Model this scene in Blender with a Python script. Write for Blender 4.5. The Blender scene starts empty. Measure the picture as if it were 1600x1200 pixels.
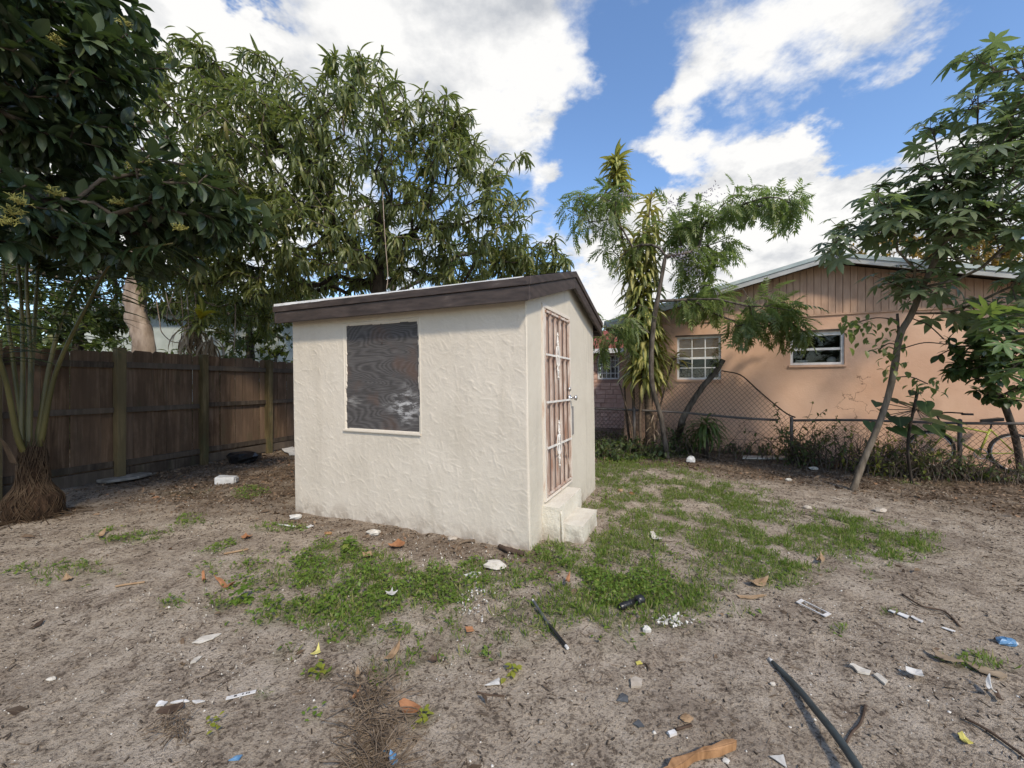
import bpy, math, random
import numpy as np
from mathutils import Vector, Matrix, Quaternion

SC = bpy.context.scene
COL = SC.collection
R = math.radians
rng = np.random.default_rng(7)
random.seed(7)

# ------------------------------------------------------------------ camera
F = 636.0                      # focal length in photo pixels (1600 wide)
CAM_H = 1.5
cam_data = bpy.data.cameras.new('camera')
cam_data.sensor_width = 36.0
cam_data.lens = 36.0 * F / 1600.0
cam_data.clip_start = 0.05
cam_data.clip_end = 2000.0
cam = bpy.data.objects.new('camera', cam_data)
COL.objects.link(cam)
cam.location = (0, 0, CAM_H)
cam.rotation_euler = (R(90), 0, 0)
SC.camera = cam

def ray(px, py):
    return np.array([(px - 800) / F, 1.0, (600 - py) / F])
def at(px, py, Y):
    d = ray(px, py)
    return np.array([d[0] * Y, Y, CAM_H + d[2] * Y])
def gp(px, py):
    Y = CAM_H * F / (py - 600.0)
    return np.array([(px - 800) / F * Y, Y])

# ------------------------------------------------------------------ sky + sun
SUN = Vector((0.33, -0.76, 0.80)).normalized()       # towards the sun
SKY_STRENGTH = 0.13
world = bpy.data.worlds.new('World')
SC.world = world
world.use_nodes = True
def build_sky():
    nt = world.node_tree
    N, L = nt.nodes, nt.links
    N.clear()
    out = N.new('ShaderNodeOutputWorld')
    bg = N.new('ShaderNodeBackground')
    L.new(bg.outputs[0], out.inputs[0])
    sky = N.new('ShaderNodeTexSky')
    sky.sky_type = 'NISHITA'
    sky.sun_disc = False
    sky.sun_elevation = math.asin(SUN.z)
    sky.sun_rotation = math.atan2(SUN.x, SUN.y)
    sky.altitude = 0
    sky.air_density = 1.0
    sky.dust_density = 0.6
    sky.ozone_density = 2.5
    bg.inputs['Strength'].default_value = SKY_STRENGTH
    tc = N.new('ShaderNodeTexCoord')
    D = tc.outputs['Generated']
    def math_(op, a, b=None, c=None):
        n = N.new('ShaderNodeMath'); n.operation = op
        for i, v in enumerate((a, b, c)):
            if v is None: continue
            if isinstance(v, (int, float)): n.inputs[i].default_value = v
            else: L.new(v, n.inputs[i])
        return n.outputs[0]
    sep = N.new('ShaderNodeSeparateXYZ'); L.new(D, sep.inputs[0])
    zz = math_('ADD', math_('MAXIMUM', sep.outputs[2], 0.0), 0.42)
    comb = N.new('ShaderNodeCombineXYZ')
    L.new(math_('DIVIDE', sep.outputs[0], zz), comb.inputs[0])
    L.new(math_('DIVIDE', sep.outputs[1], zz), comb.inputs[1])
    L.new(math_('MULTIPLY', sep.outputs[2], 1.1), comb.inputs[2])
    def noise(scale, detail, rough, off):
        n = N.new('ShaderNodeTexNoise'); n.noise_dimensions = '3D'
        n.inputs['Scale'].default_value = scale
        n.inputs['Detail'].default_value = detail
        n.inputs['Roughness'].default_value = rough
        va = N.new('ShaderNodeVectorMath'); va.operation = 'ADD'
        L.new(comb.outputs[0], va.inputs[0]); va.inputs[1].default_value = off
        L.new(va.outputs[0], n.inputs['Vector'])
        return n.outputs['Fac']
    n1 = noise(2.3, 9, 0.58, (3.1, 1.7, 0.4))
    n2 = noise(6.0, 7, 0.6, (0.3, 5.7, 2.4))
    val = math_('ADD', math_('MULTIPLY', math_('SUBTRACT', n1, 0.5), 2.1), math_('MULTIPLY', math_('SUBTRACT', n2, 0.5), 1.9))
    # where the clouds of that day stood (direction, angular radius, weight)
    blobs = [(420,40,200,.42),(640,50,190,.48),(790,60,105,.5),(855,130,75,.42),(800,180,55,.38),(240,60,180,.5),
             (300,260,260,.5),(600,330,220,.35),(80,250,250,.4),(740,300,60,.3),
             (1130,90,110,.42),(1230,30,140,.42),(1370,10,110,.4),(1050,190,70,.38),(1085,240,45,.25),
             (1250,300,120,.55),(1150,330,95,.5),(1350,320,120,.55),(1190,400,130,.5),(1000,430,90,.5),(1540,280,120,.5),
             (1460,420,220,.5),(862,295,38,.45),(930,410,70,.45),(1190,260,60,.3),
             (955,40,62,-.6),(985,190,42,-.3),(905,235,75,-.55),(960,290,70,-.55),(1410,165,90,-.6),(1540,90,130,-.7),(1250,190,60,-.25),
             (1020,275,40,-.3),(385,20,30,-.7),(1310,50,130,.3),(1420,10,110,.25),(1250,340,190,.6),(1120,330,110,.5),(1010,410,110,.4),(1060,130,70,.3),(1050,215,60,.3),(1330,215,60,-.4),(1200,215,40,-.2),(960,120,45,-.5),(1470,170,70,-.3)]
    acc = val
    wn = N.new('ShaderNodeTexNoise'); wn.inputs['Scale'].default_value = 4.0; wn.inputs['Detail'].default_value = 6; wn.inputs['Roughness'].default_value = .6
    L.new(comb.outputs[0], wn.inputs['Vector'])
    w1 = N.new('ShaderNodeVectorMath'); w1.operation = 'MULTIPLY_ADD'
    L.new(wn.outputs['Color'], w1.inputs[0]); w1.inputs[1].default_value = (.30, .30, .30); w1.inputs[2].default_value = (-.15, -.15, -.15)
    w2 = N.new('ShaderNodeVectorMath'); w2.operation = 'ADD'; L.new(D, w2.inputs[0]); L.new(w1.outputs[0], w2.inputs[1])
    DW = w2.outputs[0]
    for px, py, r, w in blobs:
        c = Vector(ray(px, py)).normalized()
        e = Vector(ray(px + r * 1.25, py)).normalized(); e2 = Vector(ray(px, py - r * 1.25)).normalized()
        rad = ((c - e).length + (c - e2).length) * .5
        vm = N.new('ShaderNodeVectorMath'); vm.operation = 'DISTANCE'
        L.new(DW, vm.inputs[0]); vm.inputs[1].default_value = c
        mr = N.new('ShaderNodeMapRange'); mr.interpolation_type = 'SMOOTHSTEP'
        L.new(vm.outputs['Value'], mr.inputs['Value'])
        mr.inputs['From Min'].default_value = rad * 1.15
        mr.inputs['From Max'].default_value = 0.0
        mr.inputs['To Min'].default_value = 0.0
        mr.inputs['To Max'].default_value = w * 1.2
        acc = math_('ADD', acc, mr.outputs[0])
    mask = N.new('ShaderNodeMapRange'); mask.interpolation_type = 'SMOOTHSTEP'
    L.new(acc, mask.inputs['Value'])
    mask.inputs['From Min'].default_value = -0.02
    mask.inputs['From Max'].default_value = 0.62
    # cloud brightness: bright tops, pale grey undersides
    n3 = noise(4.6, 8, 0.6, (7.7, 2.2, 1.1))
    cr = N.new('ShaderNodeValToRGB')
    cr.color_ramp.elements[0].position = 0.36; cr.color_ramp.elements[0].color = (0.36, 0.38, 0.415, 1)
    cr.color_ramp.elements[1].position = 0.60; cr.color_ramp.elements[1].color = (0.70, 0.695, 0.685, 1)
    L.new(math_('ADD', n3, math_('MULTIPLY', acc, 0.10)), cr.inputs[0])
    sc = N.new('ShaderNodeVectorMath'); sc.operation = 'SCALE'
    L.new(cr.outputs[0], sc.inputs[0]); sc.inputs['Scale'].default_value = 1.0 / SKY_STRENGTH
    # clean blue winter air: the sky a little deeper than the raw model
    hs = N.new('ShaderNodeHueSaturation'); hs.inputs['Saturation'].default_value = 1.08; hs.inputs['Value'].default_value = 1.30
    hs.inputs['Hue'].default_value = 0.502
    L.new(sky.outputs[0], hs.inputs['Color'])
    mix = N.new('ShaderNodeMix'); mix.data_type = 'RGBA'
    L.new(mask.outputs[0], mix.inputs['Factor'])
    L.new(hs.outputs[0], mix.inputs[6])
    L.new(sc.outputs[0], mix.inputs[7])
    L.new(mix.outputs[2], bg.inputs['Color'])
build_sky()

sun_data = bpy.data.lights.new('sun', 'SUN')
sun_data.energy = 2.5
sun_data.angle = R(6)
sun_data.color = (1.0, 0.89, 0.72)
sun = bpy.data.objects.new('sun', sun_data)
COL.objects.link(sun)
sun.rotation_euler = (-SUN).to_track_quat('-Z', 'Y').to_euler()
sun.location = SUN * 60

vs = SC.view_settings
vs.view_transform = 'Standard'
vs.look = 'None'
vs.exposure = 0.52
vs.gamma = 1.0
vs.use_curve_mapping = False
SC.cycles.max_bounces = 6
SC.cycles.transparent_max_bounces = 12
SC.cycles.use_adaptive_sampling = True

# ------------------------------------------------------------------ noise
def _hash(ix, iy, seed):
    h = (ix.astype(np.int64) * 374761393 + iy.astype(np.int64) * 668265263 + seed * 982451653) & 0xFFFFFFFF
    h = ((h ^ (h >> 13)) * 1274126177) & 0xFFFFFFFF
    h = h ^ (h >> 16)
    return (h & 0xFFFF) / 65535.0
def vnoise(x, y, seed=0):
    x = np.asarray(x, float); y = np.asarray(y, float)
    ix = np.floor(x); iy = np.floor(y)
    fx = x - ix; fy = y - iy
    fx = fx * fx * (3 - 2 * fx); fy = fy * fy * (3 - 2 * fy)
    a = _hash(ix, iy, seed); b = _hash(ix + 1, iy, seed)
    c = _hash(ix, iy + 1, seed); d = _hash(ix + 1, iy + 1, seed)
    return (a * (1 - fx) + b * fx) * (1 - fy) + (c * (1 - fx) + d * fx) * fy
def fbm(x, y, seed=0, oct=4, gain=.5):
    s = 0; a = 1; t = 0
    for o in range(oct):
        s = s + a * vnoise(np.asarray(x) * 2 ** o, np.asarray(y) * 2 ** o, seed + o * 17)
        t += a; a *= gain
    return s / t - .5

# ------------------------------------------------------------------ materials
def new_mat(name):
    m = bpy.data.materials.new(name); m.use_nodes = True
    nt = m.node_tree; nt.nodes.clear()
    out = nt.nodes.new('ShaderNodeOutputMaterial')
    b = nt.nodes.new('ShaderNodeBsdfPrincipled')
    nt.links.new(b.outputs[0], out.inputs[0])
    return m, nt, b, out
def c4(c): return (c[0], c[1], c[2], 1.0)
def ramp(nt, fac, stops):
    r = nt.nodes.new('ShaderNodeValToRGB')
    el = r.color_ramp.elements
    while len(el) < len(stops): el.new(0.5)
    for e, (p, c) in zip(el, stops):
        e.position = p; e.color = c4(c)
    nt.links.new(fac, r.inputs[0])
    return r.outputs[0]
def pos_vec(nt, scale=(1, 1, 1), obj_offset=True):
    g = nt.nodes.new('ShaderNodeNewGeometry')
    vm = nt.nodes.new('ShaderNodeVectorMath'); vm.operation = 'MULTIPLY'
    nt.links.new(g.outputs['Position'], vm.inputs[0]); vm.inputs[1].default_value = scale
    v = vm.outputs[0]
    if obj_offset:
        oi = nt.nodes.new('ShaderNodeObjectInfo')
        s = nt.nodes.new('ShaderNodeMath'); s.operation = 'MULTIPLY'; s.inputs[1].default_value = 37.0
        nt.links.new(oi.outputs['Random'], s.inputs[0])
        va = nt.nodes.new('ShaderNodeVectorMath'); va.operation = 'ADD'
        nt.links.new(v, va.inputs[0]); nt.links.new(s.outputs[0], va.inputs[1])
        v = va.outputs[0]
    return v
def nz(nt, vec, scale, detail=4, rough=.55, dist=0.0):
    n = nt.nodes.new('ShaderNodeTexNoise')
    n.inputs['Scale'].default_value = scale; n.inputs['Detail'].default_value = detail
    n.inputs['Roughness'].default_value = rough; n.inputs['Distortion'].default_value = dist
    nt.links.new(vec, n.inputs['Vector'])
    return n.outputs['Fac']
def mixc(nt, fac, a, b, mode='MIX'):
    m = nt.nodes.new('ShaderNodeMix'); m.data_type = 'RGBA'; m.blend_type = mode
    for sock, v in ((m.inputs['Factor'], fac), (m.inputs[6], a), (m.inputs[7], b)):
        if isinstance(v, (int, float)): sock.default_value = v
        elif isinstance(v, tuple): sock.default_value = c4(v)
        else: nt.links.new(v, sock)
    return m.outputs[2]
def mathn(nt, op, a, b=None):
    n = nt.nodes.new('ShaderNodeMath'); n.operation = op
    for i, v in enumerate((a, b)):
        if v is None: continue
        if isinstance(v, (int, float)): n.inputs[i].default_value = v
        else: nt.links.new(v, n.inputs[i])
    return n.outputs[0]
def maprange(nt, v, a, b, c=0.0, d=1.0, smooth=True):
    n = nt.nodes.new('ShaderNodeMapRange')
    if smooth: n.interpolation_type = 'SMOOTHSTEP'
    nt.links.new(v, n.inputs['Value'])
    n.inputs['From Min'].default_value = a; n.inputs['From Max'].default_value = b
    n.inputs['To Min'].default_value = c; n.inputs['To Max'].default_value = d
    return n.outputs[0]
def bump(nt, b, height, strength=.5, dist=.01):
    n = nt.nodes.new('ShaderNodeBump')
    n.inputs['Strength'].default_value = strength; n.inputs['Distance'].default_value = dist
    nt.links.new(height, n.inputs['Height']); nt.links.new(n.outputs[0], b.inputs['Normal'])

def simple(name, c1, c2, rough=.7, scale=8, stretch=(1, 1, 1), bstr=.3, bdist=.004, spec=.3, metal=0.0, c3=None, detail=5, mid=(.35, .65)):
    m, nt, b, out = new_mat(name)
    v = pos_vec(nt, stretch)
    f = nz(nt, v, scale, detail)
    stops = [(mid[0], c1), (mid[1], c2)]
    if c3: stops.append((min(.95, mid[1] + .12), c3))
    nt.links.new(ramp(nt, f, stops), b.inputs['Base Color'])
    b.inputs['Roughness'].default_value = rough
    b.inputs['Specular IOR Level'].default_value = spec
    b.inputs['Metallic'].default_value = metal
    if bstr: bump(nt, b, nz(nt, v, scale * 3.3, 4), bstr, bdist)
    return m

def leaf_mat(name, cols, trans=(.16, .22, .03), tfac=.28, rough=.42, rib=(.2, .26, .1), ribw=.035, stripe=None, spec=.35):
    m, nt, b, out = new_mat(name)
    g = nt.nodes.new('ShaderNodeNewGeometry'); oi = nt.nodes.new('ShaderNodeObjectInfo')
    f = mathn(nt, 'FRACT', mathn(nt, 'ADD', g.outputs['Random Per Island'], oi.outputs['Random']))
    n = len(cols)
    col = ramp(nt, f, [(p, c) for p, c in cols])
    uv = nt.nodes.new('ShaderNodeUVMap'); uv.uv_map = 'uv'
    sp = nt.nodes.new('ShaderNodeSeparateXYZ'); nt.links.new(uv.outputs[0], sp.inputs[0])
    du = mathn(nt, 'ABSOLUTE', mathn(nt, 'SUBTRACT', sp.outputs[0], .5))
    if stripe:
        col = mixc(nt, maprange(nt, du, .30, .16), col, stripe)
    if rib:
        col = mixc(nt, maprange(nt, du, ribw, ribw * .4, 0, .7), col, rib)
    # leaf-to-leaf mottling
    v = pos_vec(nt, (1, 1, 1), False)
    mott = nz(nt, v, 14, 3)
    col = mixc(nt, maprange(nt, mott, .35, .7, 0, .35), col, (0.5, 0.5, 0.45), 'MULTIPLY')
    nt.links.new(col, b.inputs['Base Color'])
    b.inputs['Roughness'].default_value = rough
    b.inputs['Specular IOR Level'].default_value = spec
    tr = nt.nodes.new('ShaderNodeBsdfTranslucent'); tr.inputs['Color'].default_value = c4(trans)
    ms = nt.nodes.new('ShaderNodeMixShader'); ms.inputs[0].default_value = tfac
    nt.links.new(b.outputs[0], ms.inputs[1]); nt.links.new(tr.outputs[0], ms.inputs[2])
    nt.links.new(ms.outputs[0], out.inputs[0])
    return m

# ------------------------------------------------------------------ objects
def tag(o, label=None, cat=None, group=None, kind=None):
    if label: o['label'] = label
    if cat: o['category'] = cat
    if group: o['group'] = group
    if kind: o['kind'] = kind
    return o
def link(o, parent=None):
    COL.objects.link(o)
    if parent is not None:
        o.parent = parent
        p = parent; loc = Vector(parent.location)
        while p.parent is not None:          # parents two deep sit at the thing's base
            p = p.parent; loc = Vector(p.location)
        o.matrix_parent_inverse = Matrix.Translation(-loc)
        if parent.parent is not None:
            o.matrix_parent_inverse = Matrix.Identity(4)
    return o
def empty(name, loc, label, cat, group=None):
    o = bpy.data.objects.new(name, None)
    o.empty_display_size = .2
    COL.objects.link(o)
    o.location = Vector([float(v) for v in loc])
    return tag(o, label, cat, group)

def mesh_np(name, V, faces, mat, uv=None, smooth=False):
    """V (n,3); faces: list of int arrays (m,3) / (m,4)"""
    me = bpy.data.meshes.new(name)
    V = np.asarray(V, np.float32)
    faces = [np.asarray(f, np.int32) for f in faces if len(f)]
    nl = sum(f.size for f in faces); nf = sum(len(f) for f in faces)
    me.vertices.add(len(V)); me.loops.add(nl); me.polygons.add(nf)
    me.vertices.foreach_set('co', V.ravel())
    li = np.concatenate([f.ravel() for f in faces])
    me.loops.foreach_set('vertex_index', li)
    tot = np.concatenate([np.full(len(f), f.shape[1], np.int32) for f in faces])
    st = np.concatenate([[0], np.cumsum(tot)[:-1]]).astype(np.int32)
    me.polygons.foreach_set('loop_start', st)
    me.polygons.foreach_set('loop_total', tot)
    if smooth: me.polygons.foreach_set('use_smooth', np.ones(nf, bool))
    if uv is not None:
        ul = me.uv_layers.new(name='uv')
        ul.data.foreach_set('uv', np.asarray(uv, np.float32)[li].ravel())
    me.materials.append(mat)
    me.update(calc_edges=True)
    return me
def add(name, me, parent=None, loc=None):
    o = bpy.data.objects.new(name, me)
    link(o, parent)
    if loc is not None: o.location = Vector([float(v) for v in loc])
    return o

class MB:
    """collects polygons; build() makes one mesh object"""
    def __init__(self, f=None):
        self.v = []; self.f = []; self.map = f
    def add(self, V, Fs):
        o = len(self.v)
        for p in V:
            self.v.append(tuple(self.map(*p)) if self.map else (float(p[0]), float(p[1]), float(p[2])))
        for q in Fs: self.f.append([i + o for i in q])
        return self
    def box(self, x0, x1, y0, y1, z0, z1, j=0.0):
        V = [(x, y, z) for z in (z0, z1) for y in (y0, y1) for x in (x0, x1)]
        if j: V = [(x + random.uniform(-j, j), y + random.uniform(-j, j), z + random.uniform(-j, j)) for x, y, z in V]
        return self.add(V, [(0, 2, 3, 1), (4, 5, 7, 6), (0, 1, 5, 4), (2, 6, 7, 3), (0, 4, 6, 2), (1, 3, 7, 5)])
    def prism(self, pts, n):
        """pts: polygon of 3-d points, n: extrusion vector"""
        k = len(pts); V = [tuple(p) for p in pts] + [tuple(np.add(p, n)) for p in pts]
        Fs = [list(range(k))[::-1], list(range(k, 2 * k))] + [(i, (i + 1) % k, k + (i + 1) % k, k + i) for i in range(k)]
        return self.add(V, Fs)
    def tube(self, pts, r, sides=8, cap=True, rough=0.0):
        V, Fs = tube_arr(pts, r, sides, cap, rough)
        return self.add(V, Fs)
    def build(self, name, mat, parent=None, smooth=False, loc=None, bevel=0.0):
        me = bpy.data.meshes.new(name)
        me.from_pydata(self.v, [], self.f)
        if smooth: me.polygons.foreach_set('use_smooth', np.ones(len(me.polygons), bool))
        me.materials.append(mat)
        me.update()
        o = add(name, me, parent, loc)
        if bevel:
            b = o.modifiers.new('bevel', 'BEVEL'); b.width = bevel; b.segments = 2; b.limit_method = 'ANGLE'
        return o

def tube_arr(pts, r, sides=8, cap=True, rough=0.0):
    P = np.asarray(pts, float); n = len(P)
    r = np.full(n, r, float) if np.isscalar(r) else np.asarray(r, float)
    T = np.gradient(P, axis=0); T /= np.linalg.norm(T, axis=1)[:, None] + 1e-9
    a = np.array([0, 0, 1.0]) if abs(T[0][2]) < .8 else np.array([1.0, 0, 0])
    u = np.cross(T[0], a); u /= np.linalg.norm(u)
    ang = np.arange(sides) / sides * 2 * np.pi
    V = []
    for i in range(n):
        u = u - T[i] * np.dot(u, T[i]); u /= np.linalg.norm(u) + 1e-9
        w = np.cross(T[i], u)
        rr = r[i] * (1 + rough * (np.sin(ang * 3 + i * .12) * .5 + rng.uniform(-.5, .5, sides)))
        V.append(P[i] + (np.cos(ang) * rr)[:, None] * u + (np.sin(ang) * rr)[:, None] * w)
    V = np.concatenate(V)
    Fs = []
    for i in range(n - 1):
        for k in range(sides):
            k2 = (k + 1) % sides
            Fs.append((i * sides + k, i * sides + k2, (i + 1) * sides + k2, (i + 1) * sides + k))
    if cap:
        Fs.append(tuple(range(sides))[::-1]); Fs.append(tuple((n - 1) * sides + k for k in range(sides)))
    return [tuple(p) for p in V], Fs

def smooth_path(pts, n=4):
    """Catmull-Rom through points"""
    P = np.asarray(pts, float)
    Q = np.vstack([2 * P[0] - P[1], P, 2 * P[-1] - P[-2]])
    out = []
    for i in range(1, len(Q) - 2):
        for t in np.arange(n) / n:
            out.append(.5 * (2 * Q[i] + (Q[i + 1] - Q[i - 1]) * t + (2 * Q[i - 1] - 5 * Q[i] + 4 * Q[i + 1] - Q[i + 2]) * t * t
                             + (3 * Q[i] - Q[i - 1] - 3 * Q[i + 1] + Q[i + 2]) * t ** 3))
    out.append(P[-1])
    return np.array(out)

def seg_prisms(P0, P1, r, sides=3):
    """many thin prisms at once -> V, quads"""
    P0 = np.asarray(P0); P1 = np.asarray(P1); n = len(P0)
    r = np.broadcast_to(np.asarray(r, float), (n,))
    T = P1 - P0; T = T / (np.linalg.norm(T, axis=1)[:, None] + 1e-9)
    a = np.where(np.abs(T[:, 2:3]) < .8, np.array([[0, 0, 1.0]]), np.array([[1.0, 0, 0]]))
    u = np.cross(T, a); u /= np.linalg.norm(u, axis=1)[:, None] + 1e-9
    w = np.cross(T, u)
    V = np.zeros((n, 2, sides, 3))
    for k in range(sides):
        an = k / sides * 2 * np.pi
        off = (u * math.cos(an) + w * math.sin(an)) * r[:, None]
        V[:, 0, k] = P0 + off; V[:, 1, k] = P1 + off
    base = (np.arange(n) * 2 * sides)[:, None]
    Q = []
    for k in range(sides):
        k2 = (k + 1) % sides
        Q.append(np.hstack([base + k, base + k2, base + sides + k2, base + sides + k]))
    return V.reshape(-1, 3), np.concatenate(Q)
# ------------------------------------------------------------------ ground
_fr = np.random.default_rng(44)
FOOT = [(float(a), float(b), float(c), float(d)) for a, b, c, d in zip(_fr.uniform(-4, 5.5, 90), _fr.uniform(1.5, 6.0, 90), _fr.uniform(0, 3.14, 90), _fr.uniform(.4, 1.1, 90))]
def H(x, y):
    x = np.asarray(x, float); y = np.asarray(y, float)
    near = np.exp(-((x / 14) ** 2 + ((y - 5) / 12) ** 2))
    h = fbm(x * .55 + 3.3, y * .55 + 8.1, 3, 3) * .11
    h = h + fbm(x * 2.6, y * 2.6, 11, 3) * .035
    d = np.sqrt(x * x + y * y)
    fine = np.clip(1.2 - d / 9.0, 0.15, 1)
    h = h + (fbm(x * 9, y * 9, 23, 3) * .024 + fbm(x * 26, y * 26, 31, 2) * .012) * fine
    for fx, fy, fa, fd in FOOT:
        dx = x - fx; dy = y - fy; m = (np.abs(dx) < .4) & (np.abs(dy) < .4)
        if m.any():
            u = dx[m] * math.cos(fa) + dy[m] * math.sin(fa); v_ = -dx[m] * math.sin(fa) + dy[m] * math.cos(fa); q = np.sqrt((u / .15) ** 2 + (v_ / .06) ** 2)
            h[m] += fd * (-.016 * np.exp(-q ** 4) + .008 * np.exp(-((q - 1.35) / .3) ** 2))
    # worn furrows running towards the viewer
    h = h + .012 * np.sin((x * .9 + y * .35) * 5.2 + 3 * fbm(x * .8, y * .8, 41, 2)) * np.clip(1 - d / 8, 0, 1)
    return h * near - .01
def Hs(x, y): return float(H(np.array([x]), np.array([y]))[0])

def soil_mat():
    m, nt, b, out = new_mat('sandy_soil')
    v = pos_vec(nt, (1, 1, 1), False)
    big = nz(nt, v, .7, 5, .6, .4); mid = nz(nt, v, 4.5, 6, .62, .3); fine = nz(nt, v, 34, 6, .7); grain = nz(nt, v, 210, 3, .7)
    col = ramp(nt, mid, [(.32, (.30, .232, .172)), (.48, (.47, .385, .292)), (.64, (.61, .515, .408))])
    col = mixc(nt, maprange(nt, big, .38, .62, 0, .6), col, (.485, .394, .292))
    dmp = nz(nt, v, 1.7, 5, .6, .6)
    col = mixc(nt, maprange(nt, dmp, .50, .66, 0, .5), col, (.235, .178, .130))
    # dark organic flecks between the sand grains
    col = mixc(nt, maprange(nt, fine, .60, .50, 0, .0), col, (.1, .08, .06))
    fl = mathn(nt, 'MULTIPLY', maprange(nt, fine, .50, .60), maprange(nt, mid, .62, .38, .30, 1.0))
    col = mixc(nt, mathn(nt, 'MULTIPLY', fl, .80), col, (.078, .056, .040))
    f2 = nz(nt, v, 75, 5, .65)
    col = mixc(nt, mathn(nt, 'MULTIPLY', maprange(nt, f2, .53, .62), .75), col, (.095, .07, .05))
    lt = maprange(nt, fine, .44, .34, 0, .6)
    col = mixc(nt, lt, col, (.54, .46, .37))
    vor = nt.nodes.new('ShaderNodeTexVoronoi'); vor.inputs['Scale'].default_value = 85
    nt.links.new(v, vor.inputs['Vector'])
    sh = mathn(nt, 'MULTIPLY', maprange(nt, vor.outputs['Distance'], .16, .10), maprange(nt, nz(nt, v, 55, 2), .60, .66))
    col = mixc(nt, mathn(nt, 'MULTIPLY', sh, .8), col, (.62, .58, .5))
    col = mixc(nt, maprange(nt, grain, .3, .7, 0, .5), col, mixc(nt, .5, col, (.12, .1, .085)))
    # leaf-mould under the trees and along the fences (darker organic soil, painted on the mesh as a soil type)
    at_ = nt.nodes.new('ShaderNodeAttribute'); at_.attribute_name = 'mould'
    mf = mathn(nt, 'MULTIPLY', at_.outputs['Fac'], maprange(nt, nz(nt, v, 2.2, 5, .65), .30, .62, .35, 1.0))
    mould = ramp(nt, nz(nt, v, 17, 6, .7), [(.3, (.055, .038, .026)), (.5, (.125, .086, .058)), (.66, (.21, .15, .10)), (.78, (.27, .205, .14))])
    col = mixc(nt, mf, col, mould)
    at2 = nt.nodes.new('ShaderNodeAttribute'); at2.attribute_name = 'green'
    gf = mathn(nt, 'MULTIPLY', at2.outputs['Fac'], maprange(nt, nz(nt, v, 12, 5, .7), .38, .6, 0, .75))
    col = mixc(nt, gf, col, (.075, .10, .028))
    nt.links.new(col, b.inputs['Base Color'])
    b.inputs['Roughness'].default_value = .95; b.inputs['Specular IOR Level'].default_value = .1
    hgt = mathn(nt, 'ADD', mathn(nt, 'MULTIPLY', fine, 1.0), mathn(nt, 'MULTIPLY', grain, .28))
    hgt = mathn(nt, 'ADD', hgt, mathn(nt, 'MULTIPLY', nz(nt, v, 90, 4, .7), .5))
    bump(nt, b, hgt, 1.0, .024)
    return m

# grass / weed patches seen in the yard: (px, py, rx, ry, density, kind) in photo pixels, laid on the ground where they grow
PATCH = [(1010, 800, 150, 40, .55, 'g'), (1150, 830, 190, 50, .60, 'g'), (1300, 835, 150, 34, .60, 'g'), (1100, 880, 160, 40, .55, 'g'), (640, 920, 230, 60, .50, 'g'), (880, 930, 170, 60, .6, 'g'), (480, 900, 130, 55, .45, 'w'), (1000, 740, 110, 22, .6, 'g'), (590, 1010, 160, 40, .28, 'g'),
         (505, 868, 75, 24, 1.0, 'w'), (560, 905, 120, 22, .85, 'w'), (420, 940, 85, 26, 1.0, 'w'), (600, 935, 130, 45, .75, 'w'),
         (470, 950, 60, 22, 1.0, 'w'), (690, 915, 70, 30, .8, 'w'), (620, 970, 60, 22, .8, 'w'), (760, 965, 90, 35, .55, 'g'), (560, 975, 90, 25, .5, 'g'),
         (850, 960, 90, 40, .6, 'g'), (900, 895, 95, 42, 1.0, 'w'), (960, 915, 110, 40, 1.0, 'w'), (1050, 920, 80, 45, .9, 'g'), (990, 940, 110, 35, .8, 'g'),
         (870, 860, 50, 22, 1.0, 'g'), (950, 850, 60, 30, .9, 'g'), (1010, 850, 50, 14, .5, 'g'), (1010, 820, 90, 12, .6, 'g'),
         (1080, 765, 110, 16, .75, 'g'), (1060, 790, 80, 14, .7, 'g'), (960, 745, 60, 16, .7, 'g'), (1130, 800, 60, 20, .6, 'g'),
         (1200, 850, 70, 40, .9, 'g'), (1190, 880, 75, 28, .9, 'g'), (1180, 785, 60, 12, .7, 'g'), (1260, 815, 110, 26, .85, 'g'), (1380, 845, 80, 30, .8, 'g'),
         (1330, 825, 80, 16, .7, 'g'), (1120, 935, 50, 25, .7, 'g'), (1070, 830, 40, 10, .5, 'g'), (1325, 895, 45, 10, .75, 'g'), (1230, 905, 40, 12, .5, 'g'),
         (100, 895, 90, 22, .22, 'g'), (30, 890, 30, 10, .5, 'w'), (120, 885, 45, 10, .4, 'w'), (200, 835, 60, 12, .45, 'w'), (300, 815, 30, 12, .35, 'w'), (360, 860, 45, 12, .5, 'w'),
         (320, 890, 40, 12, .3, 'w'), (390, 770, 26, 8, .7, 'w'), (290, 770, 40, 8, .3, 'g'), (420, 825, 22, 8, .6, 'w'), (455, 822, 25, 8, .4, 'w'),
         (630, 1045, 50, 12, .35, 'w'), (600, 1060, 40, 25, .35, 'g'), (655, 1115, 25, 16, .6, 'w'), (500, 1045, 20, 10, .5, 'w'), (555, 1065, 15, 8, .6, 'w'),
         (760, 1018, 28, 10, .7, 'w'), (490, 1110, 10, 8, .6, 'w'), (270, 945, 22, 8, .6, 'w'), (1530, 1030, 50, 14, .6, 'g'), (1385, 950, 18, 8, .6, 'g'), (1310, 980, 14, 8, .6, 'g'),
         (1000, 700, 70, 14, .5, 'w'), (950, 690, 40, 16, .7, 'w'), (970, 710, 40, 14, .8, 'w'), (1440, 750, 60, 10, .25, 'g'), (740, 880, 16, 8, .6, 'w'), (410, 1077, 10, 6, .8, 'w'),
         (1120, 890, 40, 20, .4, 'g'), (1000, 880, 80, 20, .5, 'w'), (350, 850, 30, 8, .3, 'w')]
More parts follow.
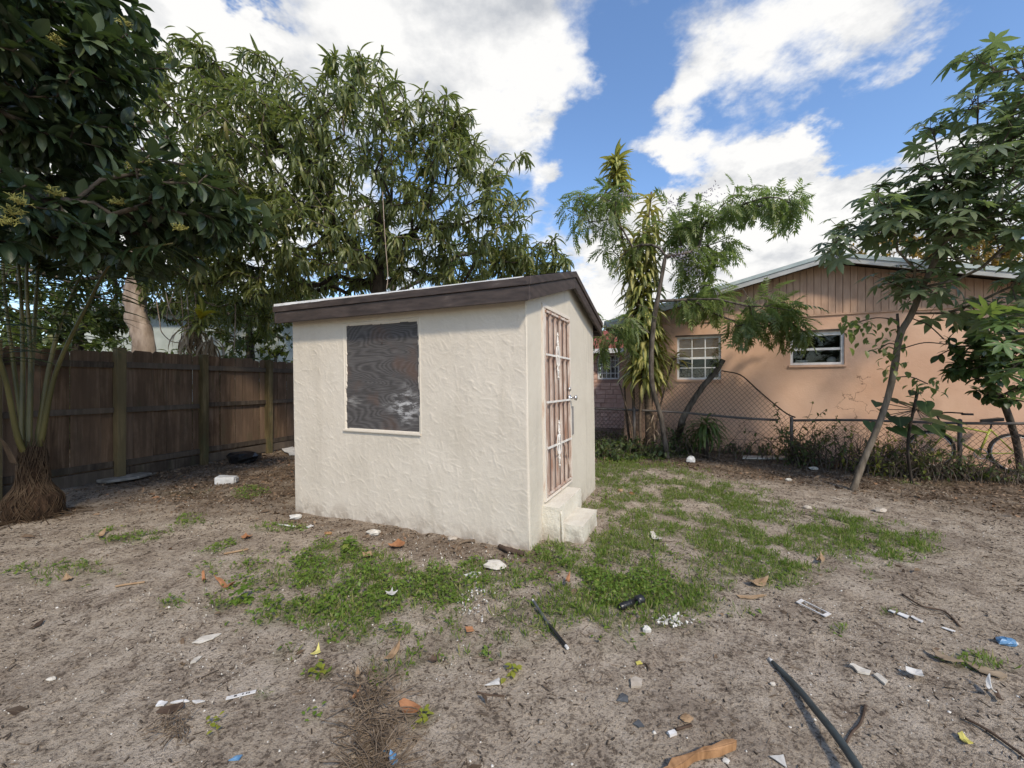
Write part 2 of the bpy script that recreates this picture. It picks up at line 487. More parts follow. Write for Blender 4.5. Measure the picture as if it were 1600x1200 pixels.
def patch_field(x, y):
    x = np.asarray(x, float); y = np.asarray(y, float)
    w = np.zeros_like(x); g = np.zeros_like(x)
    for px, py, rx, ry, d, k in PATCH:
        c = gp(px, py); a = gp(px, py - ry); b = gp(px, py + ry)
        sx = rx / F * c[1]; sy = (a[1] - b[1]) / 2
        sk = c[0] / c[1]                                   # the patch follows the line of sight in plan
        dx = (x - c[0] - sk * (y - c[1]) * .6) / sx; dy = (y - c[1]) / sy
        q = np.clip(1.25 - np.sqrt(dx * dx + dy * dy), 0, 1) * 1.6
        q = np.clip(q, 0, 1) * d
        if k == 'w': w = np.maximum(w, q)
        else: g = np.maximum(g, q)
    br = np.clip((fbm(x * 4.5, y * 4.5, 77, 4) + .17) * 4.5, 0, 1)
    br2 = np.clip((fbm(x * 4.5 + 9, y * 4.5 + 4, 78, 4) + .19) * 4.5, 0, 1)
    return w * br, g * br2
def mould_field(x, y):
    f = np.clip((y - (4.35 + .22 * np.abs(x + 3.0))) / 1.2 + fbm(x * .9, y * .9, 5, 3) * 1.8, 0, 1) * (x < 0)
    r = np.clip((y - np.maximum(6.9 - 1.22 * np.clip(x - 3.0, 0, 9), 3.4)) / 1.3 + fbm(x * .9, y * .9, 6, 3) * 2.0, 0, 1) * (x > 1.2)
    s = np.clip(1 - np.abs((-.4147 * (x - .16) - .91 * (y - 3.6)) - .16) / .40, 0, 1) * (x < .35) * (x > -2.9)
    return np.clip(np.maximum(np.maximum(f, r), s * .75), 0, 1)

def axis(lo, hi, step, far_lo, far_hi):
    a = list(np.arange(lo, hi, step)); s = step; v = a[-1]
    while v < far_hi:
        s *= 1.16; v += s; a.append(v)
    s = step; v = lo; b = []
    while v > far_lo:
        s *= 1.16; v -= s; b.append(v)
    return np.array(b[::-1] + a)
def build_ground():
    xs = axis(-6.2, 6.6, .034, -180, 180); ys = axis(1.1, 7.2, .034, -60, 300)
    X, Y = np.meshgrid(xs, ys); Z = H(X, Y)
    V = np.stack([X.ravel(), Y.ravel(), Z.ravel()], 1)
    nx, ny = len(xs), len(ys)
    i = (np.arange(ny - 1)[:, None] * nx + np.arange(nx - 1)[None, :]).ravel()
    Q = np.stack([i, i + 1, i + 1 + nx, i + nx], 1)
    me = mesh_np('ground', V, [Q], soil_mat(), smooth=True)
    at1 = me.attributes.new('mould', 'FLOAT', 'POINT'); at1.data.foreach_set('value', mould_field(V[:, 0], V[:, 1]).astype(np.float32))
    w, g = patch_field(V[:, 0], V[:, 1])
    at2 = me.attributes.new('green', 'FLOAT', 'POINT'); at2.data.foreach_set('value', np.clip(np.maximum(w, g) * 1.3, 0, 1).astype(np.float32))
    o = add('ground', me); tag(o, 'bare sandy grey-brown yard soil with grassy patches', None, None, 'structure')
    return o
build_ground()

# ------------------------------------------------------------------ shed
C0 = np.array([.16, 3.6]); D1 = np.array([-.91, .4147]); D2 = np.array([.4147, .91]); NR = -D1
def S(a, s, z):
    """shed plan: a along the front wall (left-back), s along the door wall (right-back); the old walls lean a little"""
    p = C0 + D1 * a + D2 * s
    return (p[0] - .016 * z, p[1], z)
LA, LS = 3.02, 2.55
def stucco_mat(name, c1, c2, c3, bstr=.35):
    m, nt, b, out = new_mat(name)
    v = pos_vec(nt, (1, 1, 1), False)
    f = nz(nt, v, 1.6, 6, .6, .3); g = nz(nt, pos_vec(nt, (3.2, 3.2, .45), False), 1.5, 5, .6)
    col = ramp(nt, f, [(.35, c1), (.65, c2)])
    col = mixc(nt, maprange(nt, g, .52, .72, 0, .45), col, c3)
    # ground splash along the foot
    sx = nt.nodes.new('ShaderNodeSeparateXYZ'); nt.links.new(pos_vec(nt, (1, 1, 1), False), sx.inputs[0])
    ft = mathn(nt, 'MULTIPLY', maprange(nt, sx.outputs[2], .26, -.02), maprange(nt, nz(nt, v, 7, 6, .65),   .42, .62, .08, .65))
    col = mixc(nt, ft, col, (.26, .205, .155))
    nt.links.new(col, b.inputs['Base Color'])
    b.inputs['Roughness'].default_value = .82; b.inputs['Specular IOR Level'].default_value = .25
    h = mathn(nt, 'ADD', nz(nt, v, 60, 5, .6), mathn(nt, 'MULTIPLY', nz(nt, v, 14, 4, .5, 1.5), 1.2))
    bump(nt, b, h, bstr, .006)
    return m
M_STUC = stucco_mat('cream_stucco', (.56, .50, .415), (.615, .553, .466), (.475, .42, .342))
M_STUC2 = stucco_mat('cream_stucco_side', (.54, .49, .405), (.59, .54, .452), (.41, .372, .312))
M_STEP = stucco_mat('cream_painted_concrete', (.60, .55, .455), (.67, .63, .54), (.47, .42, .335), .8)

def strokes(na, nz_, da, dz, n, seed, lo=.04, hi=.17, amp=.0026):
    r = np.random.default_rng(seed); Hh = np.zeros((nz_, na))
    for k in range(n):
        ca, cz = r.uniform(0, na * da), r.uniform(0, nz_ * dz)
        L = r.uniform(lo, hi); th = r.normal(.6, .9); cur = r.normal(0, 5.0)
        w = r.uniform(.003, .0065); am = r.uniform(.4, 1.1) * amp
        i0, i1 = int(max(0, (ca - L) / da)), int(min(na, (ca + L) / da + 2)); j0, j1 = int(max(0, (cz - L) / dz)), int(min(nz_, (cz + L) / dz + 2))
        if i1 <= i0 or j1 <= j0: continue
        A, Z = np.meshgrid(np.arange(i0, i1) * da - ca, np.arange(j0, j1) * dz - cz)
        u = A * math.cos(th) + Z * math.sin(th); v = -A * math.sin(th) + Z * math.cos(th) + cur * u * u * .5
        # one steep edge and one feathered edge, as a trowel leaves
        prof = np.where(v > 0, np.exp(-(v / w) ** 2), np.exp(-(v / (w * 3.5)) ** 2))
        q = prof * np.clip(1 - (2 * u / L) ** 2, 0, 1) ** .6 * am
        Hh[j0:j1, i0:i1] = np.maximum(Hh[j0:j1, i0:i1] * .85, 0) * (q > am * .05) + Hh[j0:j1, i0:i1] * (q <= am * .05) + q
    return Hh
PLY = (1.187, 2.175, 1.015, 2.138)     # plywood panel: a0, a1, z0, z1
def shed_front():
    da = .0062; na = int(LA / da) + 1; zb, zt = -.14, 2.36; nz_ = int((zt - zb) / da) + 1
    A, Z = np.meshgrid(np.arange(na) * da, zb + np.arange(nz_) * da)
    h = strokes(na, nz_, da, da, 1150, 5, amp=.0021) + strokes(na, nz_, da, da, 800, 15, lo=.03, hi=.10, amp=.0014)
    h += fbm(A * 2, Z * 2, 51, 4) * .014 + fbm(A * 26, Z * 26, 52, 4) * .0026
    a0, a1, z0, z1 = PLY
    w = lambda t, s: (fbm(t * 3, t * 0 + s, 60, 4) * .04 + fbm(t * 24, t * 0 + s, 61, 2) * .010)
    ins = (A > a0 + w(Z, 1)) & (A < a1 + w(Z, 2.5) - .012 * (Z > 1.45) ) & (Z > z0 + .3 * w(A, 3.5)) & (Z < z1 + w(A, 5.5) * .6)
    frame = (A > a0 - .03) & (A < a1 + .022) & (Z > z0 - .02) & (Z < z1 + .03)
    bead = frame & ~((A > a0 - .02) & (A < a1 + .012) & (Z > z0 - .010) & (Z < z1 + .022))
    h = np.where(frame & ~bead, h * .3 - .003, h); h = np.where(bead, h * .4 + .005, h)
    h = np.where(ins, -.034, h)
    edge = np.clip(np.minimum(A, LA - A) / .015, 0, 1)
    h = h * edge - (1 - edge) ** 2 * .010
    a = A.ravel(); z = Z.ravel(); s = -h.ravel()
    P = C0[None] + a[:, None] * D1 + s[:, None] * D2
    V = np.stack([P[:, 0] - .016 * z, P[:, 1], z], 1)
    i = (np.arange(nz_ - 1)[:, None] * na + np.arange(na - 1)[None, :]).ravel()
    return V, np.stack([i, i + na, i + na + 1, i + 1], 1)
def roof_z(s): return 2.36 + .282 * (1.275 - np.abs(np.asarray(s) - 1.275))     # underside of the rakes
def shed_side():
    ds = .011; ns = int(LS / ds) + 1; nv = 225
    s1 = np.arange(ns) * LS / (ns - 1); Sg, Tg = np.meshgrid(s1, np.linspace(0, 1, nv))
    Z = -.14 + (roof_z(Sg) + .14 + .03) * Tg
    h = strokes(ns, nv, ds, .0115, 300, 9, amp=.0018) * np.clip(1.3 - Sg / 1.6, .25, 1)
    h += fbm(Sg * 2, Z * 2, 71, 4) * .014 + fbm(Sg * 24, Z * 24, 72, 3) * .0022
    edge = np.clip(np.minimum(Sg, LS - Sg) / .015, 0, 1); h = h * edge - (1 - edge) ** 2 * .010
    door = (Sg > .40) & (Sg < 1.27) & (Z > .37) & (Z < 2.25); h = np.where(door, -.05, h)
    hh = h.ravel(); P = C0[None] + Sg.ravel()[:, None] * D2 + hh[:, None] * NR
    V = np.stack([P[:, 0] - .016 * Z.ravel(), P[:, 1], Z.ravel()], 1)
    i = (np.arange(nv - 1)[:, None] * ns + np.arange(ns - 1)[None, :]).ravel()
    return V, np.stack([i, i + 1, i + ns + 1, i + ns], 1)

M_FASC = simple('dark_brown_fascia_paint', (.034, .024, .020), (.070, .051, .043), .55, 5, (1, 1, 5), .35, .003, .4, c3=(.13, .11, .10))
M_ROOFW = simple('white_roofing_sheet', (.62, .62, .62), (.78, .78, .77), .5, 6, (1, 1, 1), .3, .004, .4)
M_ROOFG = simple('grey_roll_roofing', (.16, .16, .16), (.24, .24, .24), .9, 9)
M_RUST = simple('rust_streaked_white_metal', (.34, .20, .14), (.58, .49, .42), .6, 4, (4, 4, 1.0), .25, .002, .4, c3=(.70, .63, .56), mid=(.34, .56))
M_WHITEM = simple('white_enamel_metal', (.62, .58, .53), (.76, .74, .70), .45, 14, (1, 1, 1), .15, .001, .5)
M_FRAME = simple('chipped_cream_door_frame', (.52, .38, .29), (.64, .58, .50), .65, 7, (4, 4, 1), .3, .002, .3, mid=(.30, .46))
M_STEEL = simple('brushed_steel', (.5, .5, .5), (.62, .62, .62), .3, 20, (1, 1, 1), 0, 0, .5, metal=.9)
M_GREYP = simple('grey_metal_plate', (.20, .19, .18), (.30, .28, .27), .5, 8)
def doorpanel_mat():
    m, nt, b, out = new_mat('rusty_brown_door_panel')
    v = pos_vec(nt, (9, 9, .7), False); f = nz(nt, v, 1.6, 6, .65); g = nz(nt, pos_vec(nt, (1, 1, 1), False), 2.0, 4)
    col = ramp(nt, f, [(.28, (.22, .13, .092)), (.46, (.31, .205, .155)), (.62, (.37, .265, .21)), (.78, (.44, .345, .285))])
    col = mixc(nt, maprange(nt, g, .45, .62, 0, .6), col, (.40, .33, .285))
    nt.links.new(col, b.inputs['Base Color']); b.inputs['Roughness'].default_value = .7
    bump(nt, b, f, .4, .004); return m
def plywood_mat():
    m, nt, b, out = new_mat('weathered_grey_plywood')
    g = nt.nodes.new('ShaderNodeTexCoord'); v = g.outputs['UV']
    mp = nt.nodes.new('ShaderNodeMapping'); nt.links.new(v, mp.inputs[0]); mp.inputs['Scale'].default_value = (1.25, 5.2, 1); mp.inputs['Location'].default_value = (.4, 1.3, 0)
    big = nz(nt, mp.outputs[0], .75, 2, .35, .5)
    rings = mathn(nt, 'SINE', mathn(nt, 'MULTIPLY', big, 210.0))
    mp2 = nt.nodes.new('ShaderNodeMapping'); nt.links.new(v, mp2.inputs[0]); mp2.inputs['Scale'].default_value = (7, 160, 1)
    fib = nz(nt, mp2.outputs[0], 1.0, 5, .7)
    f = mathn(nt, 'ADD', mathn(nt, 'MULTIPLY', rings, .085), mathn(nt, 'ADD', mathn(nt, 'MULTIPLY', fib, .75), .12))
    col = ramp(nt, f, [(.22, (.020, .018, .017)), (.45, (.056, .050, .048)), (.66, (.108, .100, .096)), (.85, (.18, .17, .162))])
    mo = nz(nt, v, 2.6, 4); col = mixc(nt, maprange(nt, mo, .5, .68, 0, .6), col, (.11, .062, .042), 'MIX')
    sp = nt.nodes.new('ShaderNodeSeparateXYZ'); nt.links.new(v, sp.inputs[0])
    # scuffed white paint low on the right
    d = mathn(nt, 'ADD', mathn(nt, 'MULTIPLY', mathn(nt, 'ABSOLUTE', mathn(nt, 'SUBTRACT', sp.outputs[0], .80)), 2.6), mathn(nt, 'MULTIPLY', mathn(nt, 'ABSOLUTE', mathn(nt, 'SUBTRACT', sp.outputs[1], .24)), 3.6))
    mp3 = nt.nodes.new('ShaderNodeMapping'); nt.links.new(v, mp3.inputs[0]); mp3.inputs['Rotation'].default_value = (0, 0, -.7); mp3.inputs['Scale'].default_value = (6, 19, 1)
    sm = mathn(nt, 'MULTIPLY', maprange(nt, d, .95, .1), maprange(nt, nz(nt, mp3.outputs[0], 1, 6, .7), .46, .60))
    col = mixc(nt, mathn(nt, 'MULTIPLY', sm, .75), col, (.58, .57, .56))
    d2 = mathn(nt, 'ADD', mathn(nt, 'MULTIPLY', mathn(nt, 'ABSOLUTE', mathn(nt, 'SUBTRACT', sp.outputs[0], .15)), 6.), mathn(nt, 'MULTIPLY', mathn(nt, 'ABSOLUTE', mathn(nt, 'SUBTRACT', sp.outputs[1], .27)), 10.))
    sm2 = mathn(nt, 'MULTIPLY', maprange(nt, d2, .9, .1), maprange(nt, fib, .45, .6)); col = mixc(nt, mathn(nt, 'MULTIPLY', sm2, .6), col, (.5, .48, .45))
    nt.links.new(col, b.inputs['Base Color']); b.inputs['Roughness'].default_value = .75
    bump(nt, b, f, .5, .003); return m

def build_shed():
    sh = empty('storage_shed', (C0[0], C0[1], 0), 'small cream stucco shed with dark brown trim standing alone in the yard', 'shed')
    V, Q = shed_front(); w = add('front_wall', mesh_np('front_wall', V, [Q], M_STUC, smooth=True), sh)
    V, Q = shed_side(); w2 = add('side_wall', mesh_np('side_wall', V, [Q], M_STUC2, smooth=True), sh)
    m = MB(S); m.box(3.0, LA - .004, .01, LS, -.14, 2.36); m.box(.02, LA - .01, LS - .02, LS - .002, -.14, 2.36)
    m.add([(LA - .008, .01, 2.36), (LA - .008, LS, 2.36), (LA - .008, LS / 2, 2.70)], [(0, 1, 2)])
    m.build('rear_wall', M_STUC2, sh)
    # roof slabs and roofing
    o = .15; ov = .07; al, ar = LA + ov, -ov
    zt = lambda s: 2.445 + .282 * (1.275 - abs(s - 1.275))
    def slab(s0, s1, dz0, dz1, e0=0, e1=0):
        return [(ar - e0, s0, zt(s0) + dz0), (ar - e0, s1, zt(s1) + dz0), (ar - e0, s1, zt(s1) + dz1), (ar - e0, s0, zt(s0) + dz1)], (al - ar + e0 + e1, 0, 0)
    m = MB(S)
    for s0, s1 in ((-o + .03, 1.275), (1.275, LS + o - .03)):
        p, n = slab(s0, s1, -.05, 0.0, -.03, -.03); m.prism(p, n)
    roof = m.build('roof', M_ROOFG, sh)
    # white roofing sheet lapped over the edge, lifting towards the left end
    m = MB(S); A = np.linspace(ar + .02, al + .02, 40)
    for (s0, s1, sg) in ((-o - .012, 1.275, 1), (1.275, LS + o + .012, -1)):
        for k in range(len(A) - 1):
            lift = lambda a: .012 + .020 * np.clip((a - 1.2) / 1.8, 0, 1) + .008 * float(fbm(np.array([a * 4]), np.array([s0]), 5, 2)[0])
            ja = lambda a: .015 * float(fbm(np.array([a * 7]), np.array([s0 + 3]), 6, 2)[0])
            a, b = A[k], A[k + 1]
            e = (s0 if sg > 0 else s1); q = (s1 if sg > 0 else s0)
            m.add([(a, e + ja(a), zt(e) + lift(a)), (b, e + ja(b), zt(e) + lift(b)), (b, q, zt(q) + .012), (a, q, zt(q) + .012),
                   (a, e + ja(a), zt(e) + .001), (b, e + ja(b), zt(e) + .001)], [(0, 1, 2, 3), (0, 4, 5, 1)])
    m.build('roofing_sheet', M_ROOFW, roof)
    # fascias: each run is two boards, a deep one and a drip strip proud of it
    def fasc(name, mm): return mm.build(name, M_FASC, sh, bevel=.004)
    for s0 in (-o, LS + o):
        d = -.028 if s0 < 0 else .028
        mm = MB(S); z1 = zt(s0)
        mm.prism([(ar, s0, z1 - .195), (al, s0, z1 - .195), (al, s0, z1 - .07), (ar, s0, z1 - .07)], (0, -d, 0)); fasc('fascia_board', mm)
        mm = MB(S); mm.prism([(ar - .012, s0 + d * .5, z1 - .067), (al + .012, s0 + d * .5, z1 - .067), (al + .012, s0 + d * .5, z1 + .002), (ar - .012, s0 + d * .5, z1 + .002)], (0, -d * 1.4, 0)); fasc('drip_board', mm)
    for a0, dd in ((ar, -.028), (al, .028)):
        for s0, s1 in ((-o - .002, 1.275), (1.2752, LS + o + .002)):
            mm = MB(S); mm.prism([(a0, s0, zt(s0) - .195), (a0, s1, zt(s1) - .195), (a0, s1, zt(s1) - .07), (a0, s0, zt(s0) - .07)], (dd, 0, 0)); fasc('rake_board', mm)
            mm = MB(S); mm.prism([(a0 - dd * .3, s0 - .01 * (s0 < 0), zt(s0) - .067), (a0 - dd * .3, s1, zt(s1) - .067), (a0 - dd * .3, s1, zt(s1) + .003), (a0 - dd * .3, s0 - .01 * (s0 < 0), zt(s0) + .003)], (dd * 1.8, 0, 0)); fasc('drip_board', mm)
    # soffit: closes the eaves
    m = MB(S); m.box(ar + .002, al - .002, -o + .03, .0, zt(-o) - .14, zt(-o) - .128); m.box(ar + .002, al - .002, LS, LS + o - .03, zt(-o) - .14, zt(-o) - .128); m.build('soffit', M_FASC, sh)
    # plywood
    a0, a1, z0, z1 = PLY
    Vv = [S(a, .016, z) for a, z in ((a1 + .05, z0 - .02), (a0 - .05, z0 - .02), (a0 - .05, z1 + .02), (a1 + .05, z1 + .02))] + [S(a, .026, z) for a, z in ((a1 + .05, z0 - .02), (a0 - .05, z0 - .02), (a0 - .05, z1 + .02), (a1 + .05, z1 + .02))]
    add('plywood_panel', mesh_np('plywood_panel', Vv, [[(0, 1, 2, 3), (5, 4, 7, 6)]], plywood_mat(), uv=[(0, 0), (1, 0), (1, 1), (0, 1)] * 2), sh)
    m = MB(S); m.box(a0 - .03, a1 + .03, -.022, .004, z0 - .034, z0 - .016); m.build('window_sill', M_STUC, sh, bevel=.004)
    for z, a in ((1.93, 1.66),):
        m = MB(S); m.tube([(a, .010, z), (a, .017, z)], .011, 10); m.build('bolt_hole', M_FASC, sh)
    # ---------- security gate on the door wall (out = towards +right)
    G = lambda o_, s, z: S(-o_, s, z)
    door = MB(G).box(-.035, -.012, .41, 1.262, .375, 2.245).build('door', doorpanel_mat(), sh)
    for args in ((.372, .412, .355, 2.285), (1.262, 1.302, .355, 2.285)):
        m = MB(G); m.box(-.03, .022, args[0], args[1], args[2], args[3]); m.build('door_frame', M_FRAME, door, bevel=.003)
    m = MB(G); m.box(-.03, .0215, .414, 1.26, 2.247, 2.283); m.build('door_frame', M_FRAME, door, bevel=.003)
    m = MB(G); m.box(-.03, .024, .414, 1.26, .357, .382); m.build('door_frame', M_FRAME, door, bevel=.003)
    bars = np.linspace(.44, 1.234, 6)
    for k, s in enumerate(bars):
        m = MB(G); m.box(.004, .022, s - .011, s + .011, .39, 2.24); m.build('gate_bar', M_RUST, door)
    for z in (.42, .87, 1.32, 1.79, 2.215):
        m = MB(G); m.box(.0225, .034, .43, 1.245, z - .010, z + .010); m.build('gate_rail', M_WHITEM if .5 < z < 2 else M_RUST, door)
    m = MB(G); m.tube([(.03, .96, .86), (.034, 1.1, .62), (.03, 1.21, .42)], .007, 6); m.build('gate_brace', M_RUST, door)
    for zc in (1.79, .87):
        s0 = bars[2] + .0; m = MB(G)
        for sg in (-1, 1):
            t = np.linspace(0, 2 * np.pi, 17)
            m.tube([(.040, s0 + sg * .030 + .028 * math.cos(q), zc + .10 * math.sin(q)) for q in t], .0065, 5, False)
            for zs in (-1, 1):
                t = np.linspace(0, 4.2, 14)
                m.tube([(.040, s0 + sg * (.004 + .030 * math.sin(q * .8) * (1 - q / 6)), zc + zs * (.10 + .10 * q / 4.2 + .012 * math.sin(q * 2))) for q in t], .006, 5)
        for zs in (-.22, -.15, -.1, 0, .1, .15, .22):
            m.tube([(.028, s0, zc + zs), (.040, s0, zc + zs), (.052, s0, zc + zs)], [.006, .014, .006], 8)
        m.tube([(.040, s0, zc - .25), (.040, s0, zc + .25)], .006, 6)
        m.build('scroll_ornament', M_WHITEM, door, True)
    m = MB(G); m.tube([(.005, 1.235, 1.34), (.03, 1.235, 1.34), (.032, 1.235, 1.34), (.07, 1.235, 1.34), (.078, 1.235, 1.34), (.10, 1.235, 1.34), (.108, 1.235, 1.34)], [.034, .034, .012, .012, .026, .030, .012], 16); m.build('door_knob', M_STEEL, door, True)
    m = MB(G); m.tube([(.005, 1.235, 1.44), (.03, 1.235, 1.44), (.034, 1.235, 1.44)], [.024, .024, .015], 14); m.build('deadbolt', M_STEEL, door, True)
    m = MB(G); m.box(-.004, .012, 1.33, 1.42, .90, 1.235); m.build('metal_plate', M_GREYP, sh, bevel=.003)
    # steps
    for nm, (o0, o1, s0, s1, z0, z1) in (('upper', (-.02, .17, .32, 1.12, -.1, .335)), ('lower', (.152, .375, .40, .97, -.1, .165))):
        n = 34; V = []; 
        bm_o = np.linspace(o0, o1, 14); bm_s = np.linspace(s0, s1, n); bm_z = np.linspace(z0, z1, 22)
        mm = MB(G)
        def jit(o_, s, z):
            e = fbm(np.array([o_ * 30 + z * 11]), np.array([s * 25 + z * 17]), 90, 3)[0]
            cx = .55 + .45 * min(1, abs(o_ - o1) / .02); cz = .55 + .45 * min(1, abs(z - z1) / .02); cs = .55 + .45 * min(1, min(abs(s - s0), abs(s - s1)) / .02)
            rnd_ = (1 - cx) * (1 - cz) + (1 - cs) * (1 - cz) + (1 - cx) * (1 - cs)
            return (o_ + e * .014 - .008 * rnd_ * (1 - cx), s + e * .014 + (.008 if abs(s - s0) < .02 else -.008 if abs(s - s1) < .02 else 0) * rnd_, z + e * .008 * (z > 0) - .008 * rnd_ * (1 - cz))
        def sheet(U, W, fn):
            vv = [jit(*fn(u, w_)) for w_ in W for u in U]; nu = len(U)
            mm.add(vv, [(j * nu + i, j * nu + i + 1, (j + 1) * nu + i + 1, (j + 1) * nu + i) for j in range(len(W) - 1) for i in range(nu - 1)])
        sheet(bm_o, bm_s, lambda u, w_: (u, w_, z1)); sheet(bm_s, bm_z, lambda u, w_: (o1, u, w_))
        sheet(bm_o, bm_z, lambda u, w_: (u, s0, w_)); sheet(bm_o, bm_z, lambda u, w_: (u, s1, w_))
        mm.build('concrete_step', M_STEP, sh, True)
    m = MB(G); m.tube(smooth_path([(.19, .345, -.05), (.19, .35, .12), (.185, .35, .2), (.18, .345, .3)], 3), .013, 7); m.build('step_pipe', M_STEP, sh, True)
build_shed()

# ------------------------------------------------------------------ wooden fence (left)
def board_mat(name, dark, mid_, lite, green=.25):
    m, nt, b, out = new_mat(name)
    v = pos_vec(nt, (11, 11, .7)); f = nz(nt, v, 1.5, 6, .66, .5); g = nz(nt, pos_vec(nt, (1, 1, .5)), 3.0, 5, .6)
    oi = nt.nodes.new('ShaderNodeObjectInfo')
    col = ramp(nt, f, [(.28, dark), (.5, mid_), (.72, lite)])
    col = mixc(nt, maprange(nt, g, .42, .62, 0, .65), col, dark)
    col = mixc(nt, mathn(nt, 'MULTIPLY', oi.outputs['Random'], .85), col, mixc(nt, .6, col, lite))
    dk = nt.nodes.new('ShaderNodeMath'); dk.operation = 'FRACT'; nt.links.new(mathn(nt, 'MULTIPLY', oi.outputs['Random'], 7.3), dk.inputs[0])
    col = mixc(nt, mathn(nt, 'MULTIPLY', dk.outputs[0], .5), col, mixc(nt, .5, col, dark))
    gg = nz(nt, pos_vec(nt, (1, 1, .4)), 5.0, 4)
    col = mixc(nt, maprange(nt, gg, .55, .7, 0, green), col, (.06, .065, .03))
    nt.links.new(col, b.inputs['Base Color']); b.inputs['Roughness'].default_value = .85; b.inputs['Specular IOR Level'].default_value = .2
    bump(nt, b, f, .6, .006); return m
M_BOARD = board_mat('weathered_fence_board', (.040, .023, .013), (.130, .080, .047), (.23, .155, .105))
M_POST = board_mat('mossy_fence_post', (.05, .037, .017), (.115, .088, .042), (.19, .148, .08), .6)
M_RAIL = board_mat('dark_fence_rail', (.026, .019, .014), (.075, .056, .041), (.15, .12, .092), .3)
M_CONC = simple('rough_grey_concrete', (.14, .13, .115), (.27, .25, .22), .9, 6, (1, 1, 1), .8, .01, .2)
FO = np.array([-6.25, 6.45]); FD = np.array([.3, .954]); FN = np.array([.954, -.3])
def FP(u, n, z):
    p = FO + FD * u + FN * n
    return (p[0], p[1], z)
def build_fence():
    fe = empty('wooden_fence', FP(0, 0, 0), 'tall weathered brown board fence with mossy posts along the left side of the yard', 'fence')
    r = random.Random(3)
    u = -3.0; widths = []
    while u < 9.5:
        w = r.choice([.10, .14, .20, .24, .28, .22]) if u > -.2 else r.choice([.24, .30, .34, .28])
        gap = .009 if r.random() < .85 else .018
        top = 2.02 + r.uniform(-.025, .02) + .02 * math.sin(u * 1.3); n0 = r.choice([-.045, -.033]); d = .016
        ln = r.uniform(-.004, .004)
        m = MB(FP); e = min(.03, w * .22)
        m.prism([(u + .001, n0, .04 + r.uniform(-.03, .03)), (u + w, n0, .04 + r.uniform(-.03, .03)), (u + w + ln, n0, top - e), (u + w + ln - e, n0, top), (u + ln + e, n0, top + r.uniform(-.008, .008)), (u + ln, n0, top - e)], (FN[0] * 0, d, 0))
        m.build('board', M_BOARD, fe)
        u += w + gap
    m = None
    posts = [-2.75, -1.32, .0, 1.30, 2.72, 4.1, 5.6, 7.2]
    for k in range(len(posts) - 1):
        for z, h in ((1.80, .045), (1.10, .04), (.24, .045)):
            zz = z + r.uniform(-.015, .015)
            m = MB(FP); m.box(posts[k] + .062, posts[k + 1] - .062, -.016, .026 + r.uniform(0, .006), zz - h, zz + h, .004); m.build('rail', M_RAIL, fe)
    for u in posts:
        m = MB(FP); t = r.uniform(-.01, .01)
        m.box(u - .058, u + .058, -.012, .105, -.2, 2.05 + r.uniform(-.02, .05), .006); m.build('post', M_POST, fe, bevel=.008)
    for k in range(len(posts) - 1):
        m = MB(FP); m.box(posts[k] + .06, posts[k + 1] - .06, .0, .022, .0, .17, .006); m.build('kick_board', M_RAIL, fe)
    m = MB(FP); m.prism([(-.28, .0, .0), (.30, -.0, .0), (.34, .24, .0), (.1, .34, .0), (-.26, .25, .0)], (0, 0, .045)); m.build('concrete_footing', M_CONC, fe, bevel=.012)
build_fence()

# ------------------------------------------------------------------ orange house (right)
HO = D2 * 10.1
def HP(t, n, z):
    """t to the right along the gable wall, n towards the yard"""
    p = HO + NR * t - D2 * n
    return (p[0], p[1], z)
M_OR = None
def orange_mat():
    m, nt, b, out = new_mat('orange_stucco')
    v = pos_vec(nt, (1, 1, 1), False)
    f = nz(nt, v, .9, 6, .6, .3)
    col = ramp(nt, f, [(.32, (.57, .352, .240)), (.66, (.66, .436, .312))])
    st = nz(nt, pos_vec(nt, (1.2, 1.2, .8), False), 1.3, 6, .65)
    col = mixc(nt, maprange(nt, st, .54, .74, 0, .35), col, (.42, .28, .20))
    vo = nt.nodes.new('ShaderNodeTexVoronoi'); vo.feature = 'DISTANCE_TO_EDGE'; vo.inputs['Scale'].default_value = .9
    wv = nt.nodes.new('ShaderNodeVectorMath'); wv.operation = 'ADD'
    nn = nt.nodes.new('ShaderNodeTexNoise'); nn.inputs['Scale'].default_value = 3; nn.inputs['Detail'].default_value = 6; nt.links.new(v, nn.inputs['Vector'])
    nt.links.new(v, wv.inputs[0]); nt.links.new(nn.outputs['Color'], wv.inputs[1]); nt.links.new(wv.outputs[0], vo.inputs['Vector'])
    ck = mathn(nt, 'MULTIPLY', maprange(nt, vo.outputs['Distance'], .010, .002), maprange(nt, nz(nt, v, .8, 2), .54, .58))
    col = mixc(nt, mathn(nt, 'MULTIPLY', ck, .7), col, (.12, .07, .045))
    nt.links.new(col, b.inputs['Base Color']); b.inputs['Roughness'].default_value = .9; b.inputs['Specular IOR Level'].default_value = .15
    bump(nt, b, mathn(nt, 'ADD', nz(nt, v, 40, 5, .6), nz(nt, v, 9, 4)), .5, .008); return m
M_OR = orange_mat()
M_SID = simple('tan_painted_siding', (.43, .275, .19), (.53, .355, .25), .8, 6, (3, 3, .6), .3, .003, .2)
M_SIDGAP = simple('dark_siding_backing', (.06, .04, .03), (.09, .06, .045), .9, 8)
M_METROOF = simple('pale_green_metal_roof', (.33, .39, .39), (.43, .49, .485), .45, 4, (1, 1, 1), .15, .003, .5)
M_EAVE = simple('grey_eave_paint', (.34, .345, .34), (.46, .46, .45), .6, 4, (1, 1, 3), .2, .003, .3)
M_UNDER = simple('dark_soffit_wood', (.045, .04, .035), (.075, .065, .055), .85, 5)
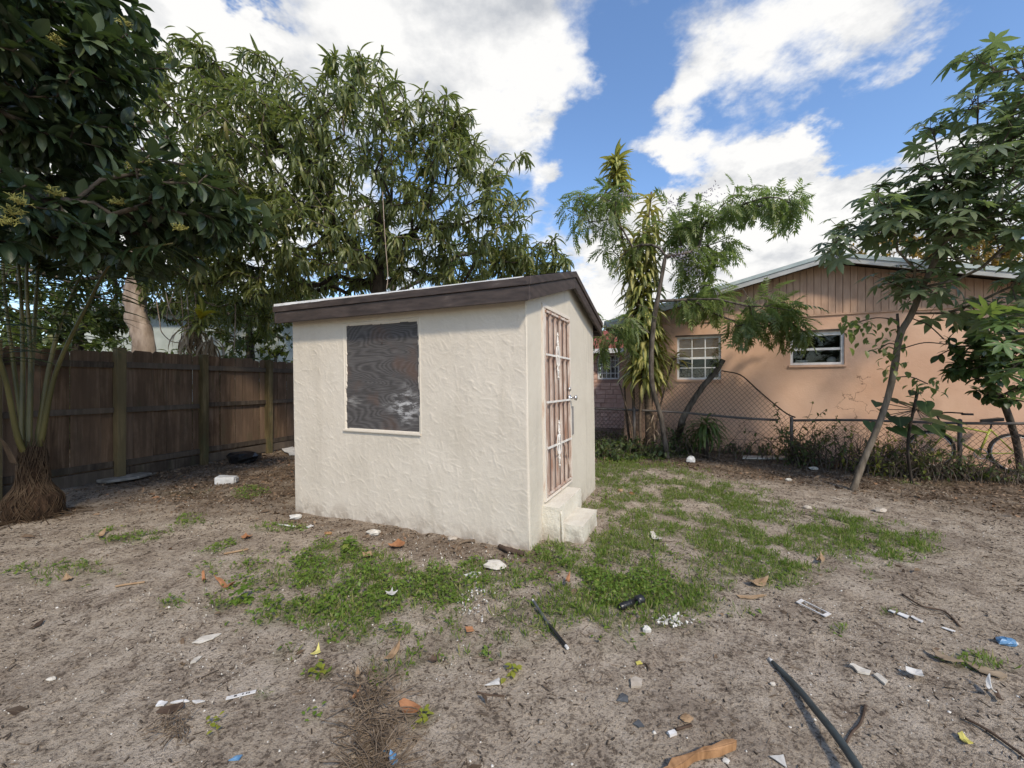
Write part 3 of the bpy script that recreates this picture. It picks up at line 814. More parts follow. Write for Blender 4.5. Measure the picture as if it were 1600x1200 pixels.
M_WIN = simple('white_window_frame', (.64, .64, .63), (.78, .78, .77), .5, 9, (1, 1, 1), .15, .002, .4)
def glass_mat():
    m, nt, b, out = new_mat('window_glass')
    b.inputs['Base Color'].default_value = (.02, .025, .03, 1); b.inputs['Roughness'].default_value = .05; b.inputs['Specular IOR Level'].default_value = .6
    t = nt.nodes.new('ShaderNodeBsdfTransparent'); t.inputs[0].default_value = (.9, .92, .92, 1)
    g = nt.nodes.new('ShaderNodeBsdfGlossy'); g.inputs['Roughness'].default_value = .03; g.inputs[0].default_value = (1, 1, 1, 1)
    fr = nt.nodes.new('ShaderNodeFresnel'); fr.inputs[0].default_value = 1.28
    ms = nt.nodes.new('ShaderNodeMixShader'); nt.links.new(fr.outputs[0], ms.inputs[0]); nt.links.new(t.outputs[0], ms.inputs[1]); nt.links.new(g.outputs[0], ms.inputs[2])
    nt.links.new(ms.outputs[0], out.inputs[0]); return m
M_GLASS = glass_mat()
M_BLIND = simple('brown_paper_blind', (.58, .35, .20), (.70, .45, .27), .85, 7, (1, 1, 3))
M_INT = simple('dim_interior', (.10, .09, .08), (.15, .14, .13), .9, 3)
M_LACE = simple('grey_lace_curtain', (.08, .075, .072), (.36, .345, .33), .9, 26, (1, 1, 1), .3, .004, .1)
M_CHINA = simple('white_glazed_china', (.70, .70, .70), (.78, .78, .78), .25, 5, (1, 1, 1), 0, 0, .5)
RT, RZ, RS = 2.348, 3.93, .245           # ridge: t, height of the wall top under it, slope
def rz(t): return RZ - RS * abs(t - RT)
def wall_holes(mb, t0, t1, z0, z1, n0, n1, holes):
    ts = sorted({t0, t1, *[h[0] for h in holes], *[h[1] for h in holes]}); zs = sorted({z0, z1, *[h[2] for h in holes], *[h[3] for h in holes]})
    pid = {}
    def vid(t, z, n):
        k = (round(t, 5), round(z, 5), n)
        if k not in pid: pid[k] = len(mb.v); mb.v.append(tuple(mb.map(t, n, z)))
        return pid[k]
    solid = lambda i, j: 0 <= i < len(ts) - 1 and 0 <= j < len(zs) - 1 and not any(h[0] <= (ts[i] + ts[i + 1]) / 2 <= h[1] and h[2] <= (zs[j] + zs[j + 1]) / 2 <= h[3] for h in holes)
    for i in range(len(ts) - 1):
        for j in range(len(zs) - 1):
            if not solid(i, j): continue
            a, b, c, d = ts[i], ts[i + 1], zs[j], zs[j + 1]
            for n in (n1, n0): mb.f.append([vid(a, c, n), vid(b, c, n), vid(b, d, n), vid(a, d, n)])
            for (di, dj, p, q) in ((-1, 0, (a, c), (a, d)), (1, 0, (b, c), (b, d)), (0, -1, (a, c), (b, c)), (0, 1, (a, d), (b, d))):
                if not solid(i + di, j + dj): mb.f.append([vid(*p, n0), vid(*q, n0), vid(*q, n1), vid(*p, n1)])
def build_house():
    ho = empty('orange_house', HP(2.3, 0, 0), 'single storey orange stucco house with low gable and pale metal roof behind the wire fence', 'house')
    W1 = (-.429, .475, 1.60, 2.58); W2 = (1.756, 2.66, 1.89, 2.57); T0, T1 = -1.62, 6.3; SZ = 2.91
    m = MB(HP); wall_holes(m, T0, T1, -.2, SZ, -.2, 0.0, [W1, W2]); w = m.build('wall', M_OR, ho)
    m = MB(HP)   # other three walls
    m.box(T0, T0 + .2, -9.8, -.202, -.2, SZ); m.box(T1 - .2, T1, -9.8, -.202, -.2, SZ); m.box(T0, T1, -10, -9.802, -.2, SZ)
    m.add([(T0, -10, SZ), (T1, -10, SZ), (T1, -10, rz(T1)), (RT, -10, RZ), (T0, -10, rz(T0))], [(0, 1, 2, 3, 4)])
    m.build('wall', M_OR, ho)
    m = MB(HP); m.box(T0 + .25, T1 - .25, -1.9, -1.85, .2, 2.9); m.build('inner_wall', M_INT, ho)
    # gable: backing plus separate vertical boards
    m = MB(HP); m.prism([(T0, -.06, SZ), (T1, -.06, SZ), (T1, -.06, rz(T1)), (RT, -.06, RZ), (T0, -.06, rz(T0))], (0, 0.04 * 0 + .0, 0)); 
    m.build('gable_backing', M_SIDGAP, ho)
    t = T0; r = random.Random(8)
    while t < T1 - .02:
        b = min(t + .118, T1); p = r.uniform(0, .005)
        ins = [(t + .004, .012 + p, SZ + .003), (b - .004, .012 + p, SZ + .003)]
        if t < RT < b: ins += [(b - .004, .012 + p, rz(b)), (RT, .012 + p, RZ), (t + .004, .012 + p, rz(t))]
        else: ins += [(b - .004, .012 + p, rz(b)), (t + .004, .012 + p, rz(t))]
        m = MB(HP); m.prism([(x, -.05, z) for x, _, z in ins], (0, .05 + .012 + p, 0)); m.build('siding_board', M_SID, ho)
        t = b
    m = MB(HP); m.box(T0, T1, .0, .026, SZ - .03, SZ); m.build('siding_trim', M_SID, ho)
    # roof with overhang
    ov = .38; roof = None
    for sg in (-1, 1):
        te = (T0 - .40) if sg < 0 else (T1 + .40)
        zt_, ze = RZ + .05, rz(te) + .05
        m = MB(HP); m.prism([(RT, ov, zt_ + .045), (te, ov, ze + .045), (te, ov, ze + .07), (RT, ov, zt_ + .07)], (0, -10.6, 0)); roof = m.build('roof', M_METROOF, ho)
        m = MB(HP); m.prism([(RT, ov - .025, zt_ - .02), (te, ov - .025, ze - .02), (te, ov - .025, ze + .043), (RT, ov - .025, zt_ + .043)], (0, -10.5, 0)); m.build('roof_deck', M_UNDER, ho)
        m = MB(HP); m.prism([(RT + sg * .002, ov - .022, zt_ - .10), (te, ov - .022, ze - .10), (te, ov - .022, ze + .042), (RT + sg * .002, ov - .022, zt_ + .042)], (0, .03, 0)); m.build('barge_board', M_EAVE, ho, bevel=.004)
        m = MB(HP); m.prism([(RT + sg * .003, ov + .010, zt_ + .0), (te, ov + .010, ze + .0), (te, ov + .010, ze + .073), (RT + sg * .003, ov + .010, zt_ + .073)], (0, .015, 0)); m.build('roof_edge', M_METROOF, ho)
        m = MB(HP); m.box(te - .02, te + .012, -10, ov - .03, ze - .10, ze + .04); m.build('eave_board', M_EAVE, ho)
    # windows
    def window(W, cols, rows, fr, head, name='window'):
        t0, t1, z0, z1 = W
        m = MB(HP)
        for q in ((t0, t0 + fr, z0, z1), (t1 - fr, t1, z0, z1), (t0 + fr, t1 - fr, z1 - head, z1), (t0 + fr, t1 - fr, z0, z0 + fr)): m.box(q[0], q[1], -.12, -.035, q[2], q[3])
        f = m.build(name, M_WIN, ho, bevel=.004)
        gt = np.linspace(t0 + fr, t1 - fr, cols + 1); gz = np.linspace(z0 + fr, z1 - head, rows + 1)
        for i in range(cols):
            for j in range(rows):
                m = MB(HP); m.box(gt[i] + .004, gt[i + 1] - .004, -.082, -.077, gz[j] + .004, gz[j + 1] - .004); m.build('pane', M_GLASS, f)
        for x in gt[1:-1]:
            m = MB(HP); m.box(x - .011, x + .011, -.072, -.052, z0 + fr, z1 - head); m.build('muntin', M_WIN, f)
        for k, z in enumerate(gz[1:-1]):
            th = .024 if (k + 1) * 2 == rows else .011
            m = MB(HP); m.box(t0 + fr, t1 - fr, -.073, -.048, z - th, z + th); m.build('sash_rail', M_WIN, f)
        m = MB(HP); m.box(t0 - .03, t1 + .03, -.03, .035, z0 - .045, z0 - .004, .004); m.build('sill', M_OR, f)
        return f
    f1 = window(W1, 3, 4, .045, .05); f2 = window(W2, 1, 2, .05, .085)
    m = MB(HP); m.box(W1[0] + .03, W1[1] - .03, -.135, -.125, (W1[2] + W1[3]) / 2, W1[3] - .03); m.build('paper_blind', M_BLIND, f1)
    m = MB(HP)
    A = np.linspace(W1[0] + .05, W1[1] - .05, 60)
    for k in range(59):
        n0, n1 = -.16 + .02 * math.sin(k * 1.1), -.16 + .02 * math.sin(k * 1.1 + 1.1)
        zt0, zt1 = [W1[2] + .31 + .035 * abs(math.sin(x * 14)) for x in (A[k], A[k + 1])]
        m.add([(A[k], n0, W1[2] + .03), (A[k + 1], n1, W1[2] + .03), (A[k + 1], n1, zt1 - .06), (A[k], n0, zt0 - .06)], [(0, 1, 2, 3)])
    m.build('lace_curtain', M_LACE, f1, True)
    m = MB(HP)   # stucco hood over each window, dark rotten lintel
    for W, n in ((W1, 'lintel'), (W2, 'lintel')):
        m = MB(HP); m.box(W[0] - .03, W[1] + .03, -.03, .014, W[3] + .002, W[3] + .03, .005); m.build('lintel', M_UNDER, ho)
    def bowl(t, n, z, r, name, lab, rows):
        prof = [(r * .45, 0), (r * .8, r * .35), (r, r * .7), (r * .95, r * .7), (r * .75, r * .38), (r * .3, r * .08)] if rows else [(r * .5, 0), (r * .62, r * .25), (r * .9, r * .6), (r * 1.0, r * 1.1), (r * .7, r * 1.6), (r * .35, r * 1.8), (.01, r * 1.85)]
        V = []; k = 16
        for (a, b) in prof:
            for i in range(k): V.append(HP(t + a * math.cos(i / k * 6.2832), n + a * math.sin(i / k * 6.2832), z + b))
        Fs = [(i + j * k, (i + 1) % k + j * k, (i + 1) % k + (j + 1) * k, i + (j + 1) * k) for j in range(len(prof) - 1) for i in range(k)]
        mm = MB(); mm.add(V, Fs); o = mm.build(name, M_CHINA, None, True); tag(o, lab, name.replace('_', ' '))
    m = MB(HP); m.box(W2[0], W2[1], -.45, -.20, W2[2] - .02, W2[2] + .02); m.build('inner_shelf', M_INT, ho)
    bowl(2.0, -.3, W2[2] + .02, .125, 'white_bowl', 'white china bowl seen through the small dark house window', True)
    bowl(2.52, -.3, W2[2] + .02, .085, 'white_jar', 'white rounded jar inside the right end of the small dark window', False)
build_house()

# ------------------------------------------------------------------ far pink stone house with red roof
M_STONE = simple('pink_split_stone', (.56, .345, .265), (.70, .48, .38), .9, 5, (1, 1, 1), .6, .01, .15)
M_MORT = simple('dark_pink_mortar', (.32, .20, .155), (.40, .26, .20), .95, 9)
M_REDR = simple('red_shingle_roof', (.19, .05, .035), (.27, .08, .055), .8, 7, (1, 1, 4), .5, .008, .2)
M_PALEG = simple('pale_green_wall_paint', (.36, .40, .37), (.44, .48, .45), .8, 3)
M_WHITEW = simple('white_wall_paint', (.62, .63, .63), (.72, .73, .73), .8, 3)
def QP(t, n, z):
    p = D2 * 14.0 + NR * t - D2 * n
    return (p[0], p[1], z)
def build_far():
    h = empty('stone_house', QP(-3.4, 0, 0), 'distant pink stone house with red roof glimpsed between the shed and the variegated plants', 'house')
    # wall plane seen at px 940..990 : t from about -3.0 to -1.6
    t0, t1 = -4.6, -.9; w0, w1, z0, z1 = -3.13, -2.40, 1.66, 2.50
    m = MB(QP); wall_holes(m, -7.0, 4.0, -.2, 2.72, -.25, 0, [(w0, w1, z0, z1)]); m.build('wall', M_MORT, h)
    r = random.Random(4); z = .0; 
    while z < 2.68:
        hh = r.uniform(.10, .17); t = t0 + r.uniform(-.2, 0)
        if z + hh > 2.71: hh = 2.71 - z
        while t < t1:
            w = r.uniform(.16, .44); a, b = t + .008, t + w - .008
            for (q0, q1) in (((a, b),) if (z + hh < z0 - .04 or z > z1 + .02 or b < w0 - .03 or a > w1 + .03) else ((a, min(b, w0 - .03)), (max(a, w1 + .03), b))):
                if q1 - q0 > .04:
                    m = MB(QP); m.box(q0, q1, .001, r.uniform(.018, .045), z + .008, z + hh - .008, .006); m.build('stone', M_STONE, h)
            t += w
        z += hh
    m = MB(QP)
    for q in ((w0, w0 + .05, z0, z1), (w1 - .05, w1, z0, z1), (w0 + .05, w1 - .05, z1 - .05, z1), (w0 + .05, w1 - .05, z0, z0 + .05)): m.box(q[0], q[1], -.12, .01, q[2], q[3])
    f = m.build('window', M_WIN, h)
    for x in np.linspace(w0, w1, 6)[1:-1]:
        m = MB(QP); m.box(x - .012, x + .012, -.06, -.03, z0 + .05, z1 - .05); m.build('muntin', M_WIN, f)
    for x in np.linspace(z0, z1, 5)[1:-1]:
        m = MB(QP); m.box(w0 + .05, w1 - .05, -.062, -.028, x - .012, x + .012); m.build('muntin', M_WIN, f)
    m = MB(QP); m.box(w0 + .05, w1 - .05, -.09, -.085, z0 + .05, z1 - .05); m.build('pane', M_GLASS, f)
    m = MB(QP); m.box(w0 + .05, w1 - .05, -.2, -.19, z0 + .05, z1 - .05); m.build('curtain', M_LACE, f)
    m = MB(QP); m.prism([(-7.4, .45, 2.66), (-7.4, -3.2, 3.75), (-7.4, -6.5, 2.66), (-7.4, -6.5, 2.58), (-7.4, -3.2, 3.65), (-7.4, .45, 2.58)], tuple(np.array([11.8, 0, 0]))); m.build('roof', M_REDR, h)
    m = MB(QP); m.box(-7.4, 4.4, .452, .475, 2.52, 2.675); m.build('fascia', M_WIN, h)
    # pale green building beyond the board fence
    g = empty('pale_green_building', (-9.5, 15, 0), 'pale grey-green building behind the board fence at the left', 'building')
    m = MB(); m.box(-16.5, -8.6, 15, 21, -.2, 4.2); m.build('wall', M_PALEG, g)
    m = MB(); m.prism([(-17, 14.5, 4.1), (-17, 18, 5.1), (-17, 21.5, 4.1)], (9.0, 0, 0)); m.build('roof', M_ROOFG, g)
    b = empty('white_building', (-10.2, 19, 0), 'white building with dark window glimpsed between fence and shed eave', 'building')
    m = MB(); m.box(-13.4, -7.2, 19, 25, -.2, 4.4); m.build('wall', M_WHITEW, b)
    m = MB(); m.box(-10.55, -10.0, 18.96, 19.0, 2.9, 4.0); f = m.build('window', M_WIN, b)
    m = MB(); m.box(-10.48, -10.07, 18.93, 18.962, 2.97, 3.93); m.build('pane', M_GREYP, f)
    m = MB(); m.prism([(-13.8, 18.5, 4.3), (-13.8, 22, 5.4), (-13.8, 25.5, 4.3)], (7.0, 0, 0)); m.build('roof', M_ROOFG, b)
build_far()

# ------------------------------------------------------------------ chain-link fence (right, rusty)
M_RUSTW = simple('rusty_wire', (.045, .03, .022), (.11, .075, .056), .75, 12, (1, 1, 1), .2, .001, .3)
M_RAILM = simple('weathered_steel_pipe', (.06, .05, .043), (.13, .112, .10), .6, 8, (1, 1, 1), .2, .002, .4)
LO = np.array([5.35, 7.8])
def LP(t, n, z):
    p = LO + NR * t - D2 * n
    return (p[0], p[1], z)
def rail_z(t):
    return float(np.interp(t, [-5.5, -3.63, -2.0, -.6, 0, 1.2, 3.1, 6], [.98, .945, .89, .82, .80, .84, .865, .90])) + .012 * math.sin(t * 2.1)
def build_wire():
    fe = empty('chain_link_fence', LP(0, 0, 0), 'low rusty chain link fence with a bulging torn section in front of the orange house', 'fence')
    T = np.arange(-5.5, 6.01, .25)
    for a, b in ((-5.5, -.02), (.02, 6.0)):
        tt = np.arange(a, b + .01, .24); m = MB(); m.tube([LP(t, .0, rail_z(t)) for t in tt], .023, 8); m.build('rail', M_RAILM, fe, True)
    for t in (-5.4, -2.9, 0.0, 2.35, 4.8):
        m = MB(); m.tube([LP(t, .035, -.15), LP(t, .035, rail_z(t) + .06), LP(t, .035, rail_z(t) + .075)], [.03, .03, .012], 10); m.build('post', M_RAILM, fe, True)
    # woven wires: each runs up and down in a zigzag and hooks its neighbour
    P0 = []; P1 = []; p = .046; hz = .050
    for i, t in enumerate(np.arange(-5.4, 5.9, p)):
        zt_ = rail_z(t); nzs = int(zt_ / hz)
        pts = []
        for k in range(nzs + 1):
            x = t + (p * .52 if ((k + i) % 2) else -p * .52) ; sag = .02 * float(fbm(np.array([t * 1.3]), np.array([k * hz * 2.0]), 8, 2)[0])
            pts.append(LP(x, -.03 + sag + (.003 if i % 2 else -.003), .0 + k * hz))
        P0 += pts[:-1]; P1 += pts[1:]
    V, Q = seg_prisms(np.array(P0), np.array(P1), .0030, 3)
    o = add('wire_mesh', mesh_np('wire_mesh', V, [Q], M_RUSTW), fe); o['kind'] = 'stuff'
    # torn, bowed sheet standing above the rail against the wall
    top = [(-2.95, 1.38), (-2.45, 1.48), (-1.75, 1.53), (-1.2, 1.78), (-.85, 1.69), (-.55, 1.40), (-.3, 1.15), (-.05, .92), (.1, .84)]
    tx, tz = zip(*top)
    P0 = []; P1 = []
    def bow(t, z):
        zt_ = float(np.interp(t, tx, tz)); v = (z - .8) / max(.05, zt_ - .8)
        skew = .22 * v * (1 - .4 * v)
        return LP(t + skew * .6 - .05, -.06 - .34 * v + .05 * math.sin(t * 4), z)
    for i, t in enumerate(np.arange(-2.95, .08, p)):
        zt_ = float(np.interp(t, tx, tz)) + .03 * math.sin(t * 9); n = max(2, int((zt_ - rail_z(t)) / hz)); pts = []
        for k in range(n + 1): pts.append(bow(t + (p * .52 if (k + i) % 2 else -p * .52), rail_z(t) + k * hz))
        P0 += pts[:-1]; P1 += pts[1:]
    V, Q = seg_prisms(np.array(P0), np.array(P1), .0036, 3)
    o = add('torn_wire_mesh', mesh_np('torn_wire_mesh', V, [Q], M_RUSTW), fe); o['kind'] = 'stuff'
    m = MB(); m.tube(smooth_path([bow(t, z) for t, z in top[3:]], 5), .014, 6, True, .3); m.build('torn_edge_wire', M_RUSTW, fe)
    m = MB(); m.tube([LP(t, -.03, .45 - .07 * math.sin((t + 2.4) * .8)) for t in np.arange(-3, .1, .2)], .004, 4); m.build('tension_wire', M_RUSTW, fe)
build_wire()
# ------------------------------------------------------------------ foliage tools
def leaf_strip(segs, width, droop, fold=.12, twist=0.0, tipw=0.0, peak=.45):
    """blade along +Y, length 1; three verts per station (left, midrib, right)"""
    V = []; UV = []; Fs = []
    ang = 0.0; y = z = 0.0
    for i in range(segs + 1):
        t = i / segs
        if i: ang = -droop * t; y += math.cos(ang) / segs; z += math.sin(ang) / segs
        w = width * .5 * (max(0.0, math.sin(math.pi * t ** (math.log(.5) / math.log(peak)))) ** .8 if 0 < t < 1 else 0)
        w = max(w, width * (.04 if t < .5 else tipw * .5))
        f = fold * w * 2
        V += [(-w, y, z + f), (0, y, z), (w, y, z + f)]
        UV += [(0, t), (.5, t), (1, t)]
    for i in range(segs):
        a = i * 3
        Fs += [(a, a + 1, a + 4, a + 3), (a + 1, a + 2, a + 5, a + 4)]
    return np.array(V, float), np.array(Fs), np.array(UV, float)
def leaf_palm(lobes=7, spread=125, depth=.42, droop=.35, petiole=.0):
    V = [(0, 0, 0)]; UV = [(.5, 0)]; Fs = []
    an = np.linspace(-spread, spread, lobes)
    half = R(an[1] - an[0]) / 2
    def P(a, r): return (r * math.sin(a), r * math.cos(a), -droop * r * r * .6 + .02)
    prev = None
    for k, a in enumerate(an):
        a = R(a); Lr = 1.0 - .38 * (abs(an[k]) / spread) ** 1.5
        vl = P(a - half, depth * Lr); 
        i = len(V)
        m1 = P(a, .52 * Lr); m1 = (m1[0], m1[1], m1[2] - .03)
        V += [vl, P(a - half * .62, .62 * Lr), P(a, Lr), P(a + half * .62, .62 * Lr), P(a + half, depth * Lr), m1]
        UV += [(.15, .4), (0, .6), (.5, 1), (1, .6), (.85, .4), (.5, .5)]
        Fs += [(0, i, i + 5), (i, i + 1, i + 5), (i + 1, i + 2, i + 5), (i + 2, i + 3, i + 5), (i + 3, i + 4, i + 5), (0, i + 5, i + 4)]
    V = np.array(V, float)
    # lift the blade off its stalk
    V[:, 1] += .0
    return V, np.array(Fs), np.array(UV, float)
def leaf_pinnate(pairs=8, sub=5, droop=.8, seed=0):
    """twice-divided feathery leaf along +Y, length 1"""
    r = np.random.default_rng(seed); V = []; Fs = []; UV = []
    def rach(t): 
        a = -droop * t; return np.array([0, t * math.cos(a * .6), t * math.sin(a * .6)])
    def leaflet(p, d, n, L, w):
        s = np.cross(d, n); i = len(V)
        for q, uv in ((p, (.5, 0)), (p + d * L * .4 + s * w, (0, .4)), (p + d * L - n * L * .15, (.5, 1)), (p + d * L * .4 - s * w, (1, .4))): V.append(tuple(q)); UV.append(uv)
        Fs.extend([(i, i + 1, i + 2), (i, i + 2, i + 3)])
    st = [rach(t) for t in np.linspace(0, 1, 6)]
    for a, b in zip(st[:-1], st[1:]):
        i = len(V); V.extend([tuple(a + (-.006, 0, 0)), tuple(a + (.006, 0, 0)), tuple(b + (.006, 0, 0)), tuple(b + (-.006, 0, 0))]); UV.extend([(.5, .1)] * 4); Fs.extend([(i, i + 1, i + 2), (i, i + 2, i + 3)])
    for k in range(pairs):
        t = .16 + .80 * k / (pairs - 1); p = rach(t); Lp = .46 * (1 - .65 * t) + .05
        for sg in (-1, 1):
            d = np.array([sg * math.cos(.55 + .35 * t), math.sin(.55 + .35 * t), -.28 + r.uniform(-.12, .05)]); d /= np.linalg.norm(d)
            n = np.array([0, .1, 1.0]); ns = sub if Lp > .16 else 3
            for j in range(ns):
                u = (j + .6) / ns; q = p + d * Lp * u - np.array([0, 0, .10 * u * u * Lp])
                for s2 in (-1, 1):
                    dd = d * .62 + s2 * np.cross(d, n) * .75; dd[2] -= .18; dd /= np.linalg.norm(dd)
                    leaflet(q, dd, n, Lp * .42 * (1 - .35 * u) + .03, .030)
            leaflet(p + d * Lp, d, n, Lp * .36, .028)
    leaflet(rach(1), np.array([0, .9, -.4]), np.array([0, .4, .9]), .16, .03)
    return np.array(V), np.array(Fs), np.array(UV)

def leaf_once(pairs=7, droop=.9, seed=0, L=.31, w=.105):
    """feathery leaf: pairs of pointed leaflets along a bending midrib"""
    r = np.random.default_rng(seed); V = []; Fs = []; UV = []
    def rach(t):
        a = droop * t * .55; return np.array([0, t * math.cos(a), -t * math.sin(a)])
    def leaflet(p, d, l):
        n = np.array([0, .15, 1.0]); s = np.cross(d, n); s /= np.linalg.norm(s); i = len(V); ww = w * l / L * .5
        for q, uv in ((p, (.5, 0)), (p + d * l * .38 + s * ww + (0, 0, .012), (0, .4)), (p + d * l * .42 - (0, 0, .006), (.5, .4)), (p + d * l * .38 - s * ww + (0, 0, .012), (1, .4)), (p + d * l - np.array([0, 0, .22 * l]), (.5, 1))): V.append(tuple(q)); UV.append(uv)
        Fs.extend([(i, i + 1, i + 2), (i, i + 2, i + 3), (i + 1, i + 4, i + 2), (i + 2, i + 4, i + 3)])
    st = [rach(t) for t in np.linspace(0, .97, 5)]
    for a, b in zip(st[:-1], st[1:]):
        i = len(V); V.extend([tuple(a + (-.008, 0, 0)), tuple(a + (.008, 0, 0)), tuple(b + (.006, 0, 0)), tuple(b + (-.006, 0, 0))]); UV.extend([(.3, .1)] * 4); Fs.extend([(i, i + 1, i + 2), (i, i + 2, i + 3)])
    for k in range(pairs):
        t = .22 + .74 * k / (pairs - 1)
        for sg in (-1, 1):
            d = np.array([sg * (.85 - .2 * t), .45 + .25 * t, -.30 + r.uniform(-.2, .1)]); d /= np.linalg.norm(d); leaflet(rach(t), d, L * (1 - .45 * abs(t - .5)) * r.uniform(.85, 1.12))
    d = np.array([0, .85, -.5]); d /= np.linalg.norm(d); leaflet(rach(.97), d, L * .9)
    return np.array(V), np.array(Fs), np.array(UV)
def frames(dirs, ups):
    y = dirs / (np.linalg.norm(dirs, axis=1)[:, None] + 1e-9)
    x = np.cross(y, ups); x /= np.linalg.norm(x, axis=1)[:, None] + 1e-9
    z = np.cross(x, y)
    return np.stack([x, y, z], 2)          # columns
def instance(tmpl, pos, Rm, sc):
    V, Fs, UV = tmpl; n = len(pos); k = len(V)
    P = np.einsum('nij,kj->nki', Rm, V) * sc[:, None, None] + pos[:, None, :]
    Fa = (Fs[None] + (np.arange(n) * k)[:, None, None]).reshape(-1, Fs.shape[1])
    return P.reshape(-1, 3), Fa, np.tile(UV, (n, 1))
def px_of(p):
    y = np.maximum(p[:, 1], .05)
    return 800 + p[:, 0] / y * F, 600 - (p[:, 2] - CAM_H) / y * F
def put_leaves(parent, tmpls, pos, dirs, ups, sc, mat, name='leaf', singles=300, crown='crown', which=None):
    """the leaves that show largest are objects of their own, the others one crown"""
    pos = np.asarray(pos, float); dirs = np.asarray(dirs, float); ups = np.asarray(ups, float); sc = np.asarray(sc, float)
    n = len(pos); which = rng.integers(0, len(tmpls), n) if which is None else which
    Rm = frames(dirs, ups)
    px, py = px_of(pos); d = np.linalg.norm(pos - np.array([0, 0, CAM_H]), axis=1)
    vis = (px > 0) & (px < 1600) & (py > 0) & (py < 1200)
    score = sc / d * vis
    order = np.argsort(-score); single = np.zeros(n, bool)
    if singles: single[order[:singles]] = True
    single &= vis
    loc = Vector(parent.location)
    Ti = Matrix.Translation(-loc)
    for k, T in enumerate(tmpls):
        sel = single & (which == k)
        if sel.any():
            me = mesh_np(name, T[0], [T[1]], mat, uv=T[2], smooth=True)
            for i in np.nonzero(sel)[0]:
                o = bpy.data.objects.new(name, me)
                COL.objects.link(o); o.parent = parent; o.matrix_parent_inverse = Ti
                M = Matrix(Rm[i].tolist()).to_4x4() @ Matrix.Scale(float(sc[i]), 4)
                M.translation = Vector(pos[i].tolist()); o.matrix_basis = M
    Vs = []; Fs = []; Us = []; off = 0
    for k, T in enumerate(tmpls):
        sel = ~single & (which == k)
        if not sel.any(): continue
        V, Fa, U = instance(T, pos[sel], Rm[sel], sc[sel])
        Vs.append(V); Fs.append(Fa + off); Us.append(U); off += len(V)
    if Vs:
        byk = {}
        for f in Fs: byk.setdefault(f.shape[1], []).append(f)
        o = add(crown, mesh_np(crown, np.concatenate(Vs), [np.concatenate(v) for v in byk.values()], mat, uv=np.concatenate(Us), smooth=True), parent)
        o['kind'] = 'stuff'
        return o

def blob_points(blobs, seed, shell=.45):
    """blobs: (centre xyz, radii xyz, count)"""
    r = np.random.default_rng(seed); out = []
    for c, rad, n in blobs:
        d = r.normal(size=(n, 3)); d /= np.linalg.norm(d, axis=1)[:, None]
        q = (shell + (1 - shell) * r.random(n)) ** .7
        out.append(np.array(c) + d * q[:, None] * np.array(rad) * r.uniform(.82, 1.08, (n, 1)))
    return np.concatenate(out)
def B(px, py, Y, rx, ry, rz_, n):
    """blob centred where the photo shows it at distance Y; rx, rz in photo px, ry in metres"""
    s = Y / F
    return (at(px, py, Y), (rx * s, ry, rz_ * s), n)
def grow(trunk, targets, seed=0, step=.3, k=.35, sag=.05, from_frac=.5):
    r = np.random.default_rng(seed)
    tr = smooth_path(trunk, 6); n0 = len(tr)
    cap = n0 + len(targets) * 14 + 10
    N = np.zeros((cap, 3)); par = np.full(cap, -1); pl = np.zeros(cap)
    N[:n0] = tr; par[1:n0] = np.arange(n0 - 1)
    for i in range(1, n0): pl[i] = pl[i - 1] + np.linalg.norm(tr[i] - tr[i - 1])
    lo = int(n0 * from_frac); pl[:lo] += 50
    cnt = n0
    d0 = np.min(np.linalg.norm(targets[:, None] - tr[None, lo:], axis=2), axis=1)
    tips = []
    for ti in np.argsort(d0):
        t = targets[ti]
        dd = np.linalg.norm(N[:cnt] - t, axis=1)
        i = int(np.argmin(dd + k * pl[:cnt])); d = dd[i]
        m = min(12, max(1, int(d / step))); last = i
        a = N[i].copy(); off = r.normal(size=3) * d * .10
        for j in range(1, m + 1):
            s = j / m
            p = a + (t - a) * s + off * math.sin(math.pi * s); p[2] += -sag * d * math.sin(math.pi * s) * 1.0 + .10 * d * math.sin(math.pi * s)
            N[cnt] = p; par[cnt] = last; pl[cnt] = pl[last] + d / m; last = cnt; cnt += 1
        tips.append(last)
    N = N[:cnt]; par = par[:cnt]
    c = np.zeros(cnt); c[tips] = 1
    for i in range(cnt - 1, 0, -1): c[par[i]] += c[i]
    return N, par, c, np.array(tips), n0
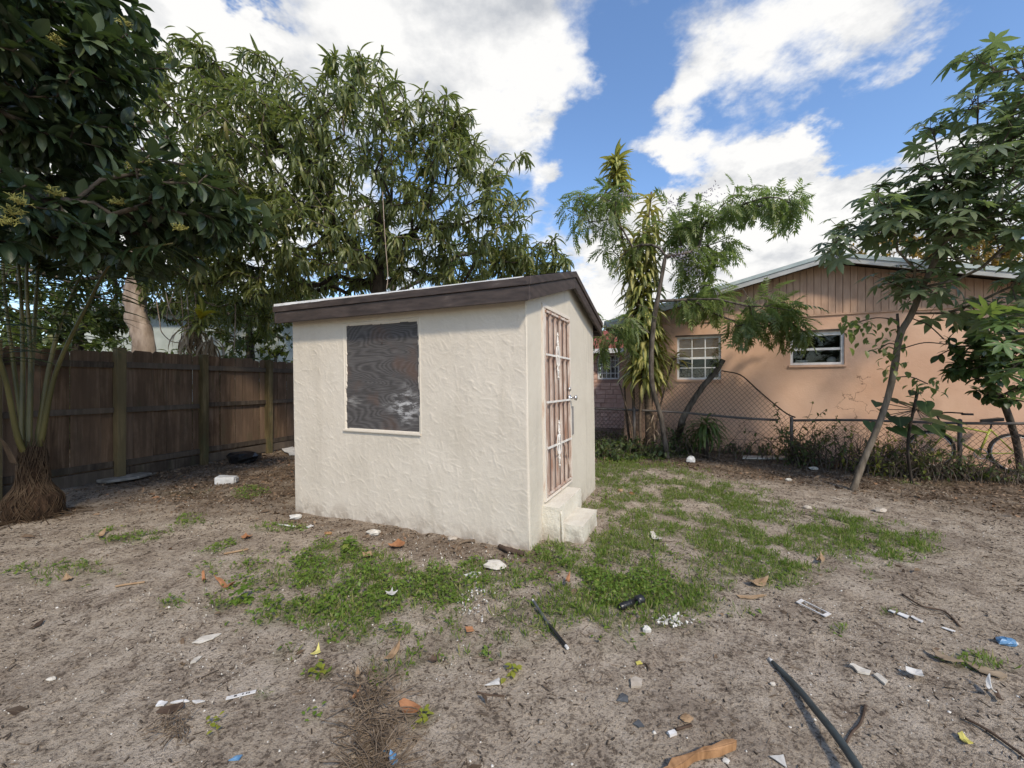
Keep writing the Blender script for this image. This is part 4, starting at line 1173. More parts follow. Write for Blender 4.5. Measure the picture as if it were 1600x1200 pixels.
def tree_wood(parent, N, par, c, n0, r_tip, r_base, mat, twig_mat=None, limbs=6, power=.5, trunk_name='trunk', rough=.1, sides=12):
    tot = max(c[0], 1)
    rad = r_tip + (r_base - r_tip) * (np.maximum(c, 1) / tot) ** power
    rad[:n0] = np.maximum(rad[:n0], r_base * np.linspace(1.12, .55, n0)); rad[0] *= 1.25
    ch = {}
    for i in range(1, len(N)): ch.setdefault(par[i], []).append(i)
    chains = []; stack = [(0, None)]
    while stack:
        i, p = stack.pop()
        cur = [p] if p is not None else []
        while True:
            cur.append(i); kids = ch.get(i, [])
            if not kids: break
            m = (i + 1) if (i + 1 < n0 and i + 1 in kids) else max(kids, key=lambda q: c[q])
            for q in kids:
                if q != m: stack.append((q, i))
            i = m
        chains.append(cur)
    chains.sort(key=lambda q: -c[q[1] if len(q) > 1 else q[0]])
    main = chains[0]
    # trunk
    m = MB(); m.tube(N[main], rad[main], sides, True, rough); m.build(trunk_name, mat, parent, True)
    limbs_ = [q for q in chains[1:]][:limbs]; rest = chains[1 + limbs:]
    for q in limbs_:
        rr = rad[q].copy(); rr[0] = rr[1]
        m = MB(); m.tube(N[q], rr, 8, True, rough * .7); m.build('branch', mat, parent, True)
    m = MB()
    for q in rest:
        if len(q) < 2: continue
        rr = rad[q].copy(); rr[0] = rr[1]
        m.tube(N[q], rr, 4 if rr[1] > .012 else 3, False)
    if m.v:
        o = m.build('twigs', twig_mat or mat, parent, True); o['kind'] = 'stuff'
def whorls(N, par, tips, per, spread, droop, seed, back=2, size=(.2, .28), extra=.4):
    """leaves spiralling round the last bit of every twig"""
    r = np.random.default_rng(seed); P = []; Dd = []; U = []; S_ = []
    for t in tips:
        a = N[t]; b = N[par[t]]; ax = a - b; ax /= np.linalg.norm(ax) + 1e-9
        ax = ax + r.normal(size=3) * .15; ax /= np.linalg.norm(ax)
        s1 = np.cross(ax, [0.3, .2, 1.0]); s1 /= np.linalg.norm(s1) + 1e-9; s2 = np.cross(ax, s1)
        n = int(r.integers(per[0], per[1] + 1)); ph = r.uniform(0, 6.28)
        for j in range(n):
            u = j / n; an = ph + j * 2.4
            sp = spread * (.45 + .75 * u) + r.normal() * .12
            d = ax * math.cos(sp) + (s1 * math.cos(an) + s2 * math.sin(an)) * math.sin(sp)
            d[2] -= droop * r.uniform(.5, 1.3)
            base = a - (a - b) * u * extra * r.uniform(.5, 1.2)
            P.append(base); Dd.append(d / np.linalg.norm(d)); up = np.array([0, 0, 1.0]) + r.normal(size=3) * .28 + ax * .25
            U.append(up); S_.append(r.uniform(*size))
    return np.array(P), np.array(Dd), np.array(U), np.array(S_)

M_BARK = simple('grey_brown_bark', (.045, .036, .028), (.13, .11, .09), .9, 6, (3, 3, .8), .8, .012, .15, c3=(.20, .175, .15))
M_BARKL = simple('light_tan_bark', (.10, .08, .06), (.20, .165, .125), .9, 6, (3, 3, .8), .6, .008, .15, c3=(.27, .235, .19))
M_BARKD = simple('dark_bark', (.025, .020, .016), (.07, .056, .044), .9, 6, (3, 3, .8), .8, .012, .15)
M_BARKP = simple('pale_smooth_bark', (.20, .15, .115), (.36, .29, .235), .85, 3, (2.5, 2.5, .8), .6, .012, .2, c3=(.46, .40, .34))
M_TWIG = simple('brown_twigs', (.05, .04, .03), (.12, .095, .07), .9, 9, (1, 1, 1), .2, .002)
M_AVO = leaf_mat('avocado_leaf', [(0, (.030, .050, .026)), (.35, (.046, .072, .036)), (.7, (.068, .098, .046)), (1, (.10, .128, .060))], (.10, .16, .03), .16, .38, (.10, .14, .06), spec=.45)
M_MANGO = leaf_mat('mango_leaf', [(0, (.060, .080, .026)), (.3, (.100, .122, .038)), (.6, (.138, .158, .050)), (.85, (.16, .188, .065)), (.94, (.22, .22, .08)), (1, (.27, .23, .085))], (.28, .34, .07), .32, .36, (.30, .32, .16), spec=.5)
M_PALM = leaf_mat('palm_leaflet', [(0, (.022, .038, .014)), (1, (.05, .072, .024))], (.10, .15, .03), .2, .42, None)
M_DRAC = leaf_mat('striped_dracaena_leaf', [(0, (.06, .095, .026)), (.6, (.095, .135, .036)), (1, (.14, .165, .05))], (.44, .44, .08), .34, .40, None, stripe=(.50, .48, .16))
M_DRACY = leaf_mat('yellowed_dracaena_leaf', [(0, (.09, .12, .03)), (.5, (.22, .23, .06)), (1, (.34, .30, .12))], (.5, .46, .10), .35, .42, None, stripe=(.56, .52, .22))
M_DRY = leaf_mat('dry_tan_leaf', [(0, (.20, .14, .085)), (.5, (.32, .24, .16)), (1, (.45, .36, .26))], (.4, .3, .18), .2, .7, (.3, .22, .14))
M_CHINA_T = leaf_mat('chinaberry_leaf', [(0, (.07, .10, .034)), (.4, (.112, .148, .048)), (.8, (.16, .19, .062)), (1, (.23, .235, .08))], (.30, .42, .10), .36, .42, None, spec=.4)
M_CAST = leaf_mat('lobed_leaf', [(0, (.068, .095, .052)), (.4, (.105, .136, .074)), (.8, (.145, .178, .095)), (1, (.19, .21, .11))], (.26, .36, .11), .36, .42, (.15, .20, .10), ribw=.05, spec=.45)
M_ROUND = leaf_mat('round_dark_leaf', [(0, (.026, .050, .018)), (.6, (.045, .080, .028)), (1, (.075, .11, .035))], (.14, .24, .04), .25, .42, (.12, .16, .06))
M_BGL = leaf_mat('background_leaf', [(0, (.030, .050, .016)), (.4, (.055, .082, .024)), (.8, (.085, .11, .03)), (1, (.14, .14, .045))], (.22, .28, .05), .3, .45, None)
M_BGY = leaf_mat('autumn_leaf', [(0, (.12, .10, .03)), (.4, (.24, .16, .04)), (.8, (.33, .21, .05)), (1, (.36, .26, .08))], (.5, .34, .06), .35, .5, None)
M_FLOWER = simple('yellow_green_blossom', (.24, .23, .06), (.40, .36, .10), .8, 20)
M_LILAC = simple('pale_lilac_blossom', (.34, .31, .36), (.50, .47, .52), .8, 30)
# ------------------------------------------------------------------ trees
def G3(px, py, dz=0.0):
    g = gp(px, py); return np.array([g[0], g[1], Hs(*g) + dz])

def build_mango():
    base = np.array([-2.55, 9.1, -.1])
    t = empty('mango_tree', base, 'big mango tree with long drooping leaves spreading behind the shed roof', 'tree')
    trunk = [base, base + (.05, -.1, 1.2), at(590, 440, 8.9), at(600, 395, 8.6), at(592, 340, 8.3)]
    blobs = [B(560, 215, 7.7, 150, 1.7, 115, 150), B(420, 240, 7.3, 130, 1.6, 115, 140), B(300, 200, 7.2, 110, 1.4, 110, 110), B(700, 270, 7.9, 105, 1.4, 95, 95),
             B(330, 330, 6.9, 130, 1.3, 80, 110), B(470, 350, 7.0, 110, 1.2, 80, 90), B(780, 340, 8.0, 80, 1.1, 75, 60), B(620, 360, 8.1, 120, 1.4, 70, 80),
             B(300, 110, 7.6, 70, 1.1, 45, 40), B(560, 125, 7.9, 70, .9, 38, 34), B(690, 190, 8.0, 60, .8, 45, 26), B(840, 400, 8.3, 55, .8, 38, 34), B(420, 480, 9.9, 60, .7, 50, 44), B(350, 465, 9.6, 70, .7, 50, 50), B(270, 445, 9.6, 50, .6, 45, 34), B(260, 400, 7.4, 90, 1.2, 55, 60), B(400, 425, 7.6, 100, 1.2, 45, 60), B(725, 215, 8.0, 45, .6, 45, 14),
             B(820, 245, 8.2, 14, .3, 10, 2), B(690, 400, 9.0, 120, .7, 45, 50), B(830, 410, 8.8, 60, .6, 35, 24), B(540, 430, 9.2, 110, .7, 35, 34), B(400, 120, 7.9, 60, .7, 30, 20), B(500, 300, 9.6, 260, 1.2, 130, 110), B(740, 425, 8.6, 90, .8, 30, 34)]
    pts = blob_points(blobs, 21, .35)
    N, par, c, tips, n0 = grow(trunk, pts, 3, .26, .30, .02, .45)
    tree_wood(t, N, par, c, n0, .006, .17, M_BARKD, M_TWIG, 12, .55)
    P, D, U, Sz = whorls(N, par, tips, (11, 17), 1.2, .40, 5, size=(.17, .36), extra=1.4)
    T = [leaf_strip(6, .155, 1.3, .3), leaf_strip(6, .14, 1.9, .3), leaf_strip(6, .165, .8, .32)]
    put_leaves(t, T, P, D, U, Sz, M_MANGO)
build_mango()

def build_avocado():
    base = np.array([-5.9, 2.9, -.1])
    t = empty('avocado_tree', base, 'dark broad leaved avocado tree with yellow blossom overhanging the upper left corner', 'tree')
    trunk = [base, base + (.1, .1, 1.3), base + (.35, .3, 2.6), base + (.5, .6, 4.0), base + (.6, .9, 5.2)]
    blobs = [B(70, 120, 4.3, 150, 1.2, 150, 130), B(130, 250, 4.6, 90, .9, 100, 80), B(290, 315, 4.5, 120, .7, 62, 70), B(60, 340, 3.8, 85, .7, 62, 60), B(160, 60, 5.0, 80, .9, 90, 60),
             B(200, 370, 4.7, 110, .7, 50, 50), B(20, 30, 3.8, 110, .9, 100, 60), B(60, 210, 5.4, 140, .8, 150, 80), B(370, 350, 4.8, 50, .5, 32, 14), B(110, 390, 5.2, 120, .7, 40, 40),
             ((-4.1, 1.5, 5.0), (1.9, 1.3, .9), 170), ((-5.6, 2.4, 4.6), (1.2, 1.3, 1.3), 60), ((-6.8, 4.2, 5.0), (1.6, 1.6, 1.5), 70)]  # first lobe is unseen, added and enlarged to shade the palm and fence
    pts = blob_points(blobs, 22, .35)
    N, par, c, tips, n0 = grow(trunk, pts, 4, .25, .3, .03, .4)
    tree_wood(t, N, par, c, n0, .006, .17, M_BARKD, M_TWIG, 8, .55)
    P, D, U, Sz = whorls(N, par, tips, (8, 13), 1.1, .38, 6, size=(.15, .25), extra=1.0)
    T = [leaf_strip(5, .40, .5, .16, peak=.52), leaf_strip(5, .36, .9, .2, peak=.5), leaf_strip(5, .44, .25, .12, peak=.5)]
    put_leaves(t, T, P, D, U, Sz, M_AVO)
    # blossom panicles on the outer twigs
    r = np.random.default_rng(9)
    for (px, py, Y) in [(182, 318, 3.9), (232, 258, 4.0), (292, 276, 4.0), (178, 312, 4.3), (20, 335, 3.3), (12, 350, 3.2), (85, 65, 3.8), (195, 40, 4.3), (280, 360, 4.1), (30, 318, 3.2), (210, 262, 4.0), (88, 305, 3.6)]:
        p0 = at(px, py, Y); A = []; Bq = []
        for k in range(26):
            d = r.normal(size=3); d[2] = abs(d[2]) * .9 + .2; d /= np.linalg.norm(d); q = p0 + d * r.uniform(.03, .075); A.append(p0); Bq.append(q)
            for j in range(3):
                e = q + r.normal(size=3) * .014; A.append(q); Bq.append(e)
        V, Q = seg_prisms(A, Bq, r.uniform(.0018, .0042, len(A)), 3)
        add('blossom', mesh_np('blossom', V, [Q], M_FLOWER), t)
build_avocado()

def build_palm():
    base = G3(52, 806); base[2] -= .05
    t = empty('coconut_palm', base, 'young coconut palm with bulging brown base and yellow-green stalks in front of the board fence', 'palm')
    m = MB(); zs = np.linspace(0, 1.0, 16)
    prof = np.interp(zs, [0, .10, .22, .32, .42, .50, .58, .75, 1.0], [.235, .262, .27, .25, .19, .145, .135, .125, .10])
    m.tube([base + (.01 * math.sin(z * 7), 0, z * .86) for z in zs], prof * .88 * (1 + .05 * np.sin(zs * 60)), 18, True, .10)
    m.build('trunk', simple('fibrous_palm_base', (.022, .014, .009), (.070, .043, .027), .95, 9, (3, 3, .7), 1.0, .02, .1, c3=(.12, .08, .055)), t, True)
    M_SH = simple('brown_palm_sheath', (.045, .029, .018), (.115, .078, .048), .9, 8, (1, 1, .5), .6, .006, .15)
    M_ST = simple('yellow_green_stalk', (.062, .055, .016), (.12, .10, .03), .5, 3, (1, 1, .6), .15, .002, .4)
    r = np.random.default_rng(3)
    A = []; Bq = []          # coir fibres wrapped round the base
    for k in range(520):
        an = r.uniform(0, 6.28); z0 = r.uniform(.02, .80); p = None
        for j in range(5):
            z = z0 + .045 * j + r.normal() * .008; a_ = an + .09 * j * (1 if k % 2 else -1); rr = .895 * float(np.interp(z / .86, [0, .10, .22, .32, .42, .50, .58, .75, 1.0], [.235, .262, .27, .25, .19, .145, .135, .125, .10])) + .006 + abs(r.normal()) * .006
            q = base + (rr * math.cos(a_), rr * math.sin(a_), z)
            if p is not None: A.append(p); Bq.append(q)
            p = q
    for k in range(90):
        an = r.uniform(0, 6.28); p = base + (.24 * math.cos(an), .24 * math.sin(an), r.uniform(.05, .12)); d_ = r.uniform(.30, .48); A.append(p); Bq.append(base + (d_ * math.cos(an + r.normal() * .3), d_ * math.sin(an + r.normal() * .3), .06))
    V, Q = seg_prisms(np.array(A), np.array(Bq), r.uniform(.0022, .005, len(A)), 3)
    o = add('fibres', mesh_np('fibres', V, [Q], M_SH), t); o['kind'] = 'stuff'
    for k in range(2):     # torn sheath flaps
        an = r.uniform(0, 6.28); m = MB(); z0 = r.uniform(.15, .8); rr = float(np.interp(z0, [0, .3, .8], [.26, .2, .13]))
        p0 = base + (rr * math.cos(an), rr * math.sin(an), z0); d = np.array([math.cos(an), math.sin(an), .0]); s = np.array([-math.sin(an), math.cos(an), 0]); w = .07
        m.prism([p0 - s * w, p0 + s * w, p0 + s * w * .5 + d * .06 + (0, 0, .22), p0 - s * w * .2 + d * .1 + (0, 0, .3)], tuple(d * .008)); m.build('sheath', M_SH, t)
    top = base + (0, 0, .82)
    # stalk paths in photo pixels with distance
    fr = [[(35, 690, 4.6), (36, 560, 4.75), (30, 430, 5.0), (10, 300, 5.3), (-60, 210, 5.6)],
          [(46, 690, 4.6), (48, 560, 4.75), (42, 420, 4.95), (60, 300, 5.3), (130, 230, 5.7)],
          [(58, 690, 4.7), (80, 560, 4.8), (108, 470, 4.9), (160, 380, 5.1), (250, 330, 5.3)],
          [(64, 690, 4.65), (88, 580, 4.6), (135, 480, 4.5), (185, 400, 4.3), (270, 380, 4.2)],
          [(30, 690, 4.5), (5, 580, 4.3), (-40, 470, 4.0), (-110, 380, 3.7), (-220, 340, 3.4)],
          [(44, 690, 4.75), (52, 540, 5.1), (66, 380, 5.4), (110, 250, 5.6), (190, 180, 5.9)],
          [(40, 690, 4.75), (20, 560, 5.2), (5, 420, 5.6), (10, 300, 6.0), (40, 220, 6.4)]]
    LT = leaf_strip(4, .055, .7, .3, peak=.35)
    for kk, f in enumerate(fr):
        path = smooth_path([top + (0, 0, -.1)] + [at(*q) for q in f], 8)
        fw = np.linspace(0, 1, len(path)); rad = np.interp(fw, [0, .15, .5, 1], [.042, .030, .018, .006])
        m = MB(); m.tube(path, rad, 8, True); st = m.build('frond_stalk', M_ST, t, True)
        # leaflets both sides beyond 45 % of the stalk
        P = []; D = []; U = []; Sz = []
        cum = np.concatenate([[0], np.cumsum(np.linalg.norm(np.diff(path, axis=0), axis=1))]); Lt = cum[-1]
        for u in np.arange(.42, .995, .016):
            i = np.searchsorted(cum, u * Lt) - 1; i = max(0, min(i, len(path) - 2)); q = path[i] + (path[i + 1] - path[i]) * ((u * Lt - cum[i]) / (cum[i + 1] - cum[i]))
            ax = path[i + 1] - path[i]; ax /= np.linalg.norm(ax); s = np.cross(ax, [0, 0, 1.0]); s /= np.linalg.norm(s) + 1e-9
            for sg in (-1, 1):
                d = ax * .55 + s * sg * .8 + np.array([0, 0, -.25 + r.normal() * .15]); P.append(q); D.append(d); U.append(np.array([0, 0, 1.0]) + r.normal(size=3) * .2); Sz.append(.62 * (1 - .5 * abs(u - .6)) * r.uniform(.8, 1.1))
        Rm = frames(np.array(D), np.array(U)); V, Fa, UV = instance(LT, np.array(P), Rm, np.array(Sz))
        o = add('leaflets', mesh_np('leaflets', V, [Fa], M_PALM, uv=UV, smooth=True), st); o['kind'] = 'stuff'
build_palm()

def build_beige_trunk():
    base = np.array([(222 - 800) / F * 9.4, 9.4, -.1])
    t = empty('smooth_barked_tree', base, 'pale beige fluted trunk of a tree rising just beyond the board fence', 'tree')
    trunk = [base, at(226, 545, 9.4), at(216, 500, 9.4), at(212, 460, 9.4), at(218, 430, 9.4), at(210, 380, 9.3)]
    pts = blob_points([B(180, 340, 9.6, 150, 1.5, 80, 60), B(300, 380, 9.3, 80, 1.0, 50, 40), B(90, 420, 10, 100, 1.3, 60, 50), B(230, 250, 10, 150, 1.5, 110, 60)], 31, .3)
    N, par, c, tips, n0 = grow(trunk, pts, 5, .3, .3, .0, .65)
    tree_wood(t, N, par, c, n0, .008, .20, M_BARKP, M_TWIG, 6, .5, rough=.26, sides=16)
    P, D, U, Sz = whorls(N, par, tips, (10, 15), 1.1, .4, 8, size=(.18, .30), extra=1.0)
    put_leaves(t, [leaf_strip(4, .26, .8, .2)], P, D, U, Sz, M_BGL, singles=0)
build_beige_trunk()

def bg_tree(name, label, px, base_y, Y, blobs, mat, size, per, seed, r_base=.12, tmpl=None, bark=None, up=.5):
    base = np.array([(px - 800) / F * Y, Y, -.1])
    t = empty(name, base, label, 'tree' if 'tree' in name else 'shrub')
    pts = blob_points(blobs, seed, .3); cz = np.mean(pts[:, 2]); cx = np.mean(pts[:, :2], axis=0)
    trunk = [base, base * .8 + np.array([cx[0], cx[1], cz]) * .2, base * .45 + np.array([cx[0], cx[1], cz]) * .55, np.array([cx[0], cx[1], cz])]
    N, par, c, tips, n0 = grow(trunk, pts, seed, .35, .3, .0, .4)
    tree_wood(t, N, par, c, n0, .007, r_base, bark or M_BARK, M_TWIG, 4, .5)
    P, D, U, Sz = whorls(N, par, tips, per, 1.15, .35, seed, size=size, extra=1.2)
    put_leaves(t, tmpl or [leaf_strip(3, .34, .5, .15)], P, D, U, Sz, mat, singles=0)
    return t
bg_tree('background_tree', 'leafy green tree beyond the board fence just left of the shed eave', 400, 540, 13.5, [B(390, 500, 13, 75, 1.2, 50, 90), B(330, 440, 13, 90, 1.4, 50, 70), B(440, 465, 13, 60, 1.2, 50, 60)], M_BGL, (.14, .24), (12, 18), 41)
bg_tree('background_tree', 'dense green tree beyond the fence behind the coconut palm stalks', 110, 520, 12.5, [B(110, 505, 12, 110, 1.2, 45, 110), B(30, 470, 12, 80, 1.2, 70, 90), B(290, 480, 12.5, 60, 1.0, 40, 50), B(170, 480, 12.0, 60, .9, 60, 70)], M_BGL, (.16, .26), (12, 18), 42)
bg_tree('background_tree', 'yellow and orange leaved tree standing behind the right side of the orange house roof', 1500, 400, 21, [B(1500, 400, 20.5, 110, 2.0, 42, 90), B(1390, 395, 20.5, 80, 1.8, 34, 60), B(1590, 380, 20.5, 70, 2.0, 50, 60), B(1680, 360, 20.5, 80, 2.0, 60, 40)], M_BGY, (.20, .34), (14, 20), 43, .2)
bg_tree('background_tree', 'mid green tree behind the mango seen through its lower branches', 640, 450, 15, [B(560, 420, 14.5, 90, 1.5, 50, 50), B(760, 410, 15, 90, 1.5, 50, 45), B(480, 440, 14.5, 60, 1.5, 40, 30)], M_BGL, (.2, .32), (12, 18), 44)
bg_tree('yellow_shrub', 'bright yellow-green shrub peeping over the fence beside the shed corner', 435, 548, 10.4, [B(432, 545, 10.3, 26, .3, 10, 22)], leaf_mat('lime_leaf', [(0, (.12, .17, .02)), (1, (.28, .30, .05))], (.4, .45, .05), .35, .45, None), (.08, .14), (10, 14), 45, .03)

def strap_plant(parent, axis_pts, n, L, droop, spread, mat, seed, width=.11, top=True, singles=300, crown='crown', lo=0.0, tm=None):
    r = np.random.default_rng(seed); path = smooth_path(axis_pts, 8); P = []; D = []; U = []; Sz = []
    for k in range(n):
        u = lo + (1 - lo) * (k + r.random()) / n; x = u * (len(path) - 1); i = min(int(x), len(path) - 2); p = path[i] + (path[i + 1] - path[i]) * (x - i)
        ax = path[min(i + 1, len(path) - 1)] - path[i]; ax /= np.linalg.norm(ax)
        an = k * 2.4 + r.normal() * .3; s1 = np.cross(ax, [1, .2, 0.1]); s1 /= np.linalg.norm(s1); s2 = np.cross(ax, s1)
        sp = spread * (1 - .75 * max(0, (u - .88) / .12) * top) + r.normal() * .18
        d = ax * math.cos(sp) + (s1 * math.cos(an) + s2 * math.sin(an)) * math.sin(sp)
        P.append(p); D.append(d); U.append(np.array([0, 0, 1.0]) + d * [0.4, .4, 0] * 0 + r.normal(size=3) * .1); Sz.append(L * r.uniform(.75, 1.15))
    T = tm or [leaf_strip(7, width, droop, .18, peak=.42), leaf_strip(7, width * .95, droop * 1.35, .2, peak=.42), leaf_strip(7, width * 1.05, droop * .7, .15, peak=.42)]
    put_leaves(parent, T, P, D, U, Sz, mat, singles=singles, crown=crown)

def build_dracaena():
    b = G3(1012, 706)
    t = empty('dracaena_clump', b, 'tall clump of yellow striped dracaena canes with drooping strap leaves between shed and orange house', 'plant')
    Yb = b[1]
    M_CANE = simple('tan_dracaena_cane', (.07, .05, .035), (.17, .125, .09), .9, 9, (1, 1, 6), .5, .006, .15)
    canes = [([(1016, 708, Yb), (1013, 640, Yb), (1010, 560, Yb), (1000, 480, Yb - .1), (985, 440, Yb)], .085), ([(994, 700, Yb + .1), (990, 640, Yb + .1), (988, 560, Yb + .1), (985, 450, Yb + .1), (965, 330, Yb + .1), (963, 250, Yb)], .035),
             ([(1002, 704, Yb - .1), (1000, 650, Yb - .1), (1005, 560, Yb - .1), (1012, 470, Yb - .05), (1010, 380, Yb), (1018, 300, Yb)], .032), ([(1024, 708, Yb), (1028, 650, Yb), (1050, 570, Yb - .1), (1056, 560, Yb - .1)], .022),
             ([(984, 692, Yb + .3), (978, 640, Yb + .3), (975, 590, Yb + .3)], .028), ([(1007, 700, Yb + .3), (1015, 650, Yb + .25), (1024, 590, Yb + .2)], .03), ([(990, 700, Yb - .05), (985, 660, Yb), (968, 600, Yb)], .02)]
    for pts, rad in canes:
        m = MB(); path = smooth_path([at(*q) for q in pts], 6); m.tube(path, np.linspace(rad * 1.1, rad * .7, len(path)), 9, True, .12); m.build('cane', M_CANE, t, True)
    C = lambda L_: [at(*q) for q in L_]
    strap_plant(t, C([(1008, 590, Yb - .1), (1008, 520, Yb - .1), (1006, 455, Yb)]), 250, .74, 1.7, 1.35, M_DRAC, 61, .145, True, 130, 'crown')
    strap_plant(t, C([(1012, 600, Yb - .25), (1010, 540, Yb - .2), (1008, 470, Yb - .15)]), 80, .66, 1.8, 1.3, M_DRACY, 69, .16, False, 60, 'yellow_crown')
    strap_plant(t, C([(1000, 520, Yb - .15), (1003, 440, Yb - .1), (1004, 360, Yb - .1)]), 110, .60, 1.8, 1.3, M_DRAC, 59, .15, False, 0, 'mid_crown')
    strap_plant(t, C([(1000, 470, Yb), (985, 420, Yb), (990, 370, Yb)]), 90, .58, 1.8, 1.3, M_DRACY, 62, .15, True, 40, 'yellow_crown')
    strap_plant(t, C([(1012, 440, Yb), (1012, 380, Yb), (1018, 310, Yb)]), 130, .58, 1.8, 1.3, M_DRACY, 63, .14, True, 50, 'yellow_crown')
    strap_plant(t, C([(968, 320, Yb + .05), (965, 280, Yb), (962, 250, Yb)]), 130, .46, 1.5, 1.15, M_DRAC, 64, .20, False, 60, 'top_crown')
    strap_plant(t, C([(964, 262, Yb), (962, 248, Yb)]), 26, .38, .9, .8, M_DRAC, 60, .20, True, 20, 'top_crown')
    strap_plant(t, C([(968, 330, Yb + .05), (966, 300, Yb)]), 40, .45, 1.9, 1.5, M_DRACY, 65, .17, False, 20, 'yellow_crown')
    strap_plant(t, C([(1054, 575, Yb - .1), (1056, 550, Yb - .1)]), 22, .42, 1.2, 1.2, M_DRACY, 66, .14, True, 10, 'yellow_crown')
    strap_plant(t, C([(1026, 600, Yb + .1), (1028, 540, Yb + .1)]), 50, .5, 1.7, 1.3, M_DRAC, 67, .12, True, 0, 'rear_crown')
    strap_plant(t, C([(1020, 700, Yb - .2), (1022, 640, Yb - .1)]), 26, .35, 1.5, 1.6, M_DRY, 68, .07, False, 0, 'dry_leaves')
build_dracaena()

def build_chinaberry():
    b = G3(1043, 716)
    t = empty('chinaberry_tree', b, 'slender chinaberry tree with feathery leaves and lilac blossom growing through the striped dracaena', 'tree')
    Y = b[1] - .05
    trunk = [b - (0, 0, .05), at(1033, 655, Y), at(1019, 601, Y - .1), at(1018, 548, Y - .15), at(1022, 500, Y - .2), at(1030, 455, Y - .2), at(1040, 400, Y - .1)]
    blobs = [B(1190, 310, 8.2, 62, .6, 26, 26), B(1120, 325, 8.3, 50, .6, 20, 14), B(1225, 325, 8.1, 25, .4, 26, 9), B(1075, 345, 8.5, 45, .6, 30, 20), B(945, 320, 8.6, 45, .6, 50, 24), B(900, 325, 8.4, 22, .3, 40, 8), B(975, 380, 8.9, 40, .5, 50, 12),
             B(1085, 440, 8.5, 45, .6, 45, 18), B(1110, 465, 8.0, 50, .6, 35, 17), B(1210, 480, 7.6, 48, .6, 34, 30), B(1165, 500, 7.7, 40, .5, 25, 14), B(985, 505, 8.0, 40, .3, 40, 12), B(950, 530, 8.2, 20, .3, 30, 7), B(1090, 400, 8.3, 40, .5, 30, 14), B(1130, 380, 8.2, 40, .4, 20, 8),
             B(1060, 360, 8.6, 90, .5, 30, 16), B(1005, 395, 8.9, 50, .4, 50, 8), B(1240, 520, 7.5, 18, .3, 18, 8)]
    pts = blob_points(blobs, 23, .25)
    N, par, c, tips, n0 = grow(trunk, pts, 6, .22, .30, .03, .5)
    tree_wood(t, N, par, c, n0, .005, .048, M_BARK, M_TWIG, 10, .5)
    P, D, U, Sz = whorls(N, par, tips, (3, 6), 1.15, .45, 9, size=(.28, .44), extra=.9)
    T = [leaf_once(7, .9, 1), leaf_once(8, 1.4, 2), leaf_once(6, .6, 3, .34)]
    put_leaves(t, T, P, D, U, Sz, M_CHINA_T)
    # lilac flower sprays
    r = np.random.default_rng(5)
    for px, py in ((1066, 405), (1075, 420), (1085, 398), (1055, 320), (975, 305), (1058, 395), (1092, 425), (1110, 300)):
        p0 = at(px, py, 8.0); A = []; Bq = []
        for k in range(40):
            q = p0 + r.normal(size=3) * (.11, .08, .07); A.append(q); Bq.append(q + r.normal(size=3) * .022)
        V, Q = seg_prisms(A, Bq, .008, 4); add('blossom', mesh_np('blossom', V, [Q], M_LILAC), t)
    # bare leaning limb, broken at the top
    g = G3(1062, 694); s = empty('bare_leaning_limb', g, 'bare dark limb leaning right from the dracaena clump to the house window', 'tree limb')
    path = smooth_path([g - (0, 0, .05), at(1064, 665, 8.7), at(1075, 640, 8.6), at(1098, 605, 8.45), at(1118, 582, 8.35), at(1130, 562, 8.3)], 5)
    m = MB(); m.tube(path, np.interp(np.linspace(0, 1, len(path)), [0, .4, 1], [.075, .06, .05]), 10, True, .16); m.build('trunk', M_BARK, s, True)
    P, D, U, Sz = [], [], [], []
    for k in range(26):
        P.append(at(1118 + r.uniform(-4, 8), 568 - r.uniform(0, 22), 8.3)); D.append(r.normal(size=3) + (0, -.3, .4)); U.append((0, 0, 1)); Sz.append(r.uniform(.1, .2))
    put_leaves(s, [leaf_once(5, .9, 4)], P, D, U, Sz, M_CHINA_T, singles=0, crown='sprouts')
build_chinaberry()

def build_small_dracaena():
    g = G3(1103, 716); t = empty('spiky_plant', g, 'small dracaena with a fountain of narrow leaves in front of the wire fence', 'plant')
    m = MB(); m.tube([g - (0, 0, .05), g + (.01, 0, .25), g + (0, 0, .62)], [.05, .045, .04], 8, True, .15); m.build('stem', M_BARKD, t, True)
    strap_plant(t, [g + (0, 0, .42), g + (0, 0, .62), g + (0, 0, .74)], 110, .56, 1.75, 1.15, leaf_mat('narrow_green_leaf', [(0, (.045, .08, .022)), (.7, (.08, .125, .035)), (1, (.14, .17, .06))], (.25, .32, .06), .3, .42, None), 71, .075, True, 110)
build_small_dracaena()

